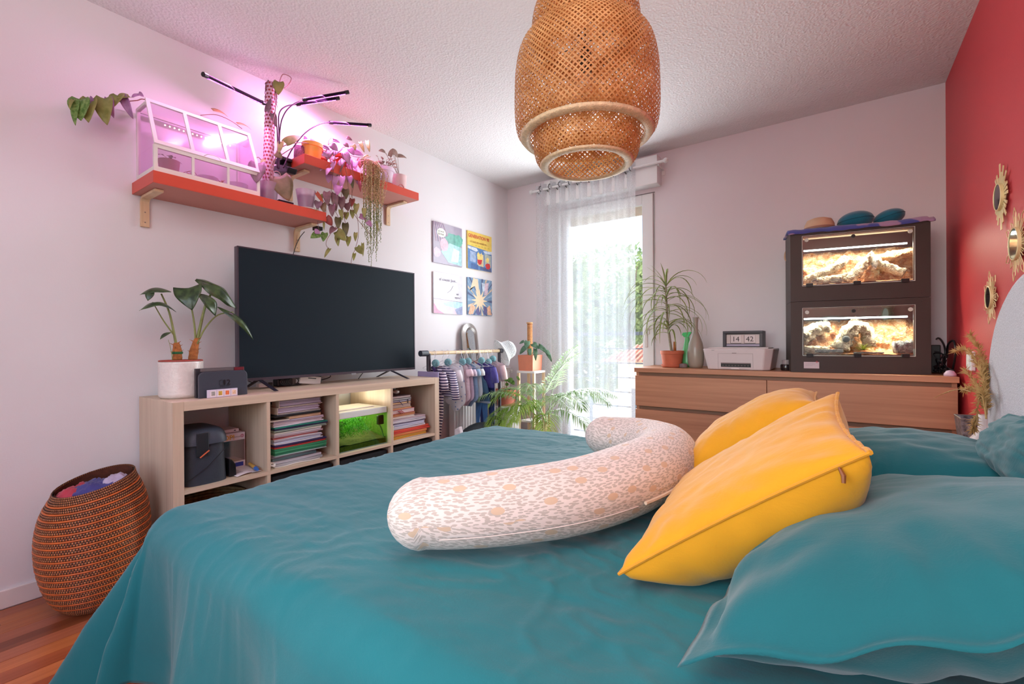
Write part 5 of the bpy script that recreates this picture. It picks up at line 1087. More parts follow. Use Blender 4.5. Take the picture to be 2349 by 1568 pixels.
def ledmat():
    m, nt, b_ = _new('grow_leds'); nt.nodes.remove(b_); e = N(nt, 'ShaderNodeEmission'); w = N(nt, 'ShaderNodeTexNoise', Scale=260, Detail=0); nt.links.new(coords(nt), w.inputs['Vector'])
    nt.links.new(ramp(nt, w.outputs[0], [(0.40, srgb(120, 80, 255)), (0.50, srgb(255, 90, 190)), (0.60, srgb(255, 150, 120))]), e.inputs[0]); e.inputs[1].default_value = 4.0
    nt.links.new(e.outputs[0], nt.nodes['Material Output'].inputs[0]); return m
M_led = ledmat()
for pts, a, b_, s in bars:
    P0, P1 = V(a), V(b_); d = (P1 - P0).normalized(); dn = V(0, 0, -1); dn = (dn - d * dn.dot(d)).normalized(); sd = d.cross(dn)
    MB().tube(spline(pts, 6), 0.0034, 8).build('gooseneck', M_goose, gl, smooth=True)
    arm = MB().tube([P0, P1], 0.0085, 12).build('light_bar', mat('bar_black', (34, 18, 38), 0.75, spec=0.1), gl, smooth=True, auto=40)
    MB().tube([P0 - d * 0.006, P0 + d * 0.012], 0.0098, 12).build('bar_cap', M_black, arm, smooth=True, auto=40); MB().tube([P1 - d * 0.016, P1 + d * 0.005], 0.0102, 12).build('bar_cap', M_black, arm, smooth=True, auto=40)
    q0, q1 = P0 + d * 0.016 + dn * 0.0088, P1 - d * 0.018 + dn * 0.0088
    MB().add([q0 - sd * 0.005, q0 + sd * 0.005, q1 + sd * 0.005, q1 - sd * 0.005], [(0, 1, 2, 3)]).build('led_strip', M_led, arm)
    mid = (q0 + q1) / 2 + dn * 0.004
    lo = light('grow_bar_light', 'AREA', mid, GROW, (1.0, 0.36, 0.86), (0, 0, 0), 0.012, (q1 - q0).length)
    dl = V(-0.3, 0, -1); dl = (dl - d * dl.dot(d)).normalized(); R = Matrix((d.cross(dl), d, -dl)).transposed(); lo.rotation_euler = R.to_euler()

# ---- plants on the upper shelf
M_ylw = mat('yellow_plastic_pot', (232, 176, 84), 0.35, var=0.03); M_terra = mat('terracotta', (190, 104, 74), 0.75, var=0.1, scale=20, bumps=0.2)
t = thing('yellow_pot', 'yellow orange ribbed pot near the left end of the upper shelf', 'plant pot', (0.165, -2.055, SB)); pot('pot', t, (0.165, -2.055, SB + 0.0004), 0.038, 0.052, 0.105, M_ylw, lip=0.003); soil(t, (0.165, -2.055, SB + 0.093), 0.044)
t = thing('glass_pot', 'clear pot of violet clay balls tipped beside the yellow pot', 'plant pot', (0.12, -2.12, SB))
Mx = Matrix.Rotation(radians(-14), 4, 'X'); MB().lathe([(0.001, 0), (0.028, 0), (0.040, 0.07), (0.038, 0.07), (0.02, 0.05), (0.001, 0.05)], (0.13, -2.112, SB + 0.006), 28, M=Mx).build('pot', mat('clay_ball_fill', (170, 110, 150), 0.6, var=0.5, scale=120, bumps=1.0, bscale=110, bdist=0.01), t, smooth=True)
t = thing('terracotta_jar', 'two stacked small terracotta pots behind the yellow pot', 'plant pot', (0.10, -1.975, SB)); pot('pot', t, (0.10, -1.975, SB + 0.0004), 0.030, 0.042, 0.075, M_terra, lip=0.004); pot('pot', t, (0.10, -1.975, SB + 0.058), 0.027, 0.036, 0.055, M_terra, lip=0.003)
hp = thing('hanging_philodendron', 'violet heart leaved philodendron trailing far down from the upper shelf', 'plant', (0.18, -1.88, SB)); pot('pot', hp, (0.17, -1.885, SB + 0.0004), 0.045, 0.058, 0.09, mat('red_plastic_pot', (196, 60, 40), 0.4), lip=0.003); soil(hp, (0.17, -1.885, SB + 0.078), 0.05)
for pts in ([(0.27, -1.981, 2.03), (0.27, -1.995, 1.918), (0.27, -2.009, 1.818), (0.27, -2.004, 1.724), (0.27, -1.967, 1.661), (0.27, -1.971, 1.564), (0.27, -1.982, 1.523)], [(0.275, -1.943, 2.029), (0.275, -1.916, 1.916), (0.275, -1.903, 1.821), (0.275, -1.89, 1.751), (0.275, -1.861, 1.695), (0.275, -1.794, 1.634), (0.275, -1.742, 1.592)], [(0.27, -1.953, 2.027), (0.27, -1.941, 1.861), (0.27, -1.947, 1.774), (0.27, -1.929, 1.669), (0.27, -1.916, 1.598)], [(0.272, -1.899, 2.02), (0.272, -1.866, 1.906), (0.272, -1.884, 1.802), (0.272, -1.902, 1.724), (0.272, -1.985, 1.609), (0.272, -2.033, 1.54), (0.272, -2.044, 1.503), (0.272, -2.031, 1.482)], [(0.268, -1.924, 2.037), (0.268, -1.88, 1.928), (0.268, -1.876, 1.805), (0.268, -1.842, 1.688), (0.268, -1.837, 1.589), (0.268, -1.858, 1.51), (0.268, -1.873, 1.478), (0.268, -1.884, 1.441), (0.268, -1.885, 1.417)], [(0.2, -1.92, 2.08), (0.2, -1.848, 2.117), (0.2, -1.783, 2.147), (0.2, -1.743, 2.177)], [(0.25, -1.967, 2.051), (0.25, -2.007, 2.05), (0.25, -2.026, 2.02), (0.25, -2.034, 1.958)], [(0.24, -1.933, 2.041), (0.24, -1.818, 2.053), (0.24, -1.764, 2.076)]):
    MB().tube(spline(pts, 5), 0.0014, 5).build('stem', M_stemred, hp, smooth=True)
M_dkv = leafmat('dark_violet_leaf', (112, 80, 84), (146, 112, 114), 0.4, 20, 0.15); M_dkg = leafmat('dark_olive_leaf', (80, 78, 44), (112, 108, 64), 0.4, 20, 0.15); M_lit = leafmat('bright_lilac_leaf', (184, 128, 178), (214, 166, 208), 0.4, 20, 0.2); M_org = leafmat('orange_leaf', (206, 120, 74), (226, 150, 96), 0.4, 20, 0.3)
for i_, (bb, tt, W, m) in enumerate((
 ((0.263, -2.031, 1.79), (0.275, -2.034, 1.712), 0.0433, M_dkv),
 ((0.274, -1.99, 1.791), (0.286, -1.991, 1.689), 0.0383, M_dkv),
 ((0.268, -1.918, 1.833), (0.28, -1.924, 1.773), 0.0408, M_dkg),
 ((0.276, -1.951, 1.779), (0.288, -1.957, 1.703), 0.0433, M_dkv),
 ((0.277, -2.009, 1.724), (0.289, -2.017, 1.654), 0.0383, M_dkv),
 ((0.257, -1.905, 1.76), (0.269, -1.903, 1.714), 0.0408, M_dkv),
 ((0.255, -1.866, 1.795), (0.267, -1.881, 1.742), 0.0331, leafmat('rose_leaf', (140, 62, 66), (176, 92, 84))),
 ((0.284, -1.858, 1.762), (0.296, -1.873, 1.697), 0.0331, M_vine),
 ((0.264, -1.873, 1.727), (0.276, -1.879, 1.674), 0.0281, M_vine),
 ((0.263, -1.91, 1.706), (0.275, -1.921, 1.66), 0.0306, leafmat('lime_leaf', (140, 148, 70), (176, 180, 104), 0.4, 20, 0.3)),
 ((0.29, -1.967, 1.703), (0.302, -1.962, 1.645), 0.0230, M_vine),
 ((0.271, -1.968, 1.663), (0.283, -1.977, 1.595), 0.0383, M_dkg),
 ((0.284, -1.933, 1.637), (0.296, -1.937, 1.562), 0.0383, M_dkg),
 ((0.272, -1.991, 1.603), (0.284, -2.03, 1.56), 0.0357, M_dkv),
 ((0.277, -1.983, 1.584), (0.289, -1.932, 1.539), 0.0561, M_vine),
 ((0.26, -1.97, 1.563), (0.272, -1.97, 1.504), 0.0281, leafmat('lime_leaf', (140, 148, 70), (176, 180, 104), 0.4, 20, 0.3)),
 ((0.277, -1.907, 1.567), (0.289, -1.921, 1.509), 0.0306, leafmat('lime_leaf', (140, 148, 70), (176, 180, 104), 0.4, 20, 0.3)),
 ((0.285, -1.866, 1.596), (0.297, -1.878, 1.543), 0.0230, M_vine),
 ((0.273, -1.85, 1.521), (0.285, -1.821, 1.481), 0.0408, M_vine),
 ((0.281, -1.817, 1.545), (0.293, -1.824, 1.467), 0.0179, M_vine),
 ((0.278, -1.871, 1.479), (0.29, -1.886, 1.434), 0.0204, leafmat('lime_leaf', (140, 148, 70), (176, 180, 104), 0.4, 20, 0.3)),
 ((0.257, -2.014, 1.486), (0.269, -2.053, 1.429), 0.0204, M_vine),
 ((0.282, -1.971, 1.838), (0.294, -1.99, 1.776), 0.0510, M_lit),
 ((0.237, -2.018, 1.961), (0.249, -2.062, 1.897), 0.0433, M_lit),
 ((0.214, -1.98, 1.92), (0.226, -1.999, 1.854), 0.0433, M_lit),
 ((0.256, -1.972, 1.894), (0.268, -1.989, 1.827), 0.0433, M_lit),
 ((0.285, -1.948, 1.892), (0.297, -1.965, 1.82), 0.0331, M_lit),
 ((0.272, -1.897, 1.912), (0.284, -1.898, 1.865), 0.0357, M_lit),
 ((0.248, -1.931, 1.986), (0.26, -1.956, 1.91), 0.0383, M_dkv),
 ((0.26, -1.988, 1.97), (0.272, -2.004, 1.914), 0.0331, M_lit),
 ((0.247, -2, 2.029), (0.259, -2.027, 1.963), 0.0433, M_dkv),
 ((0.264, -1.922, 2.039), (0.276, -1.897, 1.975), 0.0459, M_lit),
 ((0.222, -1.864, 2.028), (0.234, -1.862, 1.94), 0.0383, M_lit),
 ((0.254, -1.951, 2.061), (0.266, -1.992, 1.996), 0.0510, M_lit),
 ((0.226, -1.964, 2.107), (0.238, -2.007, 2.058), 0.0281, M_org),
 ((0.265, -1.993, 2.084), (0.277, -1.958, 2.079), 0.0230, M_lit),
 ((0.26, -1.916, 2.093), (0.272, -1.899, 2.074), 0.0255, M_dkv),
 ((0.198, -1.719, 2.191), (0.21, -1.71, 2.125), 0.0255, M_vine),
 ((0.201, -1.771, 2.166), (0.213, -1.75, 2.108), 0.0230, M_vine),
 ((0.207, -1.77, 2.067), (0.219, -1.786, 2.002), 0.0433, leafmat('rose_leaf', (140, 62, 66), (176, 92, 84))),
 ((0.267, -1.76, 2.071), (0.279, -1.82, 2.026), 0.0281, M_vine),
 ((0.225, -1.837, 2.081), (0.237, -1.774, 2.079), 0.0459, M_lit),
 ((0.24, -1.837, 1.977), (0.252, -1.829, 1.886), 0.0255, M_lit),
 ((0.266, -1.824, 1.907), (0.278, -1.827, 1.838), 0.0204, leafmat('rose_leaf', (140, 62, 66), (176, 92, 84))),
 ((0.273, -1.884, 1.901), (0.285, -1.884, 1.844), 0.0230, M_dkg),
 ((0.221, -1.817, 2.033), (0.233, -1.841, 1.957), 0.0331, M_lit),
 ((0.218, -1.946, 2.017), (0.23, -1.99, 1.972), 0.0357, M_dkv),
 ((0.237, -1.904, 1.965), (0.249, -1.918, 1.901), 0.0306, M_dkg),
 ((0.237, -1.954, 1.949), (0.249, -1.951, 1.899), 0.0408, M_dkv),
 ((0.262, -2.011, 1.929), (0.274, -2.042, 1.874), 0.0281, M_lit),
 ((0.245, -2.038, 2.038), (0.257, -2.007, 2.027), 0.0255, M_lit),
 ((0.264, -2.003, 2.055), (0.276, -1.971, 2.029), 0.0408, M_lit),
 ((0.259, -1.884, 2.077), (0.271, -1.864, 2.041), 0.0357, M_lit),
 ((0.269, -2.059, 1.988), (0.281, -2.036, 1.974), 0.0306, M_lit),
 ((0.244, -1.914, 2.007), (0.256, -1.95, 1.949), 0.0331, M_lit),
 ((0.261, -1.822, 1.706), (0.273, -1.786, 1.692), 0.0357, M_lit),
 ((0.285, -1.786, 1.677), (0.297, -1.765, 1.649), 0.0306, M_lit),
 ((0.289, -1.727, 1.691), (0.301, -1.721, 1.626), 0.0153, M_vine),
 ((0.287, -1.811, 1.747), (0.299, -1.817, 1.688), 0.0255, leafmat('lime_leaf', (140, 148, 70), (176, 180, 104), 0.4, 20, 0.3)),
 ((0.12, -2.078, 2.104), (0.132, -2.062, 2.102), 0.0230, M_lit),
 ((0.12, -2.039, 2.104), (0.132, -2.004, 2.095), 0.0255, M_lit),
 ((0.12, -1.997, 2.094), (0.132, -1.959, 2.084), 0.0306, M_lit),
 ((0.257, -1.902, 2.133), (0.269, -1.874, 2.123), 0.0230, M_dkv),
 ((0.236, -1.85, 2.115), (0.248, -1.836, 2.084), 0.0331, M_vine))):
    leaf(hp, m, bb, tt, W, nh=(0.75, -0.7, 0.3), kind='heart', bend=0.07, fold=0.22 if i_ % 3 else 0.05)
# string of pearls
sp = thing('string_of_pearls', 'long string of pearls plant hanging in beaded strands beside the philodendron', 'plant', (0.2, -1.66, SB)); pot('pot', sp, (0.19, -1.665, SB + 0.0004), 0.040, 0.050, 0.075, mat('lavender_pot', (206, 176, 214), 0.4), lip=0.003)
r = random.Random(12); beads = [MB(), MB()]; wires = MB()
ends = [(0.275, -1.794, 1.583), (0.275, -1.782, 1.547), (0.275, -1.771, 1.446), (0.275, -1.762, 1.486), (0.275, -1.753, 1.423), (0.275, -1.74, 1.515), (0.275, -1.727, 1.556), (0.275, -1.707, 1.58), (0.275, -1.691, 1.641), (0.275, -1.7, 1.717), (0.275, -1.68, 1.774), (0.275, -1.667, 1.804), (0.275, -1.799, 1.696), (0.275, -1.787, 1.775), (0.275, -1.718, 1.454), (0.275, -1.733, 1.607), (0.275, -1.769, 1.651), (0.275, -1.708, 1.52), (0.275, -1.688, 1.576), (0.275, -1.81, 1.846), (0.275, -1.756, 1.783), (0.275, -1.718, 1.844)]
for k in range(76):
    e = V(ends[k % len(ends)]); 
    if k >= len(ends): e = e.lerp(V(e.x, e.y, 1.95), r.uniform(0.1, 0.75)) + V(r.uniform(-0.01, 0.01), r.uniform(-0.02, 0.02), 0)
    s0 = V(0.19 + r.uniform(-0.02, 0.045), e.y * 0.5 - 1.665 * 0.5 + r.uniform(-0.02, 0.02), SB + 0.085 + r.uniform(0, 0.03)); over = V(0.27 + r.uniform(0, 0.02), e.y + r.uniform(-0.008, 0.008), SB + 0.045 + r.uniform(-0.02, 0.03))
    P = spline([s0, over, over.lerp(e, 0.5) + V(0, r.uniform(-0.006, 0.006), 0), e], 8); wires.tube(P[::2] + [P[-1]], 0.0005, 3)
    L = sum((P[i + 1] - P[i]).length for i in range(len(P) - 1)); d = 0; acc = 0
    for i in range(len(P) - 1):
        seg = P[i + 1] - P[i]; 
        while acc < d + seg.length:
            c = P[i] + seg * ((acc - d) / seg.length) + V(r.uniform(-1, 1), r.uniform(-1, 1), 0) * 0.004
            beads[0 if c.z > 1.78 + r.uniform(-0.06, 0.06) else 1].ball(c, r.uniform(0.0028, 0.0044), 5); acc += r.uniform(0.006, 0.010)
        d += seg.length
q = beads[0].build('pearl_leaves', leafmat('blush_pearl', (206, 168, 128), (228, 196, 156), 0.4, 60, 0.2), sp, smooth=True); q['kind'] = 'stuff'
q = beads[1].build('pearl_leaves', leafmat('green_pearl', (120, 140, 84), (184, 186, 140), 0.4, 60, 0.2), sp, smooth=True); q['kind'] = 'stuff'
q = wires.build('strands', M_stem, sp); q['kind'] = 'stuff'
t = thing('white_pot', 'white flared pot with pinkish succulent standing in a red saucer', 'plant', (0.185, -1.565, SB)); pot('pot', t, (0.185, -1.572, SB + 0.008), 0.038, 0.052, 0.105, mat('lilac_white_glaze', (224, 210, 228), 0.35), lip=0.005); soil(t, (0.185, -1.572, SB + 0.10), 0.047)
MB().lathe([(0.001, 0), (0.042, 0), (0.050, 0.014), (0.047, 0.014), (0.04, 0.004), (0.001, 0.004)], (0.185, -1.572, SB + 0.0004), 30).build('saucer', mat('crimson_saucer', (172, 30, 44), 0.4), t, smooth=True)
M_blush = leafmat('blush_leaf', (196, 150, 140), (220, 186, 172), 0.5, 26, 0.25); M_blush2 = leafmat('blush_grey_leaf', (150, 128, 116), (190, 166, 154), 0.5, 26, 0.2)
r = random.Random(31)
for k in range(26):
    a = r.uniform(0, 2 * pi); R_ = r.uniform(0.01, 0.06); c = V(0.185 + 0.6 * R_ * cos(a), -1.572 + R_ * sin(a), SB + 0.12 + r.uniform(0.0, 0.055)); MB().tube([(0.185 + 0.2 * R_ * cos(a), -1.572 + 0.3 * R_ * sin(a), SB + 0.10), c], 0.0014, 4).build('stem', M_blush2, t)
    leaf(t, M_blush if k % 3 else M_blush2, c, c + V(cos(a) * 0.02 + 0.01, sin(a) * 0.022, r.uniform(-0.012, 0.012)), 0.02, nh=(0.5, -0.4, 0.8), kind='lance')
t = thing('tall_pot', 'tall pinkish white pot at the right end of the upper shelf', 'plant', (0.15, -1.415, SB)); pot('pot', t, (0.15, -1.43, SB + 0.0004), 0.040, 0.050, 0.115, mat('blush_plastic', (222, 196, 198), 0.45), lip=0.0); soil(t, (0.15, -1.43, SB + 0.106), 0.044)
for bb, tt, W in (((0.17, -1.524, 2.171), (0.17, -1.495, 2.231), 0.03), ((0.17, -1.503, 2.215), (0.18, -1.468, 2.175), 0.045), ((0.16, -1.451, 2.197), (0.17, -1.381, 2.203), 0.035), ((0.16, -1.476, 2.206), (0.16, -1.519, 2.209), 0.035), ((0.16, -1.551, 2.187), (0.16, -1.605, 2.18), 0.04)): MB().tube([(0.15, -1.43, SB + 0.11), V(bb)], 0.0016, 5).build('stem', M_blush2, t); leaf(t, M_blush2, bb, tt, W, nh=(0.8, -0.4, 0.5), kind='heart')
t = thing('wire_clip', 'small red wire clip lying at the saucer edge on the upper shelf', 'clip', (0.25, -1.50, SB)); MB().tube([V(0.25 + 0.004 * cos(a), -1.50 + 0.022 * sin(a), SB + 0.012 + 0.008 * cos(2 * a)) for a in [k * 0.42 for k in range(15)]], 0.0016, 5, closed=True).build('wire', mat('red_wire', (190, 92, 96), 0.4), t)

# ================================================================ DRESSER SIDE
M_ash = wood('warm_oak_veneer', (172, 118, 84), (202, 148, 110), 'x', 0.45, 0.9)
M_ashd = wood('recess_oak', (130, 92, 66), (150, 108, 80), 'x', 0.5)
DX0, DX1, DF, DZ = 1.385, 2.985, -0.44, 0.788
dr = thing('dresser', 'wide oak veneer dresser with six flush drawers standing below the terrarium', 'dresser', (2.18, -0.22, 0))
MB().box((DX0 - 0.004, DF - 0.004, DZ - 0.029), (DX1 + 0.004, -0.013, DZ)).build('top_board', M_ash, dr, bevel=0.001)
MB().box((DX0, DF + 0.024, 0.001), (DX0 + 0.02, -0.014, DZ - 0.0295)).build('side_panel', M_ash, dr)
MB().box((DX1 - 0.02, DF + 0.024, 0.001), (DX1, -0.014, DZ - 0.0295)).build('side_panel', M_ash, dr)
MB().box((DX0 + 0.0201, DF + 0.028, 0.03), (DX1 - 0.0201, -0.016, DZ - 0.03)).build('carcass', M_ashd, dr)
for c0, c1 in ((DX0 + 0.001, 2.1745), (2.1775, DX1 - 0.001)):
    for z0, z1 in ((0.532, 0.736), (0.286, 0.508), (0.04, 0.262)): MB().box((c0, DF, z0), (c1, DF + 0.0235, z1)).build('drawer', M_ash, dr, bevel=0.0012)
DT = DZ + 0.0006
# dracaena
M_pot = mat('terracotta', (190, 104, 74), 0.75)
dc = thing('potted_dracaena', 'dracaena with long drooping narrow leaves in a terracotta pot on the dresser', 'plant', (1.585, -0.27, DT))
pot('pot', dc, (1.585, -0.27, DT + 0.008), 0.062, 0.074, 0.105, M_pot, lip=0.003); MB().lathe([(0.001, 0), (0.062, 0), (0.076, 0.018), (0.073, 0.018), (0.06, 0.004), (0.001, 0.004)], (1.585, -0.27, DT), 32).build('saucer', M_pot, dc, smooth=True); soil(dc, (1.585, -0.27, DT + 0.10), 0.067)
P = spline([(1.582, -0.27, DT + 0.10), (1.56, -0.275, DT + 0.28), (1.548, -0.27, DT + 0.45), (1.545, -0.27, DT + 0.56)], 8)
MB().tube(P, [0.010 - 0.004 * i / len(P) for i in range(len(P))], 8).build('stem', mat('dracaena_stem', (150, 142, 120), 0.8, var=0.2, scale=60, bumps=0.4), dc, smooth=True)
MB().tube([(1.60, -0.26, DT + 0.10), (1.601, -0.26, DT + 0.175)], [0.011, 0.009], 8).build('stump', M_trunk, dc, smooth=True)
M_drac = leafmat('dracaena_leaf', (122, 142, 70), (184, 194, 128), 0.4, 8, 0.3)
def strap(parent, m, base, d, L, droop, W, n=12, name='leaf', twist=0):
    base = V(base); d = V(d).normalized(); mb = MB(); vs = []; p = base; pr = base; h = V(d.x, d.y, 0); h = h.normalized() if h.length > 0.01 else V(1, 0, 0); side = h.cross(V(0, 0, 1)).normalized(); e = atan2(d.z, sqrt(d.x ** 2 + d.y ** 2))
    for i in range(n):
        t = i / (n - 1); w = W / 2 * (min(1, 0.5 + 4 * t)) * (1 - t ** 2.5) + 0.0003; ang = e - droop * t ** 1.1; dv = h * cos(ang) + V(0, 0, 1) * sin(ang)
        if i: p = p + dv * (L / (n - 1))
        nr = side.cross(dv); vs += [p - side * w, p - nr * w * 0.35, p + side * w]
    mb.add(vs, [(3 * i + j, 3 * i + j + 1, 3 * i + 3 + j + 1, 3 * i + 3 + j) for i in range(n - 1) for j in range(2)]); return mb.build(name, m, parent, smooth=True, solid=0.0006)
r = random.Random(5)
for k in range(58):
    if k < 40: hz = DT + 0.36 + 0.22 * (k / 40); L = r.uniform(0.26, 0.40); el = r.uniform(0.15, 0.9) + (0.5 if k > 33 else 0)
    else: hz = DT + r.uniform(0.24, 0.32); L = r.uniform(0.24, 0.36); el = r.uniform(0.3, 0.9)
    a = k * 2.399 + r.uniform(-0.3, 0.3); c = min(P, key=lambda q: abs(q.z - hz)); L2 = L * (0.72 if sin(a) > 0.5 else 1)
    strap(dc, M_drac, c, (cos(a) * 1.0, sin(a) * 0.62, math.tan(el)), L2, r.uniform(1.9, 2.5), r.uniform(0.011, 0.016))
for d in ((-0.35, 0, 1), (-0.1, 0.1, 1), (-0.5, -0.1, 1)): strap(dc, M_drac, P[-1], d, 0.19, 0.5, 0.012)
t = thing('spray_bottle', 'translucent green spray bottle between the dracaena and the vase', 'bottle', (1.665, -0.19, DT)); M_grn = mat('green_translucent', (120, 224, 140), 0.25, trans=0.4, var=0.03)
MB().lathe([(0.001, 0), (0.042, 0.0), (0.045, 0.01), (0.043, 0.05), (0.030, 0.12), (0.018, 0.175), (0.015, 0.205), (0.001, 0.206)], (1.665, -0.19, DT), 28).build('body', M_grn, t, smooth=True, auto=45)
MB().slab([(-0.02, 0), (0.014, 0), (0.016, 0.012), (0.03, 0.03), (0.028, 0.036), (-0.028, 0.030), (-0.034, 0.016)], (0, 0.018, 0), (1.665, -0.199, DT + 0.2065), (1, 0, 0), (0, 0, 1)).build('trigger_head', mat('green_head', (70, 214, 120), 0.3), t, bevel=0.002)
t = thing('stone_jar', 'small grey ribbed stone jar at the foot of the spray bottle', 'jar', (1.668, -0.30, DT)); MB().lathe([(0.001, 0), (0.024, 0), (0.027, 0.008), (0.025, 0.011), (0.028, 0.018), (0.022, 0.026), (0.010, 0.029), (0.001, 0.030)], (1.668, -0.30, DT), 20).build('body', mat('grey_stone', (120, 106, 104), 0.8, var=0.3, scale=60), t, smooth=True)
t = thing('bottle_vase', 'tall grey beige bottle shaped ceramic vase on the dresser', 'vase', (1.738, -0.26, DT))
MB().lathe([(0.001, 0), (0.040, 0), (0.0475, 0.02), (0.052, 0.06), (0.052, 0.11), (0.044, 0.165), (0.030, 0.205), (0.018, 0.235), (0.0145, 0.26), (0.0150, 0.30), (0.0195, 0.337), (0.0165, 0.337), (0.011, 0.27), (0.001, 0.25)], (1.738, -0.26, DT), 40).build('body', mat('taupe_glaze', (158, 150, 136), 0.35, var=0.05, coat=0.3), t, smooth=True)
# printer and clock
pr_ = thing('printer', 'white compact inkjet printer standing on the dresser', 'printer', (2.0, -0.27, DT)); M_prn = mat('printer_white', (212, 204, 204), 0.45, var=0.02)
zt = DT + 0.130
def pprof(y, inset): return [(1.858, y), (2.175, y)]
fr_ = [(1.855, -0.395, 0), (2.150, -0.395, 0), (2.185, -0.36, 0), (2.190, -0.12, 0), (1.84, -0.12, 0), (1.842, -0.385, 0)]
tp_ = [(1.826, -0.405, 1), (2.165, -0.405, 1), (2.205, -0.365, 1), (2.210, -0.10, 1), (1.815, -0.10, 1), (1.814, -0.395, 1)]
vs = [(x, y, DT + 0.001) for x, y, _ in fr_] + [(x, y, zt) for x, y, _ in tp_]
MB().add(vs, [tuple(range(6))[::-1], tuple(range(6, 12))] + [(i, (i + 1) % 6, 6 + (i + 1) % 6, 6 + i) for i in range(6)]).build('body', M_prn, pr_, bevel=0.006)
MB().box((1.845, -0.385, zt + 0.0002), (2.18, -0.12, zt + 0.008)).build('scanner_lid', M_prn, pr_, bevel=0.003)
fy = lambda z: -0.395 - 0.010 * (z - DT) / 0.13 - 0.0012
def fbox(x0, x1, z0, z1, th, nm, m, bev=0): 
    a, b_ = fy(z0 + DT), fy(z1 + DT); mb = MB().add([(x0, a, DT + z0), (x1, a, DT + z0), (x1, b_, DT + z1), (x0, b_, DT + z1), (x0, a - th, DT + z0), (x1, a - th, DT + z0), (x1, b_ - th, DT + z1), (x0, b_ - th, DT + z1)], [(0, 3, 2, 1), (4, 5, 6, 7), (0, 1, 5, 4), (1, 2, 6, 5), (2, 3, 7, 6), (3, 0, 4, 7)]); return mb.build(nm, m, pr_, bevel=bev)
M_line = mat('panel_line', (140, 130, 130), 0.6)
for x0, x1, z0, z1 in ((1.905, 2.10, 0.100, 0.1012), (1.905, 1.9062, 0.005, 0.1), (2.0988, 2.10, 0.012, 0.1)): fbox(x0, x1, z0, z1, 0.0004, 'panel_line', M_line)
fbox(1.985, 2.01, 0.102, 0.1055, 0.001, 'lid_catch', M_line); fbox(1.921, 2.088, 0.018, 0.043, 0.0006, 'paper_slot', M_black); fbox(1.921, 2.088, 0.0385, 0.0445, 0.003, 'slot_lip', mat('grey_edge', (128, 112, 112), 0.5))
for k in range(9): fbox(1.928 + k * 0.0175, 1.938 + k * 0.0175, 0.024, 0.031, 0.001, 'roller', mat('roller_grey', (86, 78, 78), 0.5))
fbox(1.922, 2.087, 0.010, 0.018, 0.004, 'paper_tray', M_prn, 0.001); fbox(1.98, 2.025, 0.004, 0.012, 0.005, 'tray_tab', M_trim, 0.001)
fbox(1.868, 1.885, 0.118, 0.123, 0.0004, 'badge', mat('badge_grey', (176, 168, 170), 0.5))
ck = thing('flip_clock', 'dark framed flip clock showing 14 42 on top of the printer', 'clock', (2.02, -0.24, zt + 0.0085))
cz = zt + 0.0085; Mc = Matrix.Translation((2.02, -0.225, cz)) @ Matrix.Rotation(radians(-4), 4, 'Z'); M_ckf = mat('clock_frame', (58, 54, 62), 0.4)
cb = lambda a, b_, nm, m, bev=0: MB().box(a, b_, Mc).build(nm, m, ck, bevel=bev)
cb((-0.116, 0.0, 0), (0.116, 0.07, 0.102), 'case', M_ckf, 0.003); cb((-0.117, -0.022, 0.088), (0.117, -0.0002, 0.103), 'frame_top', M_ckf, 0.002); cb((-0.117, -0.022, 0), (0.117, -0.0002, 0.006), 'frame_bottom', M_ckf, 0.001)
cb((-0.117, -0.022, 0.0061), (-0.098, -0.0002, 0.0879), 'frame_side', M_ckf, 0.002); cb((0.098, -0.022, 0.0061), (0.117, -0.0002, 0.0879), 'frame_side', M_ckf, 0.002)
cb((-0.0975, -0.006, 0.022), (0.0975, -0.0003, 0.080), 'face', mat('clock_face', (214, 200, 196), 0.5)); cb((-0.0975, -0.010, 0.006), (0.0975, -0.0003, 0.018), 'foot_band', mat('clock_band', (176, 168, 190), 0.4))
M_dig = mat('clock_digit', (56, 48, 52), 0.5)
for x0, tx in ((-0.070, '14'), (0.012, '42')):
    cb((x0 - 0.003, -0.0085, 0.026), (x0 + 0.061, -0.0062, 0.078), 'flap', mat('flap_white', (222, 210, 208), 0.5), 0.001); cb((x0 - 0.0045, -0.009, 0.025), (x0 - 0.0031, -0.0062, 0.076), 'flap_edge', M_dig); cb((x0 - 0.003, -0.009, 0.0235), (x0 + 0.06, -0.0062, 0.0255), 'flap_edge', M_dig)
    rr2 = Mc.to_3x3() @ V(1, 0, 0); words(tx, 'digits', M_dig, ck, Mc @ V(x0 + 0.006, -0.0092, 0.036), 0.045, rr2, (0, 0, 1), 0.0004, False, 1.0)
t = thing('candle_jar', 'small dark glass candle jar with clear lid left of the terrarium', 'candle', (2.262, -0.30, DT)); MB().lathe([(0.001, 0), (0.026, 0), (0.029, 0.006), (0.029, 0.032), (0.026, 0.037), (0.001, 0.037)], (2.262, -0.30, DT), 24).build('jar', mat('smoked_glass', (38, 26, 30), 0.15, coat=0.5), t, smooth=True, auto=40)
MB().lathe([(0.001, 0.0375), (0.021, 0.0375), (0.021, 0.062), (0.018, 0.064), (0.001, 0.064)], (2.262, -0.30, DT), 24).build('lid', mat('pale_glass', (190, 176, 180), 0.2, trans=0.3), t, smooth=True, auto=40)

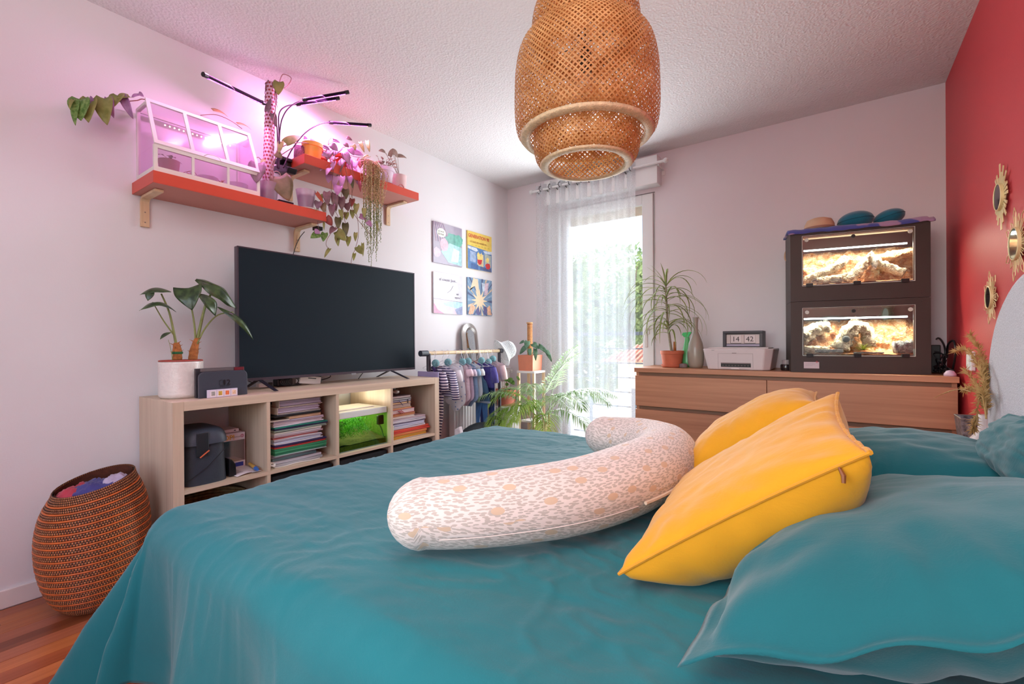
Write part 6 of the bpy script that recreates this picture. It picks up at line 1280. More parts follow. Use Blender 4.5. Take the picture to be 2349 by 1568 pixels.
# terrarium cabinet: two stacked black units with lit windows
tr = thing('terrarium', 'two stacked black framed terrariums with bright windows onto desert rocks', 'terrarium', (2.60, -0.25, DT))
e1 = V(0.613, 0.108, 0).normalized(); e2 = V(-e1.y, e1.x, 0); TO = V(2.2965, -0.424, DT); TW, TD, TH = 0.617, 0.255, 0.796
Mt = Matrix((( e1.x, e2.x, 0, TO.x), (e1.y, e2.y, 0, TO.y), (0, 0, 1, TO.z), (0, 0, 0, 1)))
M_tb = mat('anthracite_board', (64, 54, 50), 0.55, var=0.06, scale=8); M_edge = mat('bright_glass_edge', (206, 214, 206), 0.2)
def tb(a, b_, nm, m, parent=tr, bev=0): return MB().box(a, b_, Mt).build(nm, m, parent, bevel=bev)
WX = (0.062, 0.548); rock_m = None
def rockmat(nm, c1, c2, c3):
    m, nt, b_ = _new(nm); b_.inputs['Roughness'].default_value = 0.95; n1 = N(nt, 'ShaderNodeTexNoise', Scale=34, Detail=7, Roughness=0.65, Distortion=0.8); nt.links.new(coords(nt), n1.inputs['Vector'])
    nt.links.new(ramp(nt, n1.outputs[0], [(0.36, srgb(*c1)), (0.5, srgb(*c2)), (0.62, srgb(*c3))]), b_.inputs['Base Color']); n2 = N(nt, 'ShaderNodeTexNoise', Scale=55, Detail=5, Distortion=1.5); nt.links.new(coords(nt), n2.inputs['Vector']); bump(nt, b_, n2.outputs[0], 1.0, 0.02); return m
M_rock = rockmat('desert_rock', (184, 120, 74), (224, 172, 126), (238, 212, 176)); M_bark = rockmat('cholla_bark', (120, 106, 88), (206, 192, 166), (228, 220, 200)); M_slate = rockmat('slate', (96, 104, 110), (150, 158, 162), (176, 180, 180))
for zi, (b0, w0, w1) in enumerate(((0.0, 0.098, 0.355), (0.399, 0.490, 0.760))):
    b1 = b0 + 0.397; u = tr
    tb((0.0, 0, b0), (WX[0], 0.012, b1), 'front_stile', M_tb); tb((WX[1], 0, b0), (TW, 0.012, b1), 'front_stile', M_tb)
    tb((WX[0], 0.0, w1), (WX[1], 0.012, b1), 'front_rail', M_tb); tb((WX[0], 0.0, b0), (WX[1], 0.012, w0), 'front_rail', M_tb)
    tb((0, 0.0121, b0), (0.010, TD, b1), 'side_board', M_tb); tb((TW - 0.010, 0.0121, b0), (TW, TD, b1), 'side_board', M_tb); tb((0.0101, 0.0121, b1 - 0.010), (TW - 0.0101, TD, b1), 'top_board', M_tb); tb((0.0101, 0.0121, b0), (TW - 0.0101, TD, b0 + 0.012), 'floor_board', M_tb); tb((0.0101, TD - 0.008, b0 + 0.0121), (TW - 0.0101, TD, b1 - 0.0101), 'back_board', M_tb)
    gd = tb((WX[0] - 0.004, -0.004, w0 - 0.004), (WX[1] + 0.004, -0.001, w1 + 0.006), 'glass_door', glass('terrarium_glass', (250, 252, 248), 0.93))
    g = MB(); 
    for a, b_ in (((WX[0] - 0.005, w0 - 0.006), (WX[1] + 0.006, w0 - 0.003)), ((WX[0] - 0.005, w1 + 0.005), (WX[1] + 0.006, w1 + 0.0065)), ((WX[0] - 0.006, w0 - 0.003), (WX[0] - 0.004, w1 + 0.005)), ((WX[1] + 0.004, w0 - 0.003), (WX[1] + 0.006, w1 + 0.005))): g.box((a[0], -0.0042, a[1]), (b_[0], -0.0008, b_[1]), Mt)
    g.build('glass_edge', M_edge, gd)
    for x in (WX[0] + 0.012, 0.292, WX[1] - 0.052): tb((x, -0.010, w0 - 0.012), (x + 0.033, -0.0045, w0 + 0.008), 'clip', M_black, gd, 0.001)
    for x, m_ in ((WX[0] + 0.016, M_edge), (WX[1] - 0.014, M_edge), (0.292, M_black)): MB().lathe([(0.0005, 0), (0.0105 if m_ is M_edge else 0.009, 0), (0.0095, 0.004), (0.0005, 0.004)], (0, 0, 0), 20, M=Mt @ Matrix.Translation((x, -0.0045, w1 - 0.018)) @ Matrix.Rotation(radians(90), 4, 'X')).build('door_knob', m_, gd)
    for x in (0.02, 0.16, 0.3, 0.45, 0.58):
        for z in (b0 + 0.02, b1 - 0.02): MB().ball(Mt @ V(x, -0.0004, z), 0.0022, 6).build('screw', M_black, tr)
    # light tube
    za, zb_ = w1 - 0.052 - 0.012 * zi, w1 - 0.052 - 0.012 * zi
    MB().tube([Mt @ V(0.075, 0.085, za), Mt @ V(0.545, 0.085, zb_)], 0.0045, 10).build('light_tube', glow('terrarium_tube', (235, 250, 255), 16), tr)
    if zi: tb((0.03, 0.055, b1 - 0.034), (0.59, 0.10, b1 - 0.0102), 'light_box', mat('reflector_cream', (226, 214, 184), 0.4), tr, 0.003)
    lo = light('terrarium_light', 'AREA', Mt @ V(0.305, 0.09, w1 - 0.07), TERR, (1.0, 0.90, 0.74), (0, 0, 0), 0.5, 0.02); lo.rotation_euler = (0, 0, atan2(e1.y, e1.x))
    # rock back wall
    def rk(uu, vv, zi=zi, b0=b0, w0=w0, w1=w1):
        x = 0.012 + (TW - 0.024) * uu; z = b0 + 0.014 + (w1 - b0 - 0.075) * vv
        d = 0.5 + 0.5 * noise.noise((x * 24 + zi * 9, z * 26, 1)); d2 = 1 - abs(noise.noise((x * 50, z * 50, 4 + zi))); 
        y = TD - 0.03 - 0.06 * d - 0.025 * d2 * d - 0.08 * (1 - vv) ** 2 + 0.035 * max(0, vv - 0.85) / 0.15
        return Mt @ V(x, max(0.05, y), z)
    MB().grid(rk, 90, 44).build('rock_wall', M_rock, tr, smooth=True)
    MB().grid(lambda uu, vv: Mt @ V(0.012 + (TW - 0.024) * uu, 0.014 + 0.15 * vv, w0 + 0.004 + 0.018 * vv + 0.004 * noise.noise((uu * 20, vv * 8, zi))), 40, 12).build('sand', mat('desert_sand', (206, 150, 108), 0.95, var=0.2, scale=80, bumps=0.4), tr, smooth=True)
def log(pts, r_, nm, m=None, seed=0):
    P = spline([Mt @ V(*p) for p in pts], 8); mb = MB(); n = 18; vs = []; k = len(P); mb.tube(P, [r_ * (1 - 0.15 * i / k) for i in range(k)], n)
    mb.v = [tuple(V(v) * 1 + (V(v) - min(P, key=lambda q: (q - V(v)).length)).normalized() * r_ * 0.55 * noise.noise(V(v) * 90 + V(seed, 0, 0))) for v in mb.v]; return mb.build(nm, m or M_bark, tr, smooth=True)
log([(0.05, 0.10, 0.50), (0.14, 0.11, 0.555), (0.24, 0.13, 0.60), (0.29, 0.14, 0.65)], 0.026, 'branch', seed=1); log([(0.14, 0.06, 0.51), (0.24, 0.08, 0.525), (0.30, 0.09, 0.54)], 0.024, 'branch', seed=2)
log([(0.28, 0.06, 0.505), (0.33, 0.09, 0.56), (0.38, 0.12, 0.63)], 0.028, 'branch', seed=3); log([(0.38, 0.12, 0.65), (0.44, 0.10, 0.59), (0.53, 0.07, 0.535)], 0.026, 'branch', seed=4); log([(0.42, 0.14, 0.625), (0.50, 0.13, 0.64), (0.58, 0.12, 0.65)], 0.028, 'rock', M_rock, 5)
log([(0.06, 0.10, 0.19), (0.13, 0.12, 0.24), (0.20, 0.13, 0.27)], 0.040, 'branch', seed=6); log([(0.24, 0.07, 0.13), (0.28, 0.09, 0.21), (0.34, 0.12, 0.265)], 0.040, 'branch', seed=7); log([(0.30, 0.13, 0.285), (0.37, 0.11, 0.23), (0.38, 0.09, 0.14)], 0.032, 'branch', seed=8)
log([(0.07, 0.05, 0.125), (0.14, 0.05, 0.125), (0.19, 0.05, 0.12)], 0.022, 'branch', seed=11); log([(0.48, 0.06, 0.135), (0.53, 0.06, 0.14), (0.58, 0.07, 0.14)], 0.034, 'stone_hide', M_slate, 9)
MB().ball(Mt @ V(0.266, 0.038, 0.185), 0.018, 16).build('cave_mouth', mat('grey_cave', (60, 66, 72), 0.8), tr, smooth=True)
tb((0.12, 0.02, 0.112), (0.25, 0.07, 0.128), 'slate_step', M_slate, tr, 0.003); tb((0.30, 0.02, 0.106), (0.43, 0.05, 0.114), 'slate_step', M_slate, tr, 0.002)
for k in range(3): tb((0.10 + 0.01 * k, 0.03 + 0.02 * k, 0.502 + 0.012 * k), (0.25, 0.06 + 0.02 * k, 0.507 + 0.012 * k), 'slate_step', M_slate)
tb((0.345, 0.02, 0.498), (0.40, 0.06, 0.512), 'ramp', mat('cork', (196, 138, 90), 0.9), tr)
M_air = leafmat('air_plant_leaf', (150, 172, 70), (196, 206, 110), 0.5, 30, 0.4)
for k in range(34): a = k * 2.4; el = 0.15 + (k % 9) * 0.16; strap(tr, M_air, Mt @ V(0.345, 0.045, 0.125), (cos(a) * cos(el), sin(a) * cos(el) * 0.7, sin(el)), 0.042, 0.6, 0.004, 6)
nt_ = thing('paper_note', 'small white handwritten note taped low on the terrarium front', 'note', Mt @ V(0.10, 0, 0.02)); MB().box((0.062, -0.0012, 0.022), (0.135, -0.0006, 0.058), Mt).build('paper', M_pap, nt_)
for k in range(3): MB().box((0.070, -0.0016, 0.049 - k * 0.006), (0.128 - 0.012 * k, -0.00125, 0.0498 - k * 0.006), Mt).build('handwriting', mat('ink_grey', (130, 124, 136), 0.8), nt_)
MB().lathe([(0.003, 0), (0.005, 0), (0.005, 0.0015), (0.003, 0.0015)], (0, 0, 0), 14, M=Mt @ Matrix.Translation((0.124, -0.0014, 0.059)) @ Matrix.Rotation(radians(90), 4, 'X')).build('clip', mat('red_ring', (206, 90, 90), 0.4), nt_)
# things lying on top of the terrarium
bl = MB(); zt2 = TH + 0.001
def blk(u, v):
    x = -0.012 + (TW + 0.028) * u; s = -0.022 + (TD + 0.02) * v; y = s; z = zt2 + 0.008 + 0.004 * noise.noise((x * 25, s * 25, 0)) + 0.010 * max(0, u - 0.8) / 0.2
    if v < 0.12: z -= 0.026 * (0.12 - v) / 0.12; y = max(y, -0.013)
    if u > 0.96: z -= 0.006
    return Mt @ V(x, y, z)
blm, bnt, bb = _new('violet_fleece'); bb.inputs['Roughness'].default_value = 0.95; bb.inputs['Sheen Weight'].default_value = 0.3
_n1 = N(bnt, 'ShaderNodeTexNoise', Scale=9, Detail=1); bnt.links.new(coords(bnt), _n1.inputs['Vector']); bnt.links.new(ramp(bnt, _n1.outputs[0], [(0.56, srgb(72, 82, 158)), (0.585, srgb(168, 140, 176))]), bb.inputs['Base Color'])
o_ = bl.grid(blk, 70, 26).build('fleece_blanket', blm, smooth=True, solid=0.007); tag(o_, 'violet blue fleece blanket with pale spots draped over the top of the terrarium', 'blanket')
ht = thing('felt_hat', 'beige felt hat lying at the left end of the blanket', 'hat', Mt @ V(0.15, 0.10, zt2 + 0.016)); M_hat = mat('beige_felt', (206, 170, 140), 0.9, var=0.05, bumps=0.3)
MB().lathe([(0.001, 0.072), (0.035, 0.070), (0.060, 0.060), (0.072, 0.035), (0.075, 0.002), (0.095, 0.0), (0.097, 0.003)], Mt @ V(0.155, 0.11, zt2 + 0.014), 40).build('crown', M_hat, ht, smooth=True)
MB().lathe([(0.0752, 0.0005), (0.0765, 0.012), (0.0745, 0.013)], Mt @ V(0.155, 0.11, zt2 + 0.018), 40).build('ribbon', mat('brown_ribbon', (150, 110, 96), 0.7), ht, smooth=True)
M_tc = fabric('petrol_velour', (18, 104, 128), 0.08, 8, wrinkle=0.1, sheen=0.5)
for (x, s, a, lab) in ((0.325, 0.084, 0.10, 'flat petrol blue round cushion in the middle of the blanket'), (0.475, 0.070, 0.28, 'tilted petrol blue oval cushion at the right of the blanket')):
    t = thing('round_cushion', lab, 'cushion', Mt @ V(x, 0.10, zt2 + 0.015)); R_ = Matrix.Rotation(a, 3, 'Y').to_4x4()
    MB().ball(Mt @ V(x, 0.11, zt2 + 0.05), s, 32, (1.0, 0.95, 0.62), M=Matrix.Rotation(-a, 4, 'Y')).build('body', M_tc, t, smooth=True)
    MB().tube([Mt @ V(x, 0.11, zt2 + 0.05) + (Matrix.Rotation(-a, 4, 'Y') @ V(s * cos(q), s * 0.95 * sin(q), 0)) for q in [k * pi / 20 for k in range(40)]], 0.0016, 5, closed=True).build('seam', mat('petrol_thread', (14, 70, 90), 0.8), t)
t = thing('sun_hat_brim', 'beige straw brim poking out behind the left side of the terrarium', 'hat', (2.285, -0.14, 1.49)); mb = MB()
for k in range(7): mb.tube([V(2.262 + 0.016 * cos(a) * (1 - k * 0.1), -0.15 + 0.05 * sin(a) * (1 - k * 0.1), 1.50 + 0.045 * sin(a) * (1 - k * 0.1) ) for a in [q * pi / 10 for q in range(20)]], 0.0035, 5, closed=True)
mb.build('brim', M_hat, t, smooth=True)
# cables and odds on the right end of the dresser
t = thing('cable_bundle', 'tangle of black cables and plugs right of the terrarium', 'cable', (2.945, -0.25, DT)); mb = MB(); r = random.Random(9)
for k in range(9):
    a = [V(2.925 + r.uniform(0, 0.05), -0.20 - r.uniform(0, 0.14), DT + 0.006 + r.uniform(0, 0.01))]
    for j in range(4): a.append(V(2.925 + r.uniform(-0.005, 0.06), -0.15 - r.uniform(0, 0.2), DT + r.uniform(0.01, 0.12 if k > 3 else 0.05)))
    mb.tube(spline(a, 6), 0.003, 5)
for pts in ([(2.965, 0.123, 0.938), (2.965, -0.051, 0.976), (2.965, -0.218, 0.941), (2.965, -0.253, 0.885), (2.965, -0.153, 0.824)], [(2.985, -0.157, 0.871), (2.985, -0.195, 0.941), (2.985, -0.341, 0.96), (2.985, -0.381, 0.9), (2.985, -0.316, 0.822)]): mb.tube(spline(pts, 6), 0.005, 6)
mb.build('cables', M_black, t, smooth=True)
t = thing('black_charger', 'black plug charger standing behind the cables against the wall', 'adapter', (2.95, -0.10, DT)); MB().box((2.925, -0.13, DT), (2.965, -0.08, DT + 0.15)).build('case', M_black, t, bevel=0.004)
t = thing('speaker_puck', 'lilac white smart puck at the right end of the dresser', 'speaker', (2.965, -0.385, DT)); MB().lathe([(0.001, 0), (0.024, 0), (0.023, 0.012), (0.014, 0.026), (0.001, 0.030)], (2.962, -0.40, DT), 24).build('body', mat('lilac_white', (206, 184, 206), 0.3), t, smooth=True)
t = thing('socket', 'white plastic switch on the red wall behind the dried grass', 'switch', (RW - 0.006, -0.62, 0.83)); MB().box((RW - 0.016, -0.665, 0.83), (RW - 0.0004, -0.578, 0.915)).build('plate', M_pvc, t, bevel=0.003); MB().box((RW - 0.019, -0.652, 0.845), (RW - 0.0161, -0.592, 0.90)).build('rocker', M_pvc, t, bevel=0.001)
# sunburst mirrors
M_brass = mat('pale_brass', (228, 208, 156), 0.4, 0.25, var=0.05); M_mir = mat('mirror_glass', (70, 78, 86), 0.06, 1.0, var=0)
def rim_mirror(nm, lab, y, z, ri, ro, kind):
    t = thing(nm, lab, 'mirror', (RW - 0.02, y, z), None); x0 = RW - 0.014; MX = Matrix.Translation((x0, y, z)) @ Matrix.Rotation(radians(-90), 4, 'Y')
    MB().lathe([(0.0005, 0.0045), (ri - 0.0031, 0.0045), (ri - 0.0031, 0), (0.0005, 0)], (0, 0, 0), 40, M=MX).build('glass', M_mir, t, smooth=True, auto=30)
    MB().lathe([(ri - 0.003, 0.0), (ri - 0.003, 0.0055), (ri - 0.001, 0.0065), (ri + 0.001, 0.005), (ri + 0.001, -0.003), (ri - 0.003, -0.003)], (0, 0, 0), 40, M=MX).build('ring', M_brass, t, smooth=True, auto=40)
    MB().lathe([(0.0005, -0.0135), (ri * 0.6, -0.0135), (ri * 0.6, -0.0032), (0.0005, -0.0032)], (0, 0, 0), 24, M=MX).build('back_plate', M_brass, t)
    P = lambda r_, a, x=0: V(x0 + 0.003 + x, y + r_ * cos(a), z + r_ * sin(a)); rd = random.Random(int(z * 100))
    if kind == 'bars':
        for k in range(30):
            a = k * 2 * pi / 30 + 0.03; L = ro * (1.0 if k % 15 == 7 else rd.choice((0.62, 0.72, 0.84, 0.9)) * (0.78 if abs(cos(a)) > 0.75 else 1.0)); w = 0.0055
            s = V(0, -sin(a), cos(a)); A_, B_ = P(ri, a), P(L, a)
            mb = MB().add([A_ - s * w * 0.7, A_ + s * w * 0.7, B_ + s * w, B_ - s * w] + [v + V(0.0025, 0, 0) for v in (A_ - s * w * 0.7, A_ + s * w * 0.7, B_ + s * w, B_ - s * w)], [(0, 1, 2, 3), (4, 7, 6, 5), (0, 4, 5, 1), (1, 5, 6, 2), (2, 6, 7, 3), (3, 7, 4, 0)]); mb.build('ray', M_brass, t)
    else:
        for k in range(14):
            a = k * 2 * pi / 14 + 0.05; L = ro * (1.0 if k % 2 else 0.78); w = 0.014 if k % 2 else 0.010
            s = V(0, -sin(a), cos(a)); mid = P(L * 0.82, a)
            MB().tube([P(ri + 0.001, a - 0.12), mid - s * w, P(L, a), mid + s * w, P(ri + 0.001, a + 0.12)], 0.0013, 5).tube([P(ri + 0.001, a), P(L * 0.75, a)], 0.001, 4).build('wire_petal', M_brass, t)
rim_mirror('sunburst_mirror', 'sunburst mirror with solid flat brass rays, highest on the red wall', -1.10, 1.483, 0.048, 0.121, 'bars')
rim_mirror('sunburst_mirror', 'wire petal mirror at the right edge of the picture', -1.285, 1.283, 0.053, 0.125, 'wire')
rim_mirror('sunburst_mirror', 'small wire petal mirror partly hidden by the headboard', -0.965, 1.130, 0.043, 0.105, 'wire')
# nightstand with vase of dried grass and basket
ns = thing('nightstand', 'white nightstand between the dresser and the bed, mostly hidden', 'nightstand', (2.86, -1.05, 0))
MB().box((2.72, -1.24, 0.46), (2.99, -0.66, 0.49)).build('top_board', M_white, ns, bevel=0.002)
for x in (2.74, 2.965):
    for y in (-1.22, -0.70): MB().box((x - 0.012, y - 0.012, 0), (x + 0.012, y + 0.012, 0.4595)).build('leg', M_white, ns)
vz = thing('grass_vase', 'white bulbous vase holding dried pampas grass beside the headboard', 'vase', (2.946, -1.165, 0.4905))
MB().lathe([(0.001, 0), (0.040, 0), (0.055, 0.03), (0.058, 0.07), (0.045, 0.12), (0.024, 0.15), (0.019, 0.19), (0.021, 0.21), (0.018, 0.21), (0.015, 0.17), (0.001, 0.15)], (2.946, -1.165, 0.4905), 32).build('body', mat('blush_white_glaze', (226, 214, 210), 0.3), vz, smooth=True)
M_pam = leafmat('dried_grass', (186, 146, 84), (214, 182, 124), 0.7, 40, 0.3)
dg = thing('dried_grass', 'golden dried grass plumes arching out of the white vase', 'dried flowers', (2.925, -1.13, 0.69)); r = random.Random(21)
for pi_, (pts, L0, wd) in enumerate((([(2.9, -1.412, 0.717), (2.9, -1.393, 0.827), (2.9, -1.291, 0.893), (2.9, -1.127, 0.934), (2.9, -0.931, 0.922)], 0.15, 1), ([(2.92, -1.304, 0.704), (2.92, -1.306, 0.821), (2.92, -1.267, 0.892), (2.92, -1.177, 0.951), (2.92, -1.077, 0.986)], 0.25, 1), ([(2.93, -1.25, 0.712), (2.93, -1.251, 0.787), (2.93, -1.217, 0.86), (2.93, -1.182, 0.904)], 0.1, 1.2), ([(2.905, -1.385, 0.721), (2.905, -1.365, 0.782), (2.905, -1.261, 0.816), (2.905, -1.094, 0.852)], 0.15, 1.2), ([(2.89, -1.467, 0.724), (2.89, -1.436, 0.775), (2.89, -1.404, 0.799), (2.89, -1.333, 0.705), (2.89, -1.295, 0.663)], 0.3, 1), ([(2.9, -1.413, 0.745), (2.9, -1.348, 0.794), (2.9, -1.193, 0.795), (2.9, -1.087, 0.778)], 0.1, 1.1), ([(2.92, -1.315, 0.72), (2.92, -1.305, 0.791), (2.92, -1.306, 0.835), (2.92, -1.296, 0.879)], 0.1, 1.2))):
    P = spline(pts, 8); MB().tube(P, [0.0022 - 0.0016 * i / len(P) for i in range(len(P))], 5).build('stalk', M_pam, dg, smooth=True); mb = MB(); n = len(P)
    for i in range(int(n * L0), n):
        d = (P[min(i + 1, n - 1)] - P[max(i - 1, 0)]).normalized()
        for k in range(12):
            s = (d * r.uniform(0.6, 1.3) + V(r.gauss(0, 0.5), r.gauss(0, 0.5), r.gauss(0, 0.5)) * wd).normalized(); L = r.uniform(0.016, 0.030); b_ = P[i].lerp(P[min(i + 1, n - 1)], r.random()); w_ = s.orthogonal().normalized() * r.uniform(0.0012, 0.0024); w2 = s.cross(w_)
            mb.add([b_, b_ + s * L * 0.4 + w_, b_ + s * L, b_ + s * L * 0.4 - w_, b_ + s * L * 0.4 + w2], [(0, 1, 2, 4), (0, 4, 2, 3)])
    q = mb.build('plume', M_pam, dg); q['kind'] = 'stuff'
MB().tube(spline([(2.86, -1.434, 0.803), (2.86, -1.339, 0.801), (2.86, -1.196, 0.787), (2.86, -0.983, 0.754), (2.86, -0.731, 0.708)], 5), [0.0016] * 12 + [0.0024] * 3 + [0.0012] * 5 + [0.0004], 5).build('single_blade', M_pam, dg)
bt = thing('wire_basket', 'square silver mottled basket bin beside the right end of the dresser', 'basket', (2.955, -0.88, 0.4905)); M_mot = mat('mottled_silver', (130, 128, 134), 0.35, 0.7, var=0.8, scale=70)
mb = MB(); A0 = [(2.930, -0.93), (2.99, -0.93), (2.99, -0.83), (2.930, -0.83)]; A1 = [(2.915, -0.945), (2.994, -0.945), (2.994, -0.815), (2.915, -0.815)]
vs = [(x, y, 0.4912) for x, y in A0] + [(x, y, 0.652) for x, y in A1]; mb.add(vs, [(0, 1, 2, 3)] + [(i, (i + 1) % 4, 4 + (i + 1) % 4, 4 + i) for i in range(4)]); mb.build('body', M_mot, bt, solid=0.003)
MB().tube([V(x, y, 0.652) for x, y in A1], 0.003, 6, closed=True).build('rim', M_steel, bt)

# ================================================================ WINDOW CORNER
# curtain pole, eyelets, sheer curtains
cr = thing('curtain_pole', 'white curtain pole with ball ends above the window', 'curtain pole', (0.95, -0.125, 2.27)); zr = 2.268
MB().tube([(0.36, -0.125, zr), (1.49, -0.125, zr + 0.006)], 0.010, 14).build('pole', M_pvc, cr, smooth=True, auto=40)
for x in (0.345, 1.505): MB().ball((x, -0.125, zr + (0.006 if x > 1 else 0)), 0.019, 16).build('finial', M_pvc, cr, smooth=True)
for x, y0 in ((0.42, -0.0005), (1.452, -0.0005)): MB().box((x - 0.006, -0.128, zr - 0.018), (x + 0.006, y0, zr - 0.011)).box((x - 0.012, -0.006, zr - 0.055), (x + 0.012, y0, zr - 0.0185)).build('bracket', M_pvc, cr, bevel=0.002)
def sheer():
    m, nt, b = _new('sheer_voile'); nt.nodes.remove(b)
    tr_ = N(nt, 'ShaderNodeBsdfTransparent'); tl = N(nt, 'ShaderNodeBsdfTranslucent'); df = N(nt, 'ShaderNodeBsdfDiffuse'); tl.inputs[0].default_value = srgb(238, 242, 246); df.inputs[0].default_value = srgb(236, 238, 240)
    a = N(nt, 'ShaderNodeMixShader'); a.inputs[0].default_value = 0.45; nt.links.new(tl.outputs[0], a.inputs[1]); nt.links.new(df.outputs[0], a.inputs[2])
    w = N(nt, 'ShaderNodeTexNoise', Scale=1.0, Detail=3); nt.links.new(coords(nt, (90, 90, 420)), w.inputs['Vector'])
    mr = N(nt, 'ShaderNodeMapRange'); mr.inputs['From Min'].default_value = 0.35; mr.inputs['From Max'].default_value = 0.65; mr.inputs['To Min'].default_value = 0.42; mr.inputs['To Max'].default_value = 0.58; nt.links.new(w.outputs[0], mr.inputs[0])
    x = N(nt, 'ShaderNodeMixShader'); nt.links.new(mr.outputs[0], x.inputs[0]); nt.links.new(tr_.outputs[0], x.inputs[1]); nt.links.new(a.outputs[0], x.inputs[2]); nt.links.new(x.outputs[0], nt.nodes['Material Output'].inputs[0]); return m
M_sheer = sheer()
def curtain(x0, x1, ztop, zbot, nfold, seed, label, amp=0.024, flare=0.0):
    def fn(u, v):
        z = ztop + (zbot - ztop) * v; xx = x0 + (x1 - x0) * u + flare * v * (u - 0.5); ph = u * nfold * 2 * pi + 0.7 * noise.noise((u * 5, v * 1.3, seed)) * (0.3 + v)
        y = -0.115 + amp * sin(ph) * (1.0 - 0.15 * v) + 0.008 * noise.noise((u * 11, v * 3, seed)) + 0.004 * sin(ph * 2 + 1) 
        return V(xx + 0.012 * v * noise.noise((u * 6, v * 2, seed + 5)), y, z)
    t = thing('sheer_curtain', label, 'curtain', ((x0 + x1) / 2, -0.115, zbot), 'sheer curtain panels')
    MB().grid(fn, int(nfold * 26), 40).build('cloth', M_sheer, t, smooth=True)
    MB().grid(lambda u, v: fn(u, v * 0.043) + V(0, -0.0012, 0), int(nfold * 26), 4).build('header', M_sheer, t, smooth=True)
    for k in range(int(nfold * 2)):
        u = (k + 0.5) / (nfold * 2); 
        if u > 1: break
        c = fn(u, 0.018); MB().tube([V(c.x + 0.004 * cos(a), c.y + 0.021 * cos(a), zr + 0.003 + 0.021 * sin(a)) for a in [q * pi / 10 for q in range(20)]], 0.0035, 6, closed=True).build('eyelet', mat('gunmetal', (96, 92, 94), 0.35, 0.7), t, smooth=True)
curtain(0.385, 0.665, 2.318, 0.012, 3, 1, 'left sheer curtain panel gathered before the window frame'); curtain(0.655, 1.275, 2.318, 0.012, 6, 2, 'wide right sheer curtain panel hanging across the glass', flare=-0.03)
# roller blind strip behind the curtain
tag(MB().box((WX0 + 0.21, 0.024, 1.955), (WX1 - 0.10, 0.027, 2.019)).box((WX0 + 0.21, 0.0235, 1.948), (WX1 - 0.10, 0.030, 1.9545)).build('window_blind', mat('cream_blind', (226, 214, 186), 0.8)), 'cream blind edge lowered at the top of the glass door', 'blind')

# radiator with mirror standing on it
rd_ = thing('radiator', 'white fluted panel radiator under the mirror on the left wall', 'radiator', (0.08, -0.50, 0.12)); M_rad = mat('radiator_enamel', (226, 224, 222), 0.35, var=0.02)
RY0, RY1, RZ0, RZ1 = -0.86, -0.125, 0.14, 0.742
MB().box((0.045, RY0, RZ0), (0.10, RY1, RZ1 - 0.012)).build('panel', M_rad, rd_, bevel=0.004); mb = MB()
k = 0; y = RY0 + 0.03
while y < RY1 - 0.04: mb.tube([(0.101, y, RZ0 + 0.03), (0.101, y, RZ1 - 0.05)], 0.010, 8); y += 0.0333
q = mb.build('flutes', M_rad, rd_, smooth=True, auto=50); q['kind'] = 'stuff'
MB().box((0.035, RY0, RZ1 - 0.0118), (0.112, RY1, RZ1)).build('top_grille', M_rad, rd_, bevel=0.003)
for y_ in (RY0 + 0.12, RY1 - 0.12): MB().box((0.001, y_ - 0.02, 0.3), (0.0448, y_ + 0.02, 0.34)).build('wall_bracket', M_rad, rd_)
MB().tube([(0.075, RY1, 0.70), (0.075, RY1 + 0.03, 0.70)], 0.008, 10).tube([(0.075, RY1 + 0.031, 0.70), (0.075, RY1 + 0.065, 0.70)], [0.017, 0.015], 14).build('valve', M_rad, rd_, smooth=True, auto=40)
def arch(w, h, n=18): return [(-w, 0), (-w, h - w)] + [(-w * cos(a), h - w + w * sin(a)) for a in [i * pi / n for i in range(1, n)]] + [(w, h - w), (w, 0)]
am = thing('arched_mirror', 'silver arched mirror leaning on the wall above the radiator', 'mirror', (0.06, -0.60, RZ1 + 0.001)); lean = V(-0.11, 0, 1).normalized(); cy, cz_ = -0.600, RZ1 + 0.0012
out, mid, inn = arch(0.095, 0.385), arch(0.068, 0.352), arch(0.052, 0.33)
def ring(a, b, x0, x1, nm, m):
    mb = MB(); k = len(a); A_ = [V(x0, cy, cz_) + V(0, 1, 0) * p[0] + lean * p[1] for p in a]; B_ = [V(x1, cy, cz_) + V(0, 1, 0) * p[0] + lean * p[1] for p in b]; vs = A_ + B_ + [v + V(-0.012, 0, 0) for v in A_] + [v + V(-0.012, 0, 0) for v in B_]
    fs = [(i, i + 1, k + i + 1, k + i) for i in range(k - 1)] + [(2 * k + i, 3 * k + i, 3 * k + i + 1, 2 * k + i + 1) for i in range(k - 1)] + [(i, 2 * k + i, 2 * k + i + 1, i + 1) for i in range(k - 1)] + [(k + i, k + i + 1, 3 * k + i + 1, 3 * k + i) for i in range(k - 1)]
    mb.add(vs, fs).build(nm, m, am, smooth=True, auto=35)
ring(out, mid, 0.075, 0.085, 'outer_frame', mat('silver_leaf', (176, 172, 168), 0.3, 0.7, var=0.1)); ring(mid, inn, 0.0845, 0.077, 'inner_frame', mat('silver_leaf_dark', (136, 132, 130), 0.3, 0.7, var=0.1))
MB().slab(inn, (-0.006, 0, 0), V(0.076, cy, cz_), (0, 1, 0), lean).build('glass', mat('mirror_bright', (220, 226, 230), 0.03, 1.0, var=0), am)

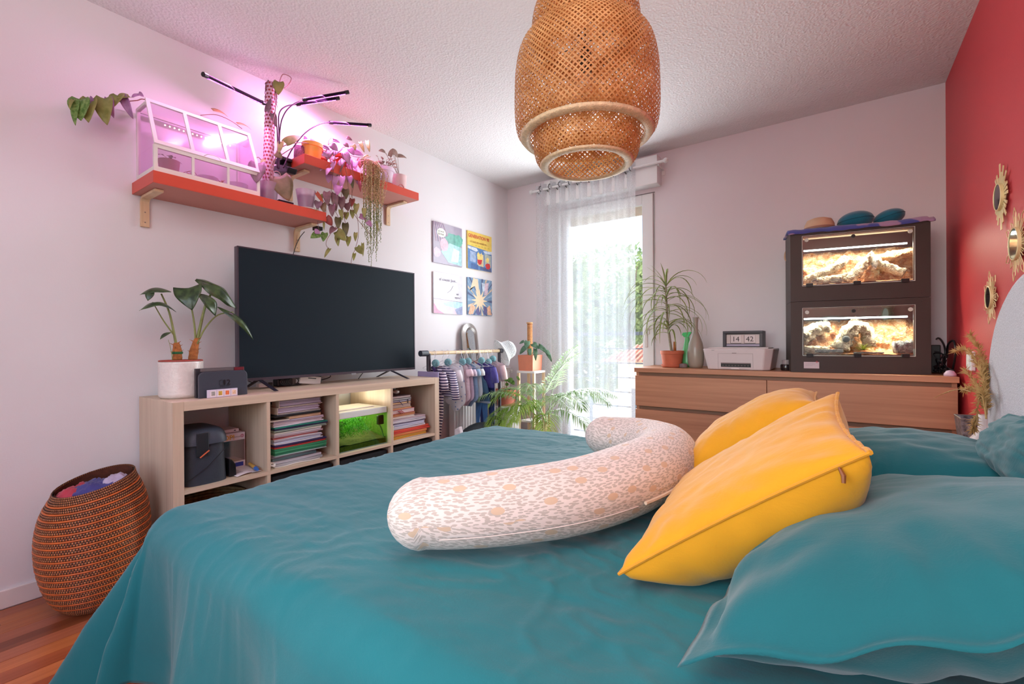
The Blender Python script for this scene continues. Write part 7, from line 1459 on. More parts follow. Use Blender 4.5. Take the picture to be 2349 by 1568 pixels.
# four comic prints on the left wall
_zc = [0]
def canvas(y0, y1, z0, z1, col, label, th=0.012):
    _zc[0] = 0
    t = thing('comic_print', label, 'print', (0.006, (y0 + y1) / 2, z0)); MB().box((0.001, y0, z0), (th, y1, z1)).build('panel', mat('print_%d%d%d' % col, col, 0.35, var=0.06, scale=20, coat=0.2), t); return t
def shp(t, x, y0, z0, w, h, pts, col, nm='printed_shape', var=0.2, sc_=40):
    _zc[0] += 1; MB().slab([(p[0] * w, p[1] * h) for p in pts], (0.00025, 0, 0), (x + 0.00002 * _zc[0], y0, z0), (0, 1, 0), (0, 0, 1)).build(nm, mat('ink_%d_%d_%d' % col, col, 0.35, var=var, scale=sc_, coat=0.2), t)
def blob(cx, cy, rx, ry, n=18, wob=0.0, s=0): return [(cx + rx * (1 + wob * noise.noise((cos(i * 2 * pi / n) * 2, sin(i * 2 * pi / n) * 2, s))) * cos(i * 2 * pi / n), cy + ry * (1 + wob * noise.noise((cos(i * 2 * pi / n) * 2, sin(i * 2 * pi / n) * 2, s + 7))) * sin(i * 2 * pi / n)) for i in range(n)]
X0, W1, H1 = 0.0122, 0.326, 0.314
t = canvas(-0.983, -0.657, 1.581, 1.895, (150, 140, 160), 'teal and mauve print at the upper left of the four'); a = (X0, -0.983, 1.581, W1, H1)
for k in range(16): shp(t, *a, [(0.0 + 0.02 * k, 1.0), (0.03 + 0.02 * k, 1.0), (0.12 + 0.03 * k, 0.55), (0.08 + 0.03 * k, 0.52)], ((128, 96, 120), (176, 150, 170), (96, 92, 130))[k % 3])
shp(t, *a, blob(0.72, 0.62, 0.30, 0.18, 20, 0.5, 1), (64, 146, 132)); shp(t, *a, blob(0.88, 0.66, 0.14, 0.16, 16, 0.5, 2), (88, 166, 150)); shp(t, *a, [(0.25, 0.3), (0.55, 0.55), (0.98, 0.5), (0.98, 0.02), (0.5, 0.06)], (150, 196, 200)); shp(t, *a, [(0.6, 0.1), (0.68, 0.45), (0.9, 0.4), (0.85, 0.1)], (196, 224, 224))
shp(t, *a, blob(0.36, 0.48, 0.14, 0.16, 18, 0.3, 3), (196, 160, 178)); shp(t, *a, blob(0.12, 0.26, 0.12, 0.12, 18, 0.3, 4), (196, 170, 190)); shp(t, *a, blob(0.27, 0.76, 0.15, 0.11, 20), (216, 222, 206))
for i_, tx in enumerate(('LE SAGE', 'RÉVEUR')): words(tx, 'lettering', mat('ink_grey', (110, 90, 90), 0.6), t, (X0 + 0.0014, -0.983 + 0.052, 1.581 + 0.242 - i_ * 0.022), 0.018, (0, 1, 0), (0, 0, 1), 0.0001)
t = canvas(-0.588, -0.264, 1.585, 1.899, (226, 196, 92), 'yellow titled comic print at the upper right of the four'); a = (X0, -0.588, 1.585, W1, H1)
shp(t, *a, [(0, 0), (0.99, 0), (0.99, 0.56), (0, 0.62)], (86, 126, 176)); shp(t, *a, [(0, 0.60), (0.35, 0.58), (0.42, 0.52), (0.33, 0.48), (0, 0.54)], (200, 210, 222)); shp(t, *a, [(0.62, 0.55), (0.99, 0.58), (0.99, 0.5), (0.7, 0.48)], (196, 208, 222))
for bx, by, bw, bh, c in ((0.10, 0.2, 0.22, 0.28, (150, 170, 200)), (0.38, 0.12, 0.26, 0.34, (206, 190, 150)), (0.68, 0.14, 0.28, 0.34, (170, 180, 170)), (0.12, 0.02, 0.3, 0.14, (66, 96, 146)), (0.5, 0.02, 0.46, 0.09, (76, 90, 130))): shp(t, *a, [(bx, by), (bx + bw, by - 0.02), (bx + bw, by + bh - 0.02), (bx, by + bh)], c)
shp(t, *a, blob(0.48, 0.27, 0.10, 0.12, 16, 0.5, 5), (196, 52, 56), var=0.1); shp(t, *a, blob(0.82, 0.15, 0.11, 0.08, 16, 0.5, 6), (196, 52, 56), var=0.1); shp(t, *a, [(0.37, 0.4), (0.43, 0.5), (0.5, 0.38), (0.56, 0.5), (0.6, 0.3), (0.4, 0.28)], (232, 206, 120)); shp(t, *a, [(0.75, 0.33), (0.80, 0.4), (0.87, 0.36), (0.85, 0.25), (0.76, 0.25)], (232, 206, 120))
words('GENERATION 90', 'lettering', mat('ink_red', (200, 70, 56), 0.5), t, (X0 + 0.0014, -0.581, 1.585 + 0.264), 0.040, (0, 1, 0), (0, 0, 1), 0.0001, True, 0.93)
words('- LE QUIZ DES ANNÉES 90 -', 'lettering', mat('ink_brown', (150, 80, 40), 0.5), t, (X0 + 0.0014, -0.565, 1.585 + 0.222), 0.0205, (0, 1, 0), (0, 0, 1), 0.0001, False, 0.95)
for k in range(6): shp(t, *a, blob(0.2 + 0.13 * k, 0.645, 0.05, 0.018, 10), (206, 186, 70))
t = canvas(-0.984, -0.655, 1.193, 1.509, (198, 198, 206), 'white print with a pink oval at the lower left of the four'); a = (X0, -0.984, 1.193, W1, H1)
shp(t, *a, blob(0.24, 0.63, 0.19, 0.18, 26), (206, 180, 198), var=0.04); shp(t, *a, [(0, 0), (1, 0), (1, 0.32), (0, 0.36)], (206, 178, 192), var=0.1); shp(t, *a, [(0.30, 0.26), (0.55, 0.32), (1.0, 0.33), (1.0, 0.12), (0.7, 0.16), (0.4, 0.20)], (160, 196, 214)); shp(t, *a, [(0, 0.26), (0.12, 0.10), (0.35, 0), (0, 0)], (190, 110, 150)); shp(t, *a, [(0.72, 0.12), (1, 0.22), (1, 0), (0.8, 0)], (130, 140, 176)); shp(t, *a, [(0, 0.355), (1, 0.315), (1, 0.325), (0, 0.365)], (110, 110, 130))
for tx, yy, zz, s_ in (('el cousin Jase..', 0.06, 0.255, 0.034), ('un', 0.255, 0.155, 0.028), ('verre !', 0.235, 0.125, 0.028)): words(tx, 'lettering', mat('ink_lilac_grey', (130, 120, 140), 0.6), t, (X0 + 0.0014, -0.984 + yy, 1.193 + zz), s_, (0, 1, 0), (0, 0, 1), 0.0001)
MB().tube(spline([(X0 + 0.0012, -0.984 + 0.15, 1.193 + 0.165), (X0 + 0.0012, -0.984 + 0.19, 1.193 + 0.19), (X0 + 0.0012, -0.984 + 0.215, 1.193 + 0.225)]), 0.0012, 4).build('drawn_line', mat('ink_lilac_grey', (130, 120, 140)), t)
t = canvas(-0.590, -0.265, 1.198, 1.510, (116, 148, 178), 'blue print with a cream starburst at the lower right of the four'); a = (X0, -0.590, 1.198, W1, H1)
for k in range(26): an = k * 2 * pi / 26; shp(t, *a, [(0.5 + 0.15 * cos(an), 0.4 + 0.15 * sin(an)), (min(1, max(0, 0.5 + 0.75 * cos(an - 0.05))), min(1, max(0, 0.4 + 0.75 * sin(an - 0.05)))), (min(1, max(0, 0.5 + 0.75 * cos(an + 0.05))), min(1, max(0, 0.4 + 0.75 * sin(an + 0.05))))], ((78, 92, 128), (140, 168, 194), (206, 186, 160))[k % 3])
shp(t, *a, [(0.02, 0.02), (0.12, 0.3), (0.3, 0.22), (0.2, 0.02)], (222, 176, 146)); shp(t, *a, [(0.98, 0.02), (0.9, 0.3), (0.75, 0.2), (0.8, 0.02)], (222, 176, 146)); shp(t, *a, blob(0.42, 0.1, 0.1, 0.1), (96, 96, 140)); shp(t, *a, blob(0.7, 0.14, 0.09, 0.12), (96, 96, 140))
st = []; 
for k in range(24): rr_ = (0.34, 0.15)[k % 2] * (1 + 0.25 * noise.noise((k, 2, 3))); st.append((0.47 + rr_ * cos(k * pi / 12), 0.40 + rr_ * 0.95 * sin(k * pi / 12)))
shp(t, *a, st, (232, 212, 178), var=0.03); shp(t, *a, [(0.22, 0.98), (0.40, 0.98), (0.46, 0.6), (0.40, 0.52), (0.28, 0.78), (0.10, 0.70), (0.08, 0.64)], (228, 208, 178), var=0.03)
shp(t, *a, [(0.56, 0.9), (0.7, 0.88), (0.72, 0.68), (0.6, 0.66)], (190, 206, 220)); shp(t, *a, [(0.70, 0.9), (0.86, 0.92), (0.8, 0.6), (0.66, 0.55)], (206, 184, 196))

# ---- clothes rail
RX, RZ_ = 0.28, 0.897
rk_ = thing('clothes_rail', 'small clothes rail with wooden rod and black corner post beside the shelf unit', 'clothes rail', (RX, -0.93, 0))
MB().tube([(RX, -1.335, RZ_), (RX, -0.50, RZ_)], 0.0125, 16).build('rod', wood('dowel_wood', (206, 180, 140), (224, 200, 162), 'y', 0.5), rk_, smooth=True, auto=40)
M_joint = mat('blue_black_joint', (50, 56, 68), 0.4); MB().tube([(RX, -1.375, RZ_), (RX, -1.312, RZ_)], 0.020, 18).build('joint', M_joint, rk_, smooth=True, auto=40); MB().tube([(RX, -1.3, RZ_ - 0.002), (RX, -1.3, 0.78)], 0.015, 14).tube([(RX, -1.3, 0.779), (RX, -1.3, 0.001)], 0.011, 12).build('post', mat('dark_post', (48, 44, 56), 0.4), rk_, smooth=True, auto=40)
MB().tube([(RX, -0.48, RZ_), (RX, -0.52, RZ_)], 0.019, 16).tube([(RX, -0.515, RZ_ - 0.018), (RX, -0.515, 0.001)], 0.013, 12).build('end_post', mat('dark_post', (48, 44, 56), 0.4), rk_, smooth=True, auto=40)
for y_ in (-1.3, -0.515): MB().box((RX - 0.18, y_ - 0.012, 0.0008), (RX + 0.18, y_ + 0.012, 0.018)).build('foot', M_joint, rk_)
def stripes(nm, c1, c2, sc_):
    m, nt, b = _new(nm); w = N(nt, 'ShaderNodeTexWave', Scale=sc_, Distortion=0.4); w.bands_direction = 'Z'; w.wave_profile = 'SIN'; nt.links.new(coords(nt), w.inputs['Vector']); b.inputs['Roughness'].default_value = 0.9
    nt.links.new(ramp(nt, w.outputs[0], [(0.48, srgb(*c1)), (0.52, srgb(*c2))]), b.inputs['Base Color']); return m
M_str = stripes('navy_white_stripes', (58, 48, 84), (214, 204, 212), 16); M_str2 = stripes('fine_navy_stripes', (54, 50, 96), (216, 210, 220), 20)
def dots(nm, c1, c2):
    m, nt, b = _new(nm); v = N(nt, 'ShaderNodeTexVoronoi', Scale=38); nt.links.new(coords(nt), v.inputs['Vector']); b.inputs['Roughness'].default_value = 0.9
    nt.links.new(ramp(nt, v.outputs['Distance'], [(0.22, srgb(*c2)), (0.26, srgb(*c1))]), b.inputs['Base Color']); return m
M_star = dots('star_print_cotton', (206, 202, 204), (120, 136, 170))
def hanger(t, y, w=0.115, m=None):
    m = m or mat('hanger_wire', (206, 200, 214), 0.35, 0.3); z = RZ_ - 0.075
    MB().tube(spline([(RX - 0.014, y, RZ_ + 0.004), (RX - 0.008, y, RZ_ + 0.0165), (RX + 0.006, y, RZ_ + 0.0165), (RX + 0.0155, y, RZ_ + 0.002), (RX + 0.010, y, RZ_ - 0.02), (RX, y, RZ_ - 0.035), (RX, y, z + 0.02)], 4), 0.0012, 5).tube([(RX, y, z + 0.02), (RX + w, y, z - 0.03), (RX + w - 0.006, y, z - 0.036), (RX - w + 0.006, y, z - 0.036), (RX - w, y, z - 0.03), (RX, y, z + 0.02)], 0.0012, 5).build('hanger', m, t)
def cloth(t, y, prof, m, nm='body', th=0.012, seed=0, dx=0):
    """front and back faces following (z, x0, x1) rows"""
    rows = spline([(z, a, b) for z, a, b in prof], 6); nu = 15; mb = MB()
    def pt(i, j, s):
        z, a, b = rows[i]; u = j / (nu - 1); x = RX + dx + a + (b - a) * u; e = min(u, 1 - u) * 2; bul = th * (e ** 0.5) * (0.4 + 0.6 * min(1, i / 8)); return V(x, y + s * bul * 0.5 + 0.007 * noise.noise((x * 22, z * 7, seed)) + 0.004 * sin(x * 60 + seed + z * 4), z)
    for s in (1, -1): mb.add([pt(i, j, s) for i in range(len(rows)) for j in range(nu)], [(i * nu + j, i * nu + j + 1, (i + 1) * nu + j + 1, (i + 1) * nu + j) for i in range(len(rows) - 1) for j in range(nu - 1)])
    return mb.build(nm, m, t, smooth=True)
def sleeve(t, y, s, m, L=0.11, z=0.80, x=0.10, w=0.032, seed=0, drop=0.85):
    d = V(s * (1 - drop), 0, -drop).normalized(); a = V(RX + s * x, y, z); MB().tube([a, a + d * L * 0.5, a + d * L], [w * 0.75, w, w * 0.95], 12).build('sleeve', m, t, smooth=True)
g = 'small garments hanging on the clothes rail'
def cm(nm, col): return fabric(nm, col, 0.06, 14, wrinkle=0.3, wscale=22)
def garment(nm, lab, cat, y, kind, m, zt=0.81, L=0.28, w=0.10, sl=None, seed=0, m2=None):
    t = thing(nm, lab, cat, (RX, y, zt - L), g); hanger(t, y)
    if kind == 'shirt': bd = cloth(t, y, [(zt + 0.005, -0.03, 0.03), (zt - 0.01, -0.07, 0.07), (zt - 0.03, -w, w), (zt - 0.08, -w * 0.92, w * 0.92), (zt - L * 0.7, -w * 0.96, w * 0.96), (zt - L, -w, w)], m, seed=seed)
    if kind == 'onesie': bd = cloth(t, y, [(zt + 0.005, -0.03, 0.03), (zt - 0.01, -0.065, 0.065), (zt - 0.05, -w * 0.85, w * 0.85), (zt - L * 0.55, -w, w), (zt - L * 0.8, -w, w), (zt - L * 0.9, -w * 0.6, w * 0.6), (zt - L, -0.028, 0.028)], m, seed=seed)
    if kind == 'dress': cloth(t, y, [(zt, -0.055, 0.055), (zt - 0.06, -0.055, 0.055), (zt - 0.10, -0.09, 0.09), (zt - L * 0.8, -w, w), (zt - L, -w * 1.05, w * 1.05)], m, seed=seed)
    if kind == 'trousers':
        for s in (-1, 1): cloth(t, y, [(zt, min(0, s * w), max(0, s * w)), (zt - L * 0.3, min(0, s * w * 1.02), max(0, s * w * 1.02)), (zt - L * 0.65, *sorted((s * w * 0.25, s * w * 0.98))), (zt - L, *sorted((s * w * 0.35, s * w * 0.9)))], m, 'trouser_leg', seed=seed + s)
    if sl:
        for s in (-1, 1): sleeve(bd, y, s, m2 or m, sl, zt - 0.035, w * 0.88, 0.028, seed)
    return t
t = garment('striped_pyjamas', 'long navy and white striped sleepsuit, first on the rail', 'clothes', -1.245, 'onesie', M_str, 0.80, 0.20, 0.085, 0.12, 1); 
for s in (-1, 1): cloth(t, -1.245, [(0.62, *sorted((0, s * 0.082))), (0.50, *sorted((s * 0.01, s * 0.08))), (0.40, *sorted((s * 0.02, s * 0.07))), (0.34, *sorted((s * 0.022, s * 0.062)))], M_str, 'trouser_leg', seed=s)
MB().tube([(RX - 0.005, -1.262, 0.805), (RX + 0.03, -1.262, 0.775)], [0.010, 0.014], 8).build('bow', cm('dark_violet_bow', (62, 46, 96)), t, smooth=True)
garment('striped_shirt', 'navy striped long sleeved shirt behind the striped sleepsuit', 'clothes', -1.17, 'shirt', M_str2, 0.80, 0.20, 0.105, 0.19, 2)
garment('white_shirt', 'white short sleeved top after the striped shirt', 'clothes', -1.115, 'shirt', cm('white_jersey', (216, 212, 218)), 0.81, 0.24, 0.105, 0.08, 3)
garment('star_onesie', 'pale sleeveless romper with small blue star print', 'clothes', -1.04, 'onesie', M_star, 0.81, 0.33, 0.095, None, 4)
garment('pink_bodysuit', 'pale pink bodysuit on the rail after the star romper', 'clothes', -0.985, 'onesie', cm('pale_pink_jersey', (214, 186, 196)), 0.81, 0.30, 0.095, 0.05, 5)
garment('mauve_bodysuit', 'mauve grey bodysuit with white binding', 'clothes', -0.94, 'onesie', cm('mauve_jersey', (176, 160, 176)), 0.805, 0.30, 0.09, 0.05, 6)
garment('blue_bodysuit', 'steel blue bodysuit hanging in the middle of the rail', 'clothes', -0.895, 'onesie', cm('steel_blue_jersey', (124, 150, 176)), 0.805, 0.31, 0.09, 0.05, 7)
garment('grey_bodysuit', 'light grey bodysuit right after the steel blue one', 'clothes', -0.85, 'onesie', cm('light_grey_jersey', (198, 200, 200)), 0.805, 0.28, 0.09, 0.05, 8)
t = garment('dungaree_dress', 'blue denim pinafore dress with straps', 'clothes', -0.79, 'dress', cm('denim', (62, 92, 122)), 0.76, 0.25, 0.115, None, 9)
for s in (-1, 1): MB().tube([(RX + s * 0.045, -0.79, 0.755), (RX + s * 0.038, -0.79, 0.82)], 0.006, 6).build('strap', cm('denim', (62, 92, 122)), t)
MB().box((RX - 0.119, -0.799, 0.51), (RX + 0.119, -0.781, 0.525)).build('turned_hem', cm('pale_denim', (128, 142, 160)), t, bevel=0.003)
garment('violet_shirt', 'violet short sleeved shirt near the window end of the rail', 'clothes', -0.72, 'shirt', cm('violet_jersey', (76, 70, 142)), 0.81, 0.19, 0.11, 0.12, 10)
t = garment('navy_trousers', 'navy trousers with a white side stripe', 'clothes', -0.675, 'trousers', cm('navy_jersey', (44, 58, 112)), 0.72, 0.50, 0.075, None, 11); MB().tube([(RX + 0.0765, -0.675, 0.70), (RX + 0.077, -0.675, 0.55), (RX + 0.072, -0.675, 0.23)], 0.003, 5).build('side_stripe', mat('white_tape', (220, 220, 226), 0.8), t)
garment('jeans', 'bright blue small jeans crumpled low behind the pinafore', 'clothes', -0.745, 'trousers', cm('mid_denim', (66, 108, 160)), 0.55, 0.26, 0.06, None, 12)
garment('pink_cardigan', 'pale pink cardigan at the window end of the rail', 'clothes', -0.615, 'shirt', cm('blush_knit', (214, 186, 186)), 0.82, 0.16, 0.12, 0.11, 13)
for i_, (yy, zz, lab) in enumerate(((-1.27, 0.83, 'first round teal mesh lantern from the shelf unit'), (-1.15, 0.832, 'second round teal mesh lantern from the shelf unit'), (-1.00, 0.828, 'third round teal mesh lantern from the shelf unit'), (-0.94, 0.83, 'fourth round teal mesh lantern, half hidden by the third'), (-0.785, 0.83, 'round teal mesh lantern above the denim pinafore'), (-0.70, 0.815, 'low hanging round teal mesh lantern above the violet shirt'), (-0.645, 0.838, 'last round teal mesh lantern, by the knitted hat'))):
    t = thing('ball_lantern', lab, 'lantern', (RX + 0.02, yy, zz - 0.026), 'teal ball string on the clothes rail'); MB().ball((RX + 0.035, yy, zz), 0.0262, 18).build('ball', mat('teal_mesh', (104, 148, 156), 0.8, var=0.25, scale=120, bumps=0.6, bscale=180), t, smooth=True)
    MB().tube([(RX + 0.035, yy, zz + 0.026), (RX + 0.020, yy, RZ_ + 0.004), (RX + 0.004, yy, RZ_ + 0.0145)], 0.0009, 4).build('cord', mat('hanger_wire', (206, 200, 214)), t)
t = tag(MB().box((RX - 0.09, -1.315, 0.60), (RX + 0.10, -1.305, 0.775)).build('folded_cloth', cm('lavender_cloth', (150, 140, 178))), 'lavender cloth hanging flat at the near end of the rail', 'cloth', g)
t = thing('knitted_hat', 'white openwork knitted sun hat hanging on the end of the rail', 'hat', (RX + 0.01, -0.45, 0.80)); Mh = Matrix.Translation((RX + 0.03, -0.475, 0.895)) @ Matrix.Rotation(radians(-60), 4, 'X') @ Matrix.Rotation(radians(30), 4, 'Y'); mb = MB()
hp_ = [(0.002, 0.085), (0.04, 0.080), (0.066, 0.055), (0.074, 0.02), (0.076, 0.0), (0.095, -0.02), (0.115, -0.035)]
for k in range(16): z_ = k / 15 * (len(hp_) - 1); i0 = min(int(z_), len(hp_) - 2); f_ = z_ - i0; rr_ = hp_[i0][0] * (1 - f_) + hp_[i0 + 1][0] * f_; hh = hp_[i0][1] * (1 - f_) + hp_[i0 + 1][1] * f_; mb.tube([Mh @ V(rr_ * cos(a), rr_ * sin(a), hh + 0.001 * sin(a * 20)) for a in [q * pi / 20 for q in range(40)]], 0.0022, 5, closed=True)
for k in range(44): a = k * 2 * pi / 44; mb.tube([Mh @ V(r_ * cos(a + 0.1 * (i_ % 2)), r_ * sin(a + 0.1 * (i_ % 2)), z_) for i_, (r_, z_) in enumerate(hp_)], 0.0016, 4)
mb.build('knit', mat('white_yarn', (222, 226, 228), 0.9), t, smooth=True)
t = thing('sports_bag', 'large black soft bag with handle standing under the clothes', 'bag', (0.36, -0.86, 0)); M_bk = mat('black_cloth', (20, 20, 23), 0.9)
MB().ball((0.36, -0.86, 0.19), 0.2, 28, (0.72, 1.25, 0.93)).build('body', mat('bag_black', (28, 34, 40), 0.7, var=0.2, scale=20, bumps=0.3), t, smooth=True); MB().tube(spline([(0.40, -0.84, 0.345), (0.41, -0.80, 0.385), (0.41, -0.74, 0.40), (0.41, -0.68, 0.375), (0.40, -0.66, 0.32)], 6), 0.014, 8).build('handle', M_bk, t, smooth=True)
t = tag(MB().slab([(0, 0), (0.07, 0), (0.075, 0.30), (0.05, 0.40), (0.01, 0.38)], (0, 0.03, 0), (0.39, -1.18, 0.001), (1, 0, 0), (0, 0, 1)).build('paper_bag', mat('white_paper', (216, 210, 214), 0.7, var=0.2, scale=30), bevel=0.002), 'white crumpled paper bag standing behind the end of the shelf unit', 'bag')

# ---- plants by the window
M_beige = wood('beige_ply', (206, 176, 142), (226, 198, 164), 'z', 0.5)
st1 = thing('plant_stand', 'tall ply plant stand with white top carrying the square planted pot', 'stand', (0.40, -0.25, 0)); sz = 0.728
MB().box((0.325, -0.335, sz - 0.018), (0.50, -0.16, sz)).build('top_board', M_white, st1, bevel=0.002)
for x in (0.337, 0.488):
    for y_ in (-0.323, -0.172): MB().box((x - 0.010, y_ - 0.010, 0), (x + 0.010, y_ + 0.010, sz - 0.0185)).build('leg', M_beige, st1)
MB().box((0.349, -0.31, 0.30), (0.476, -0.185, 0.315)).build('lower_shelf', M_white, st1)
mo = thing('monstera_pot', 'perforated leaf monstera on a coir pole in a square terracotta coloured pot', 'plant', (0.405, -0.25, sz + 0.001)); M_sq = mat('peach_terracotta', (206, 124, 96), 0.6, var=0.12, scale=10)
MB().add([(0.338, -0.318, sz + 0.001), (0.472, -0.318, sz + 0.001), (0.472, -0.184, sz + 0.001), (0.338, -0.184, sz + 0.001), (0.333, -0.323, sz + 0.13), (0.477, -0.323, sz + 0.13), (0.477, -0.179, sz + 0.13), (0.333, -0.179, sz + 0.13)], [(0, 1, 2, 3), (0, 4, 5, 1), (1, 5, 6, 2), (2, 6, 7, 3), (3, 7, 4, 0)]).build('pot', M_sq, mo, solid=0.006); MB().box((0.338, -0.318, sz + 0.10), (0.472, -0.184, sz + 0.112)).build('soil', mat('potting_soil', (58, 42, 34)), mo)
P = [V(0.405, -0.25, sz + 0.11) + V(-0.003 * k / 12, 0, 0.285 * k / 12) for k in range(13)]; MB().tube(P, 0.021, 16).build('pole_core', mat('coir', (176, 120, 76), 0.95, var=0.3, scale=80, bumps=0.9, bscale=120), mo, smooth=True); mb = MB()
for k in range(22): z_ = sz + 0.12 + 0.275 * k / 22; mb.tube([V(0.403 + 0.0215 * cos(a), -0.25 + 0.0215 * sin(a), z_ + 0.006 * sin(a)) for a in [q * pi / 9 for q in range(18)]], 0.003, 5, closed=True)
mb.build('cord_wrap', mat('coir_cord', (206, 156, 108), 0.9, var=0.2, scale=60), mo, smooth=True); MB().lathe([(0.001, 0), (0.0265, 0), (0.0265, 0.012), (0.001, 0.013)], (0.402, -0.25, sz + 0.392), 20).build('pole_cap', mat('coir_cord', (206, 156, 108)), mo, smooth=True)
M_mon = leafmat('monstera_leaf', (58, 96, 66), (116, 156, 128), 0.35, 22, 0.25)
for bb, tt, W in (((0.387, -0.29, 0.927), (0.332, -0.3, 0.864), 0.042), ((0.399, -0.28, 0.974), (0.398, -0.3, 0.909), 0.05), ((0.457, -0.29, 0.952), (0.529, -0.31, 0.909), 0.05), ((0.433, -0.3, 0.909), (0.45, -0.32, 0.845), 0.035), ((0.495, -0.31, 0.909), (0.505, -0.32, 0.81), 0.035), ((0.363, -0.28, 0.974), (0.321, -0.29, 0.952), 0.025), ((0.519, -0.3, 0.938), (0.636, -0.31, 0.857), 0.04), ((0.597, -0.3, 0.892), (0.651, -0.31, 0.805), 0.035)):
    MB().tube([V(0.405, -0.265, sz + 0.11), V(bb)], 0.0015, 4).build('stem', M_stem, mo); leaf(mo, M_mon, bb, tt, W, nh=(0.5, -0.8, 0.4), kind='heart', bend=0.08)
st2 = thing('round_stool', 'white round stool with grey rim holding the small planted pot', 'stool', (0.23, -0.36, 0)); MB().lathe([(0.001, 0), (0.115, 0), (0.118, 0.006), (0.118, 0.050), (0.112, 0.054), (0.001, 0.054)], (0.24, -0.36, 0.382), 40).build('seat', mat('grey_white', (190, 190, 186), 0.5), st2, smooth=True, auto=40); MB().lathe([(0.10, 0), (0.108, 0.2), (0.110, 0.3815), (0.001, 0.3815)], (0.24, -0.36, 0.0005), 36).build('base', M_white, st2, smooth=True, auto=40)
pp = thing('pilea_pot', 'small pilea in a round terracotta pot on the white stool', 'plant', (0.228, -0.36, 0.4365)); pot('pot', pp, (0.232, -0.36, 0.4368), 0.074, 0.094, 0.135, mat('clay_pot', (186, 104, 84), 0.7, var=0.1), lip=0.0, thick=0.006); soil(pp, (0.232, -0.36, 0.56), 0.085)
MB().tube(spline([(0.235, -0.36, 0.56), (0.24, -0.365, 0.61), (0.245, -0.37, 0.645)]), 0.003, 6).build('stem', M_trunk, pp, smooth=True); M_pil = leafmat('pilea_leaf', (70, 120, 40), (130, 176, 84), 0.35, 22, 0.3)
for bb, tt, W in (((0.272, -0.37, 0.669), (0.304, -0.39, 0.628), 0.05), ((0.263, -0.37, 0.646), (0.225, -0.38, 0.653), 0.03), ((0.283, -0.36, 0.646), (0.325, -0.37, 0.613), 0.035), ((0.242, -0.36, 0.696), (0.201, -0.36, 0.672), 0.02), ((0.327, -0.34, 0.683), (0.358, -0.34, 0.648), 0.02), ((0.27, -0.46, 0.556), (0.255, -0.47, 0.51), 0.055), ((0.255, -0.36, 0.623), (0.243, -0.38, 0.602), 0.03)): leaf(pp, M_pil, bb, tt, W, nh=(0.5, -0.8, 0.3), kind='oval')
MB().tube(spline([(0.235, -0.37, 0.58), (0.25, -0.43, 0.60), (0.27, -0.46, 0.556)]), 0.0014, 5).build('stem', M_stem, pp)
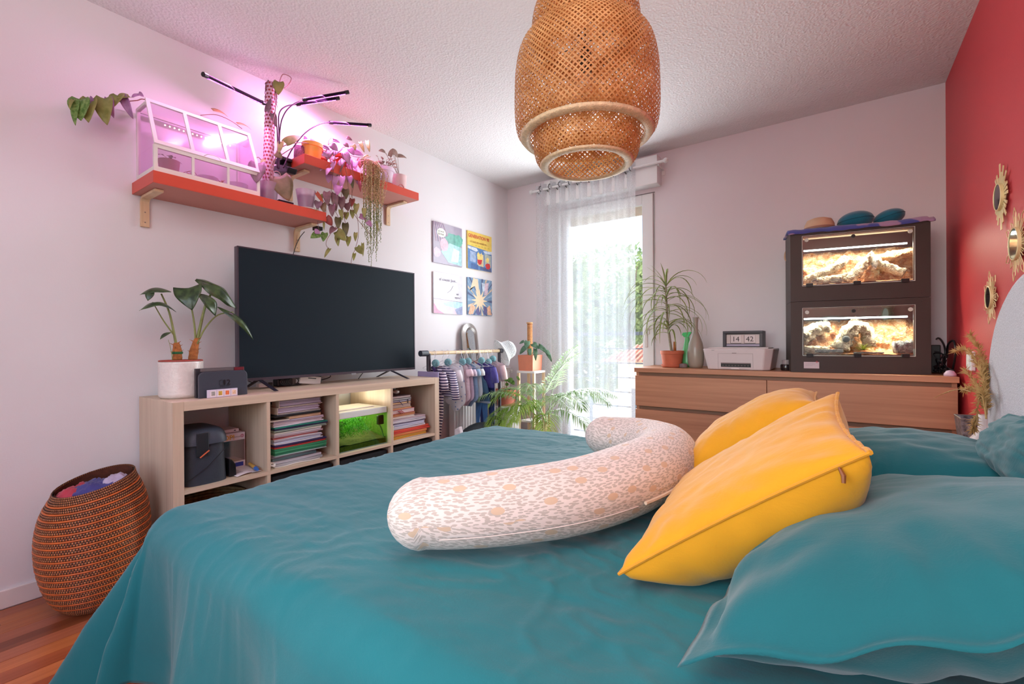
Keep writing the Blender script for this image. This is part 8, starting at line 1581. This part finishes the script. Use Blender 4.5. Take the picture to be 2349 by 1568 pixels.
# areca palm
pa = thing('areca_palm', 'bushy areca palm in a floor pot in front of the sheer curtain', 'plant', (0.62, -0.40, 0)); pot('pot', pa, (0.62, -0.40, 0.0005), 0.12, 0.155, 0.22, mat('white_pot_glaze', (214, 210, 206), 0.4), lip=0.004, thick=0.006); soil(pa, (0.62, -0.40, 0.205), 0.14)
M_frA = leafmat('palm_leaf', (110, 150, 44), (170, 200, 100), 0.4, 5, 0.4); M_frB = leafmat('palm_leaf_grey', (104, 138, 84), (164, 188, 140), 0.3, 5, 0.35); r = random.Random(77)
M_cane = mat('palm_cane', (166, 150, 100), 0.5, var=0.2, scale=20)
def frond(base, d, L, droop, m, nl=30, ll=0.17):
    h = V(d[0], d[1], 0).normalized(); e = atan2(d[2], sqrt(d[0] ** 2 + d[1] ** 2)); p = V(base); P = [p]; n = 20
    for i in range(1, n): t = i / (n - 1); a = e - droop * t ** 1.3; p = p + (h * cos(a) + V(0, 0, 1) * sin(a)) * (L / (n - 1)); P.append(p)
    mb = MB(); mb.tube(P, [0.0035 * (1 - 0.8 * i / n) for i in range(n)], 5); side = h.cross(V(0, 0, 1))
    for k in range(nl):
        t = 0.28 + 0.72 * k / nl; i = min(n - 2, int(t * (n - 1))); b = P[i].lerp(P[i + 1], t * (n - 1) - i); tan = (P[i + 1] - P[i]).normalized(); up = side.cross(tan)
        for s in (-1, 1):
            q = (tan * 0.75 + side * s * (0.95 - 0.4 * t) + up * 0.18 + V(r.gauss(0, 0.06), r.gauss(0, 0.06), r.gauss(0, 0.05))).normalized(); l = ll * (sin(pi * min(1, 0.18 + t * 0.82)) ** 0.6) * r.uniform(0.85, 1.1); w = 0.0046; wv = q.cross(up).normalized() * w; dr = V(0, 0, -l * 0.5)
            mb.add([b, b + q * l * 0.35 + wv, b + q * l * 0.35 - wv, b + q * l * 0.7 + dr * 0.35 + wv * 0.7, b + q * l * 0.7 + dr * 0.35 - wv * 0.7, b + q * l + dr], [(0, 1, 2), (1, 3, 4, 2), (3, 5, 4)])
    lo_ = min(v[1] for v in mb.v)
    mb.v = [(max(x, 0.13 if y > -0.9 else 0.02), min(y, -0.145), max(z, 0.02)) for x, y, z in mb.v]
    return mb.build('frond', m, pa)
for k, (dx, dy, dz, L, dr_, m) in enumerate(((0.9, -0.15, 1.1, 0.72, 1.25, M_frB), (0.7, -0.5, 1.3, 0.70, 1.5, M_frB), (-0.35, -0.8, 1.4, 0.60, 2.1, M_frA), (-0.15, -0.9, 1.3, 0.62, 2.0, M_frA), (0.1, -0.8, 1.5, 0.62, 2.0, M_frA), (0.25, -0.6, 1.8, 0.62, 1.7, M_frB), (-0.3, -0.5, 2.0, 0.60, 1.8, M_frB), (1.0, -0.35, 0.75, 0.64, 1.3, M_frB), (0.5, -0.9, 1.0, 0.60, 1.8, M_frA), (-0.3, -0.4, 1.6, 0.50, 2.2, M_frA), (0.3, -0.1, 2.2, 0.66, 0.9, M_frB), (0.55, -0.1, 1.9, 0.70, 0.9, M_frB), (-0.15, -0.95, 0.9, 0.55, 1.8, M_frA), (0.9, -0.6, 1.6, 0.62, 1.7, M_frB), (-0.25, -0.3, 1.9, 0.56, 1.9, M_frB), (1.0, -0.2, 1.5, 0.72, 1.6, M_frB))):
    b0 = V(0.62 + r.uniform(-0.06, 0.06), -0.40 + r.uniform(-0.06, 0.06), 0.207); b1 = b0 + V(r.uniform(-0.02, 0.02) + dx * 0.02, dy * 0.02, r.uniform(0.10, 0.20)); MB().tube([b0, b1], [0.008, 0.005], 7).build('cane', M_cane, pa, smooth=True); frond(b1, (dx, dy, dz), L, dr_, m)
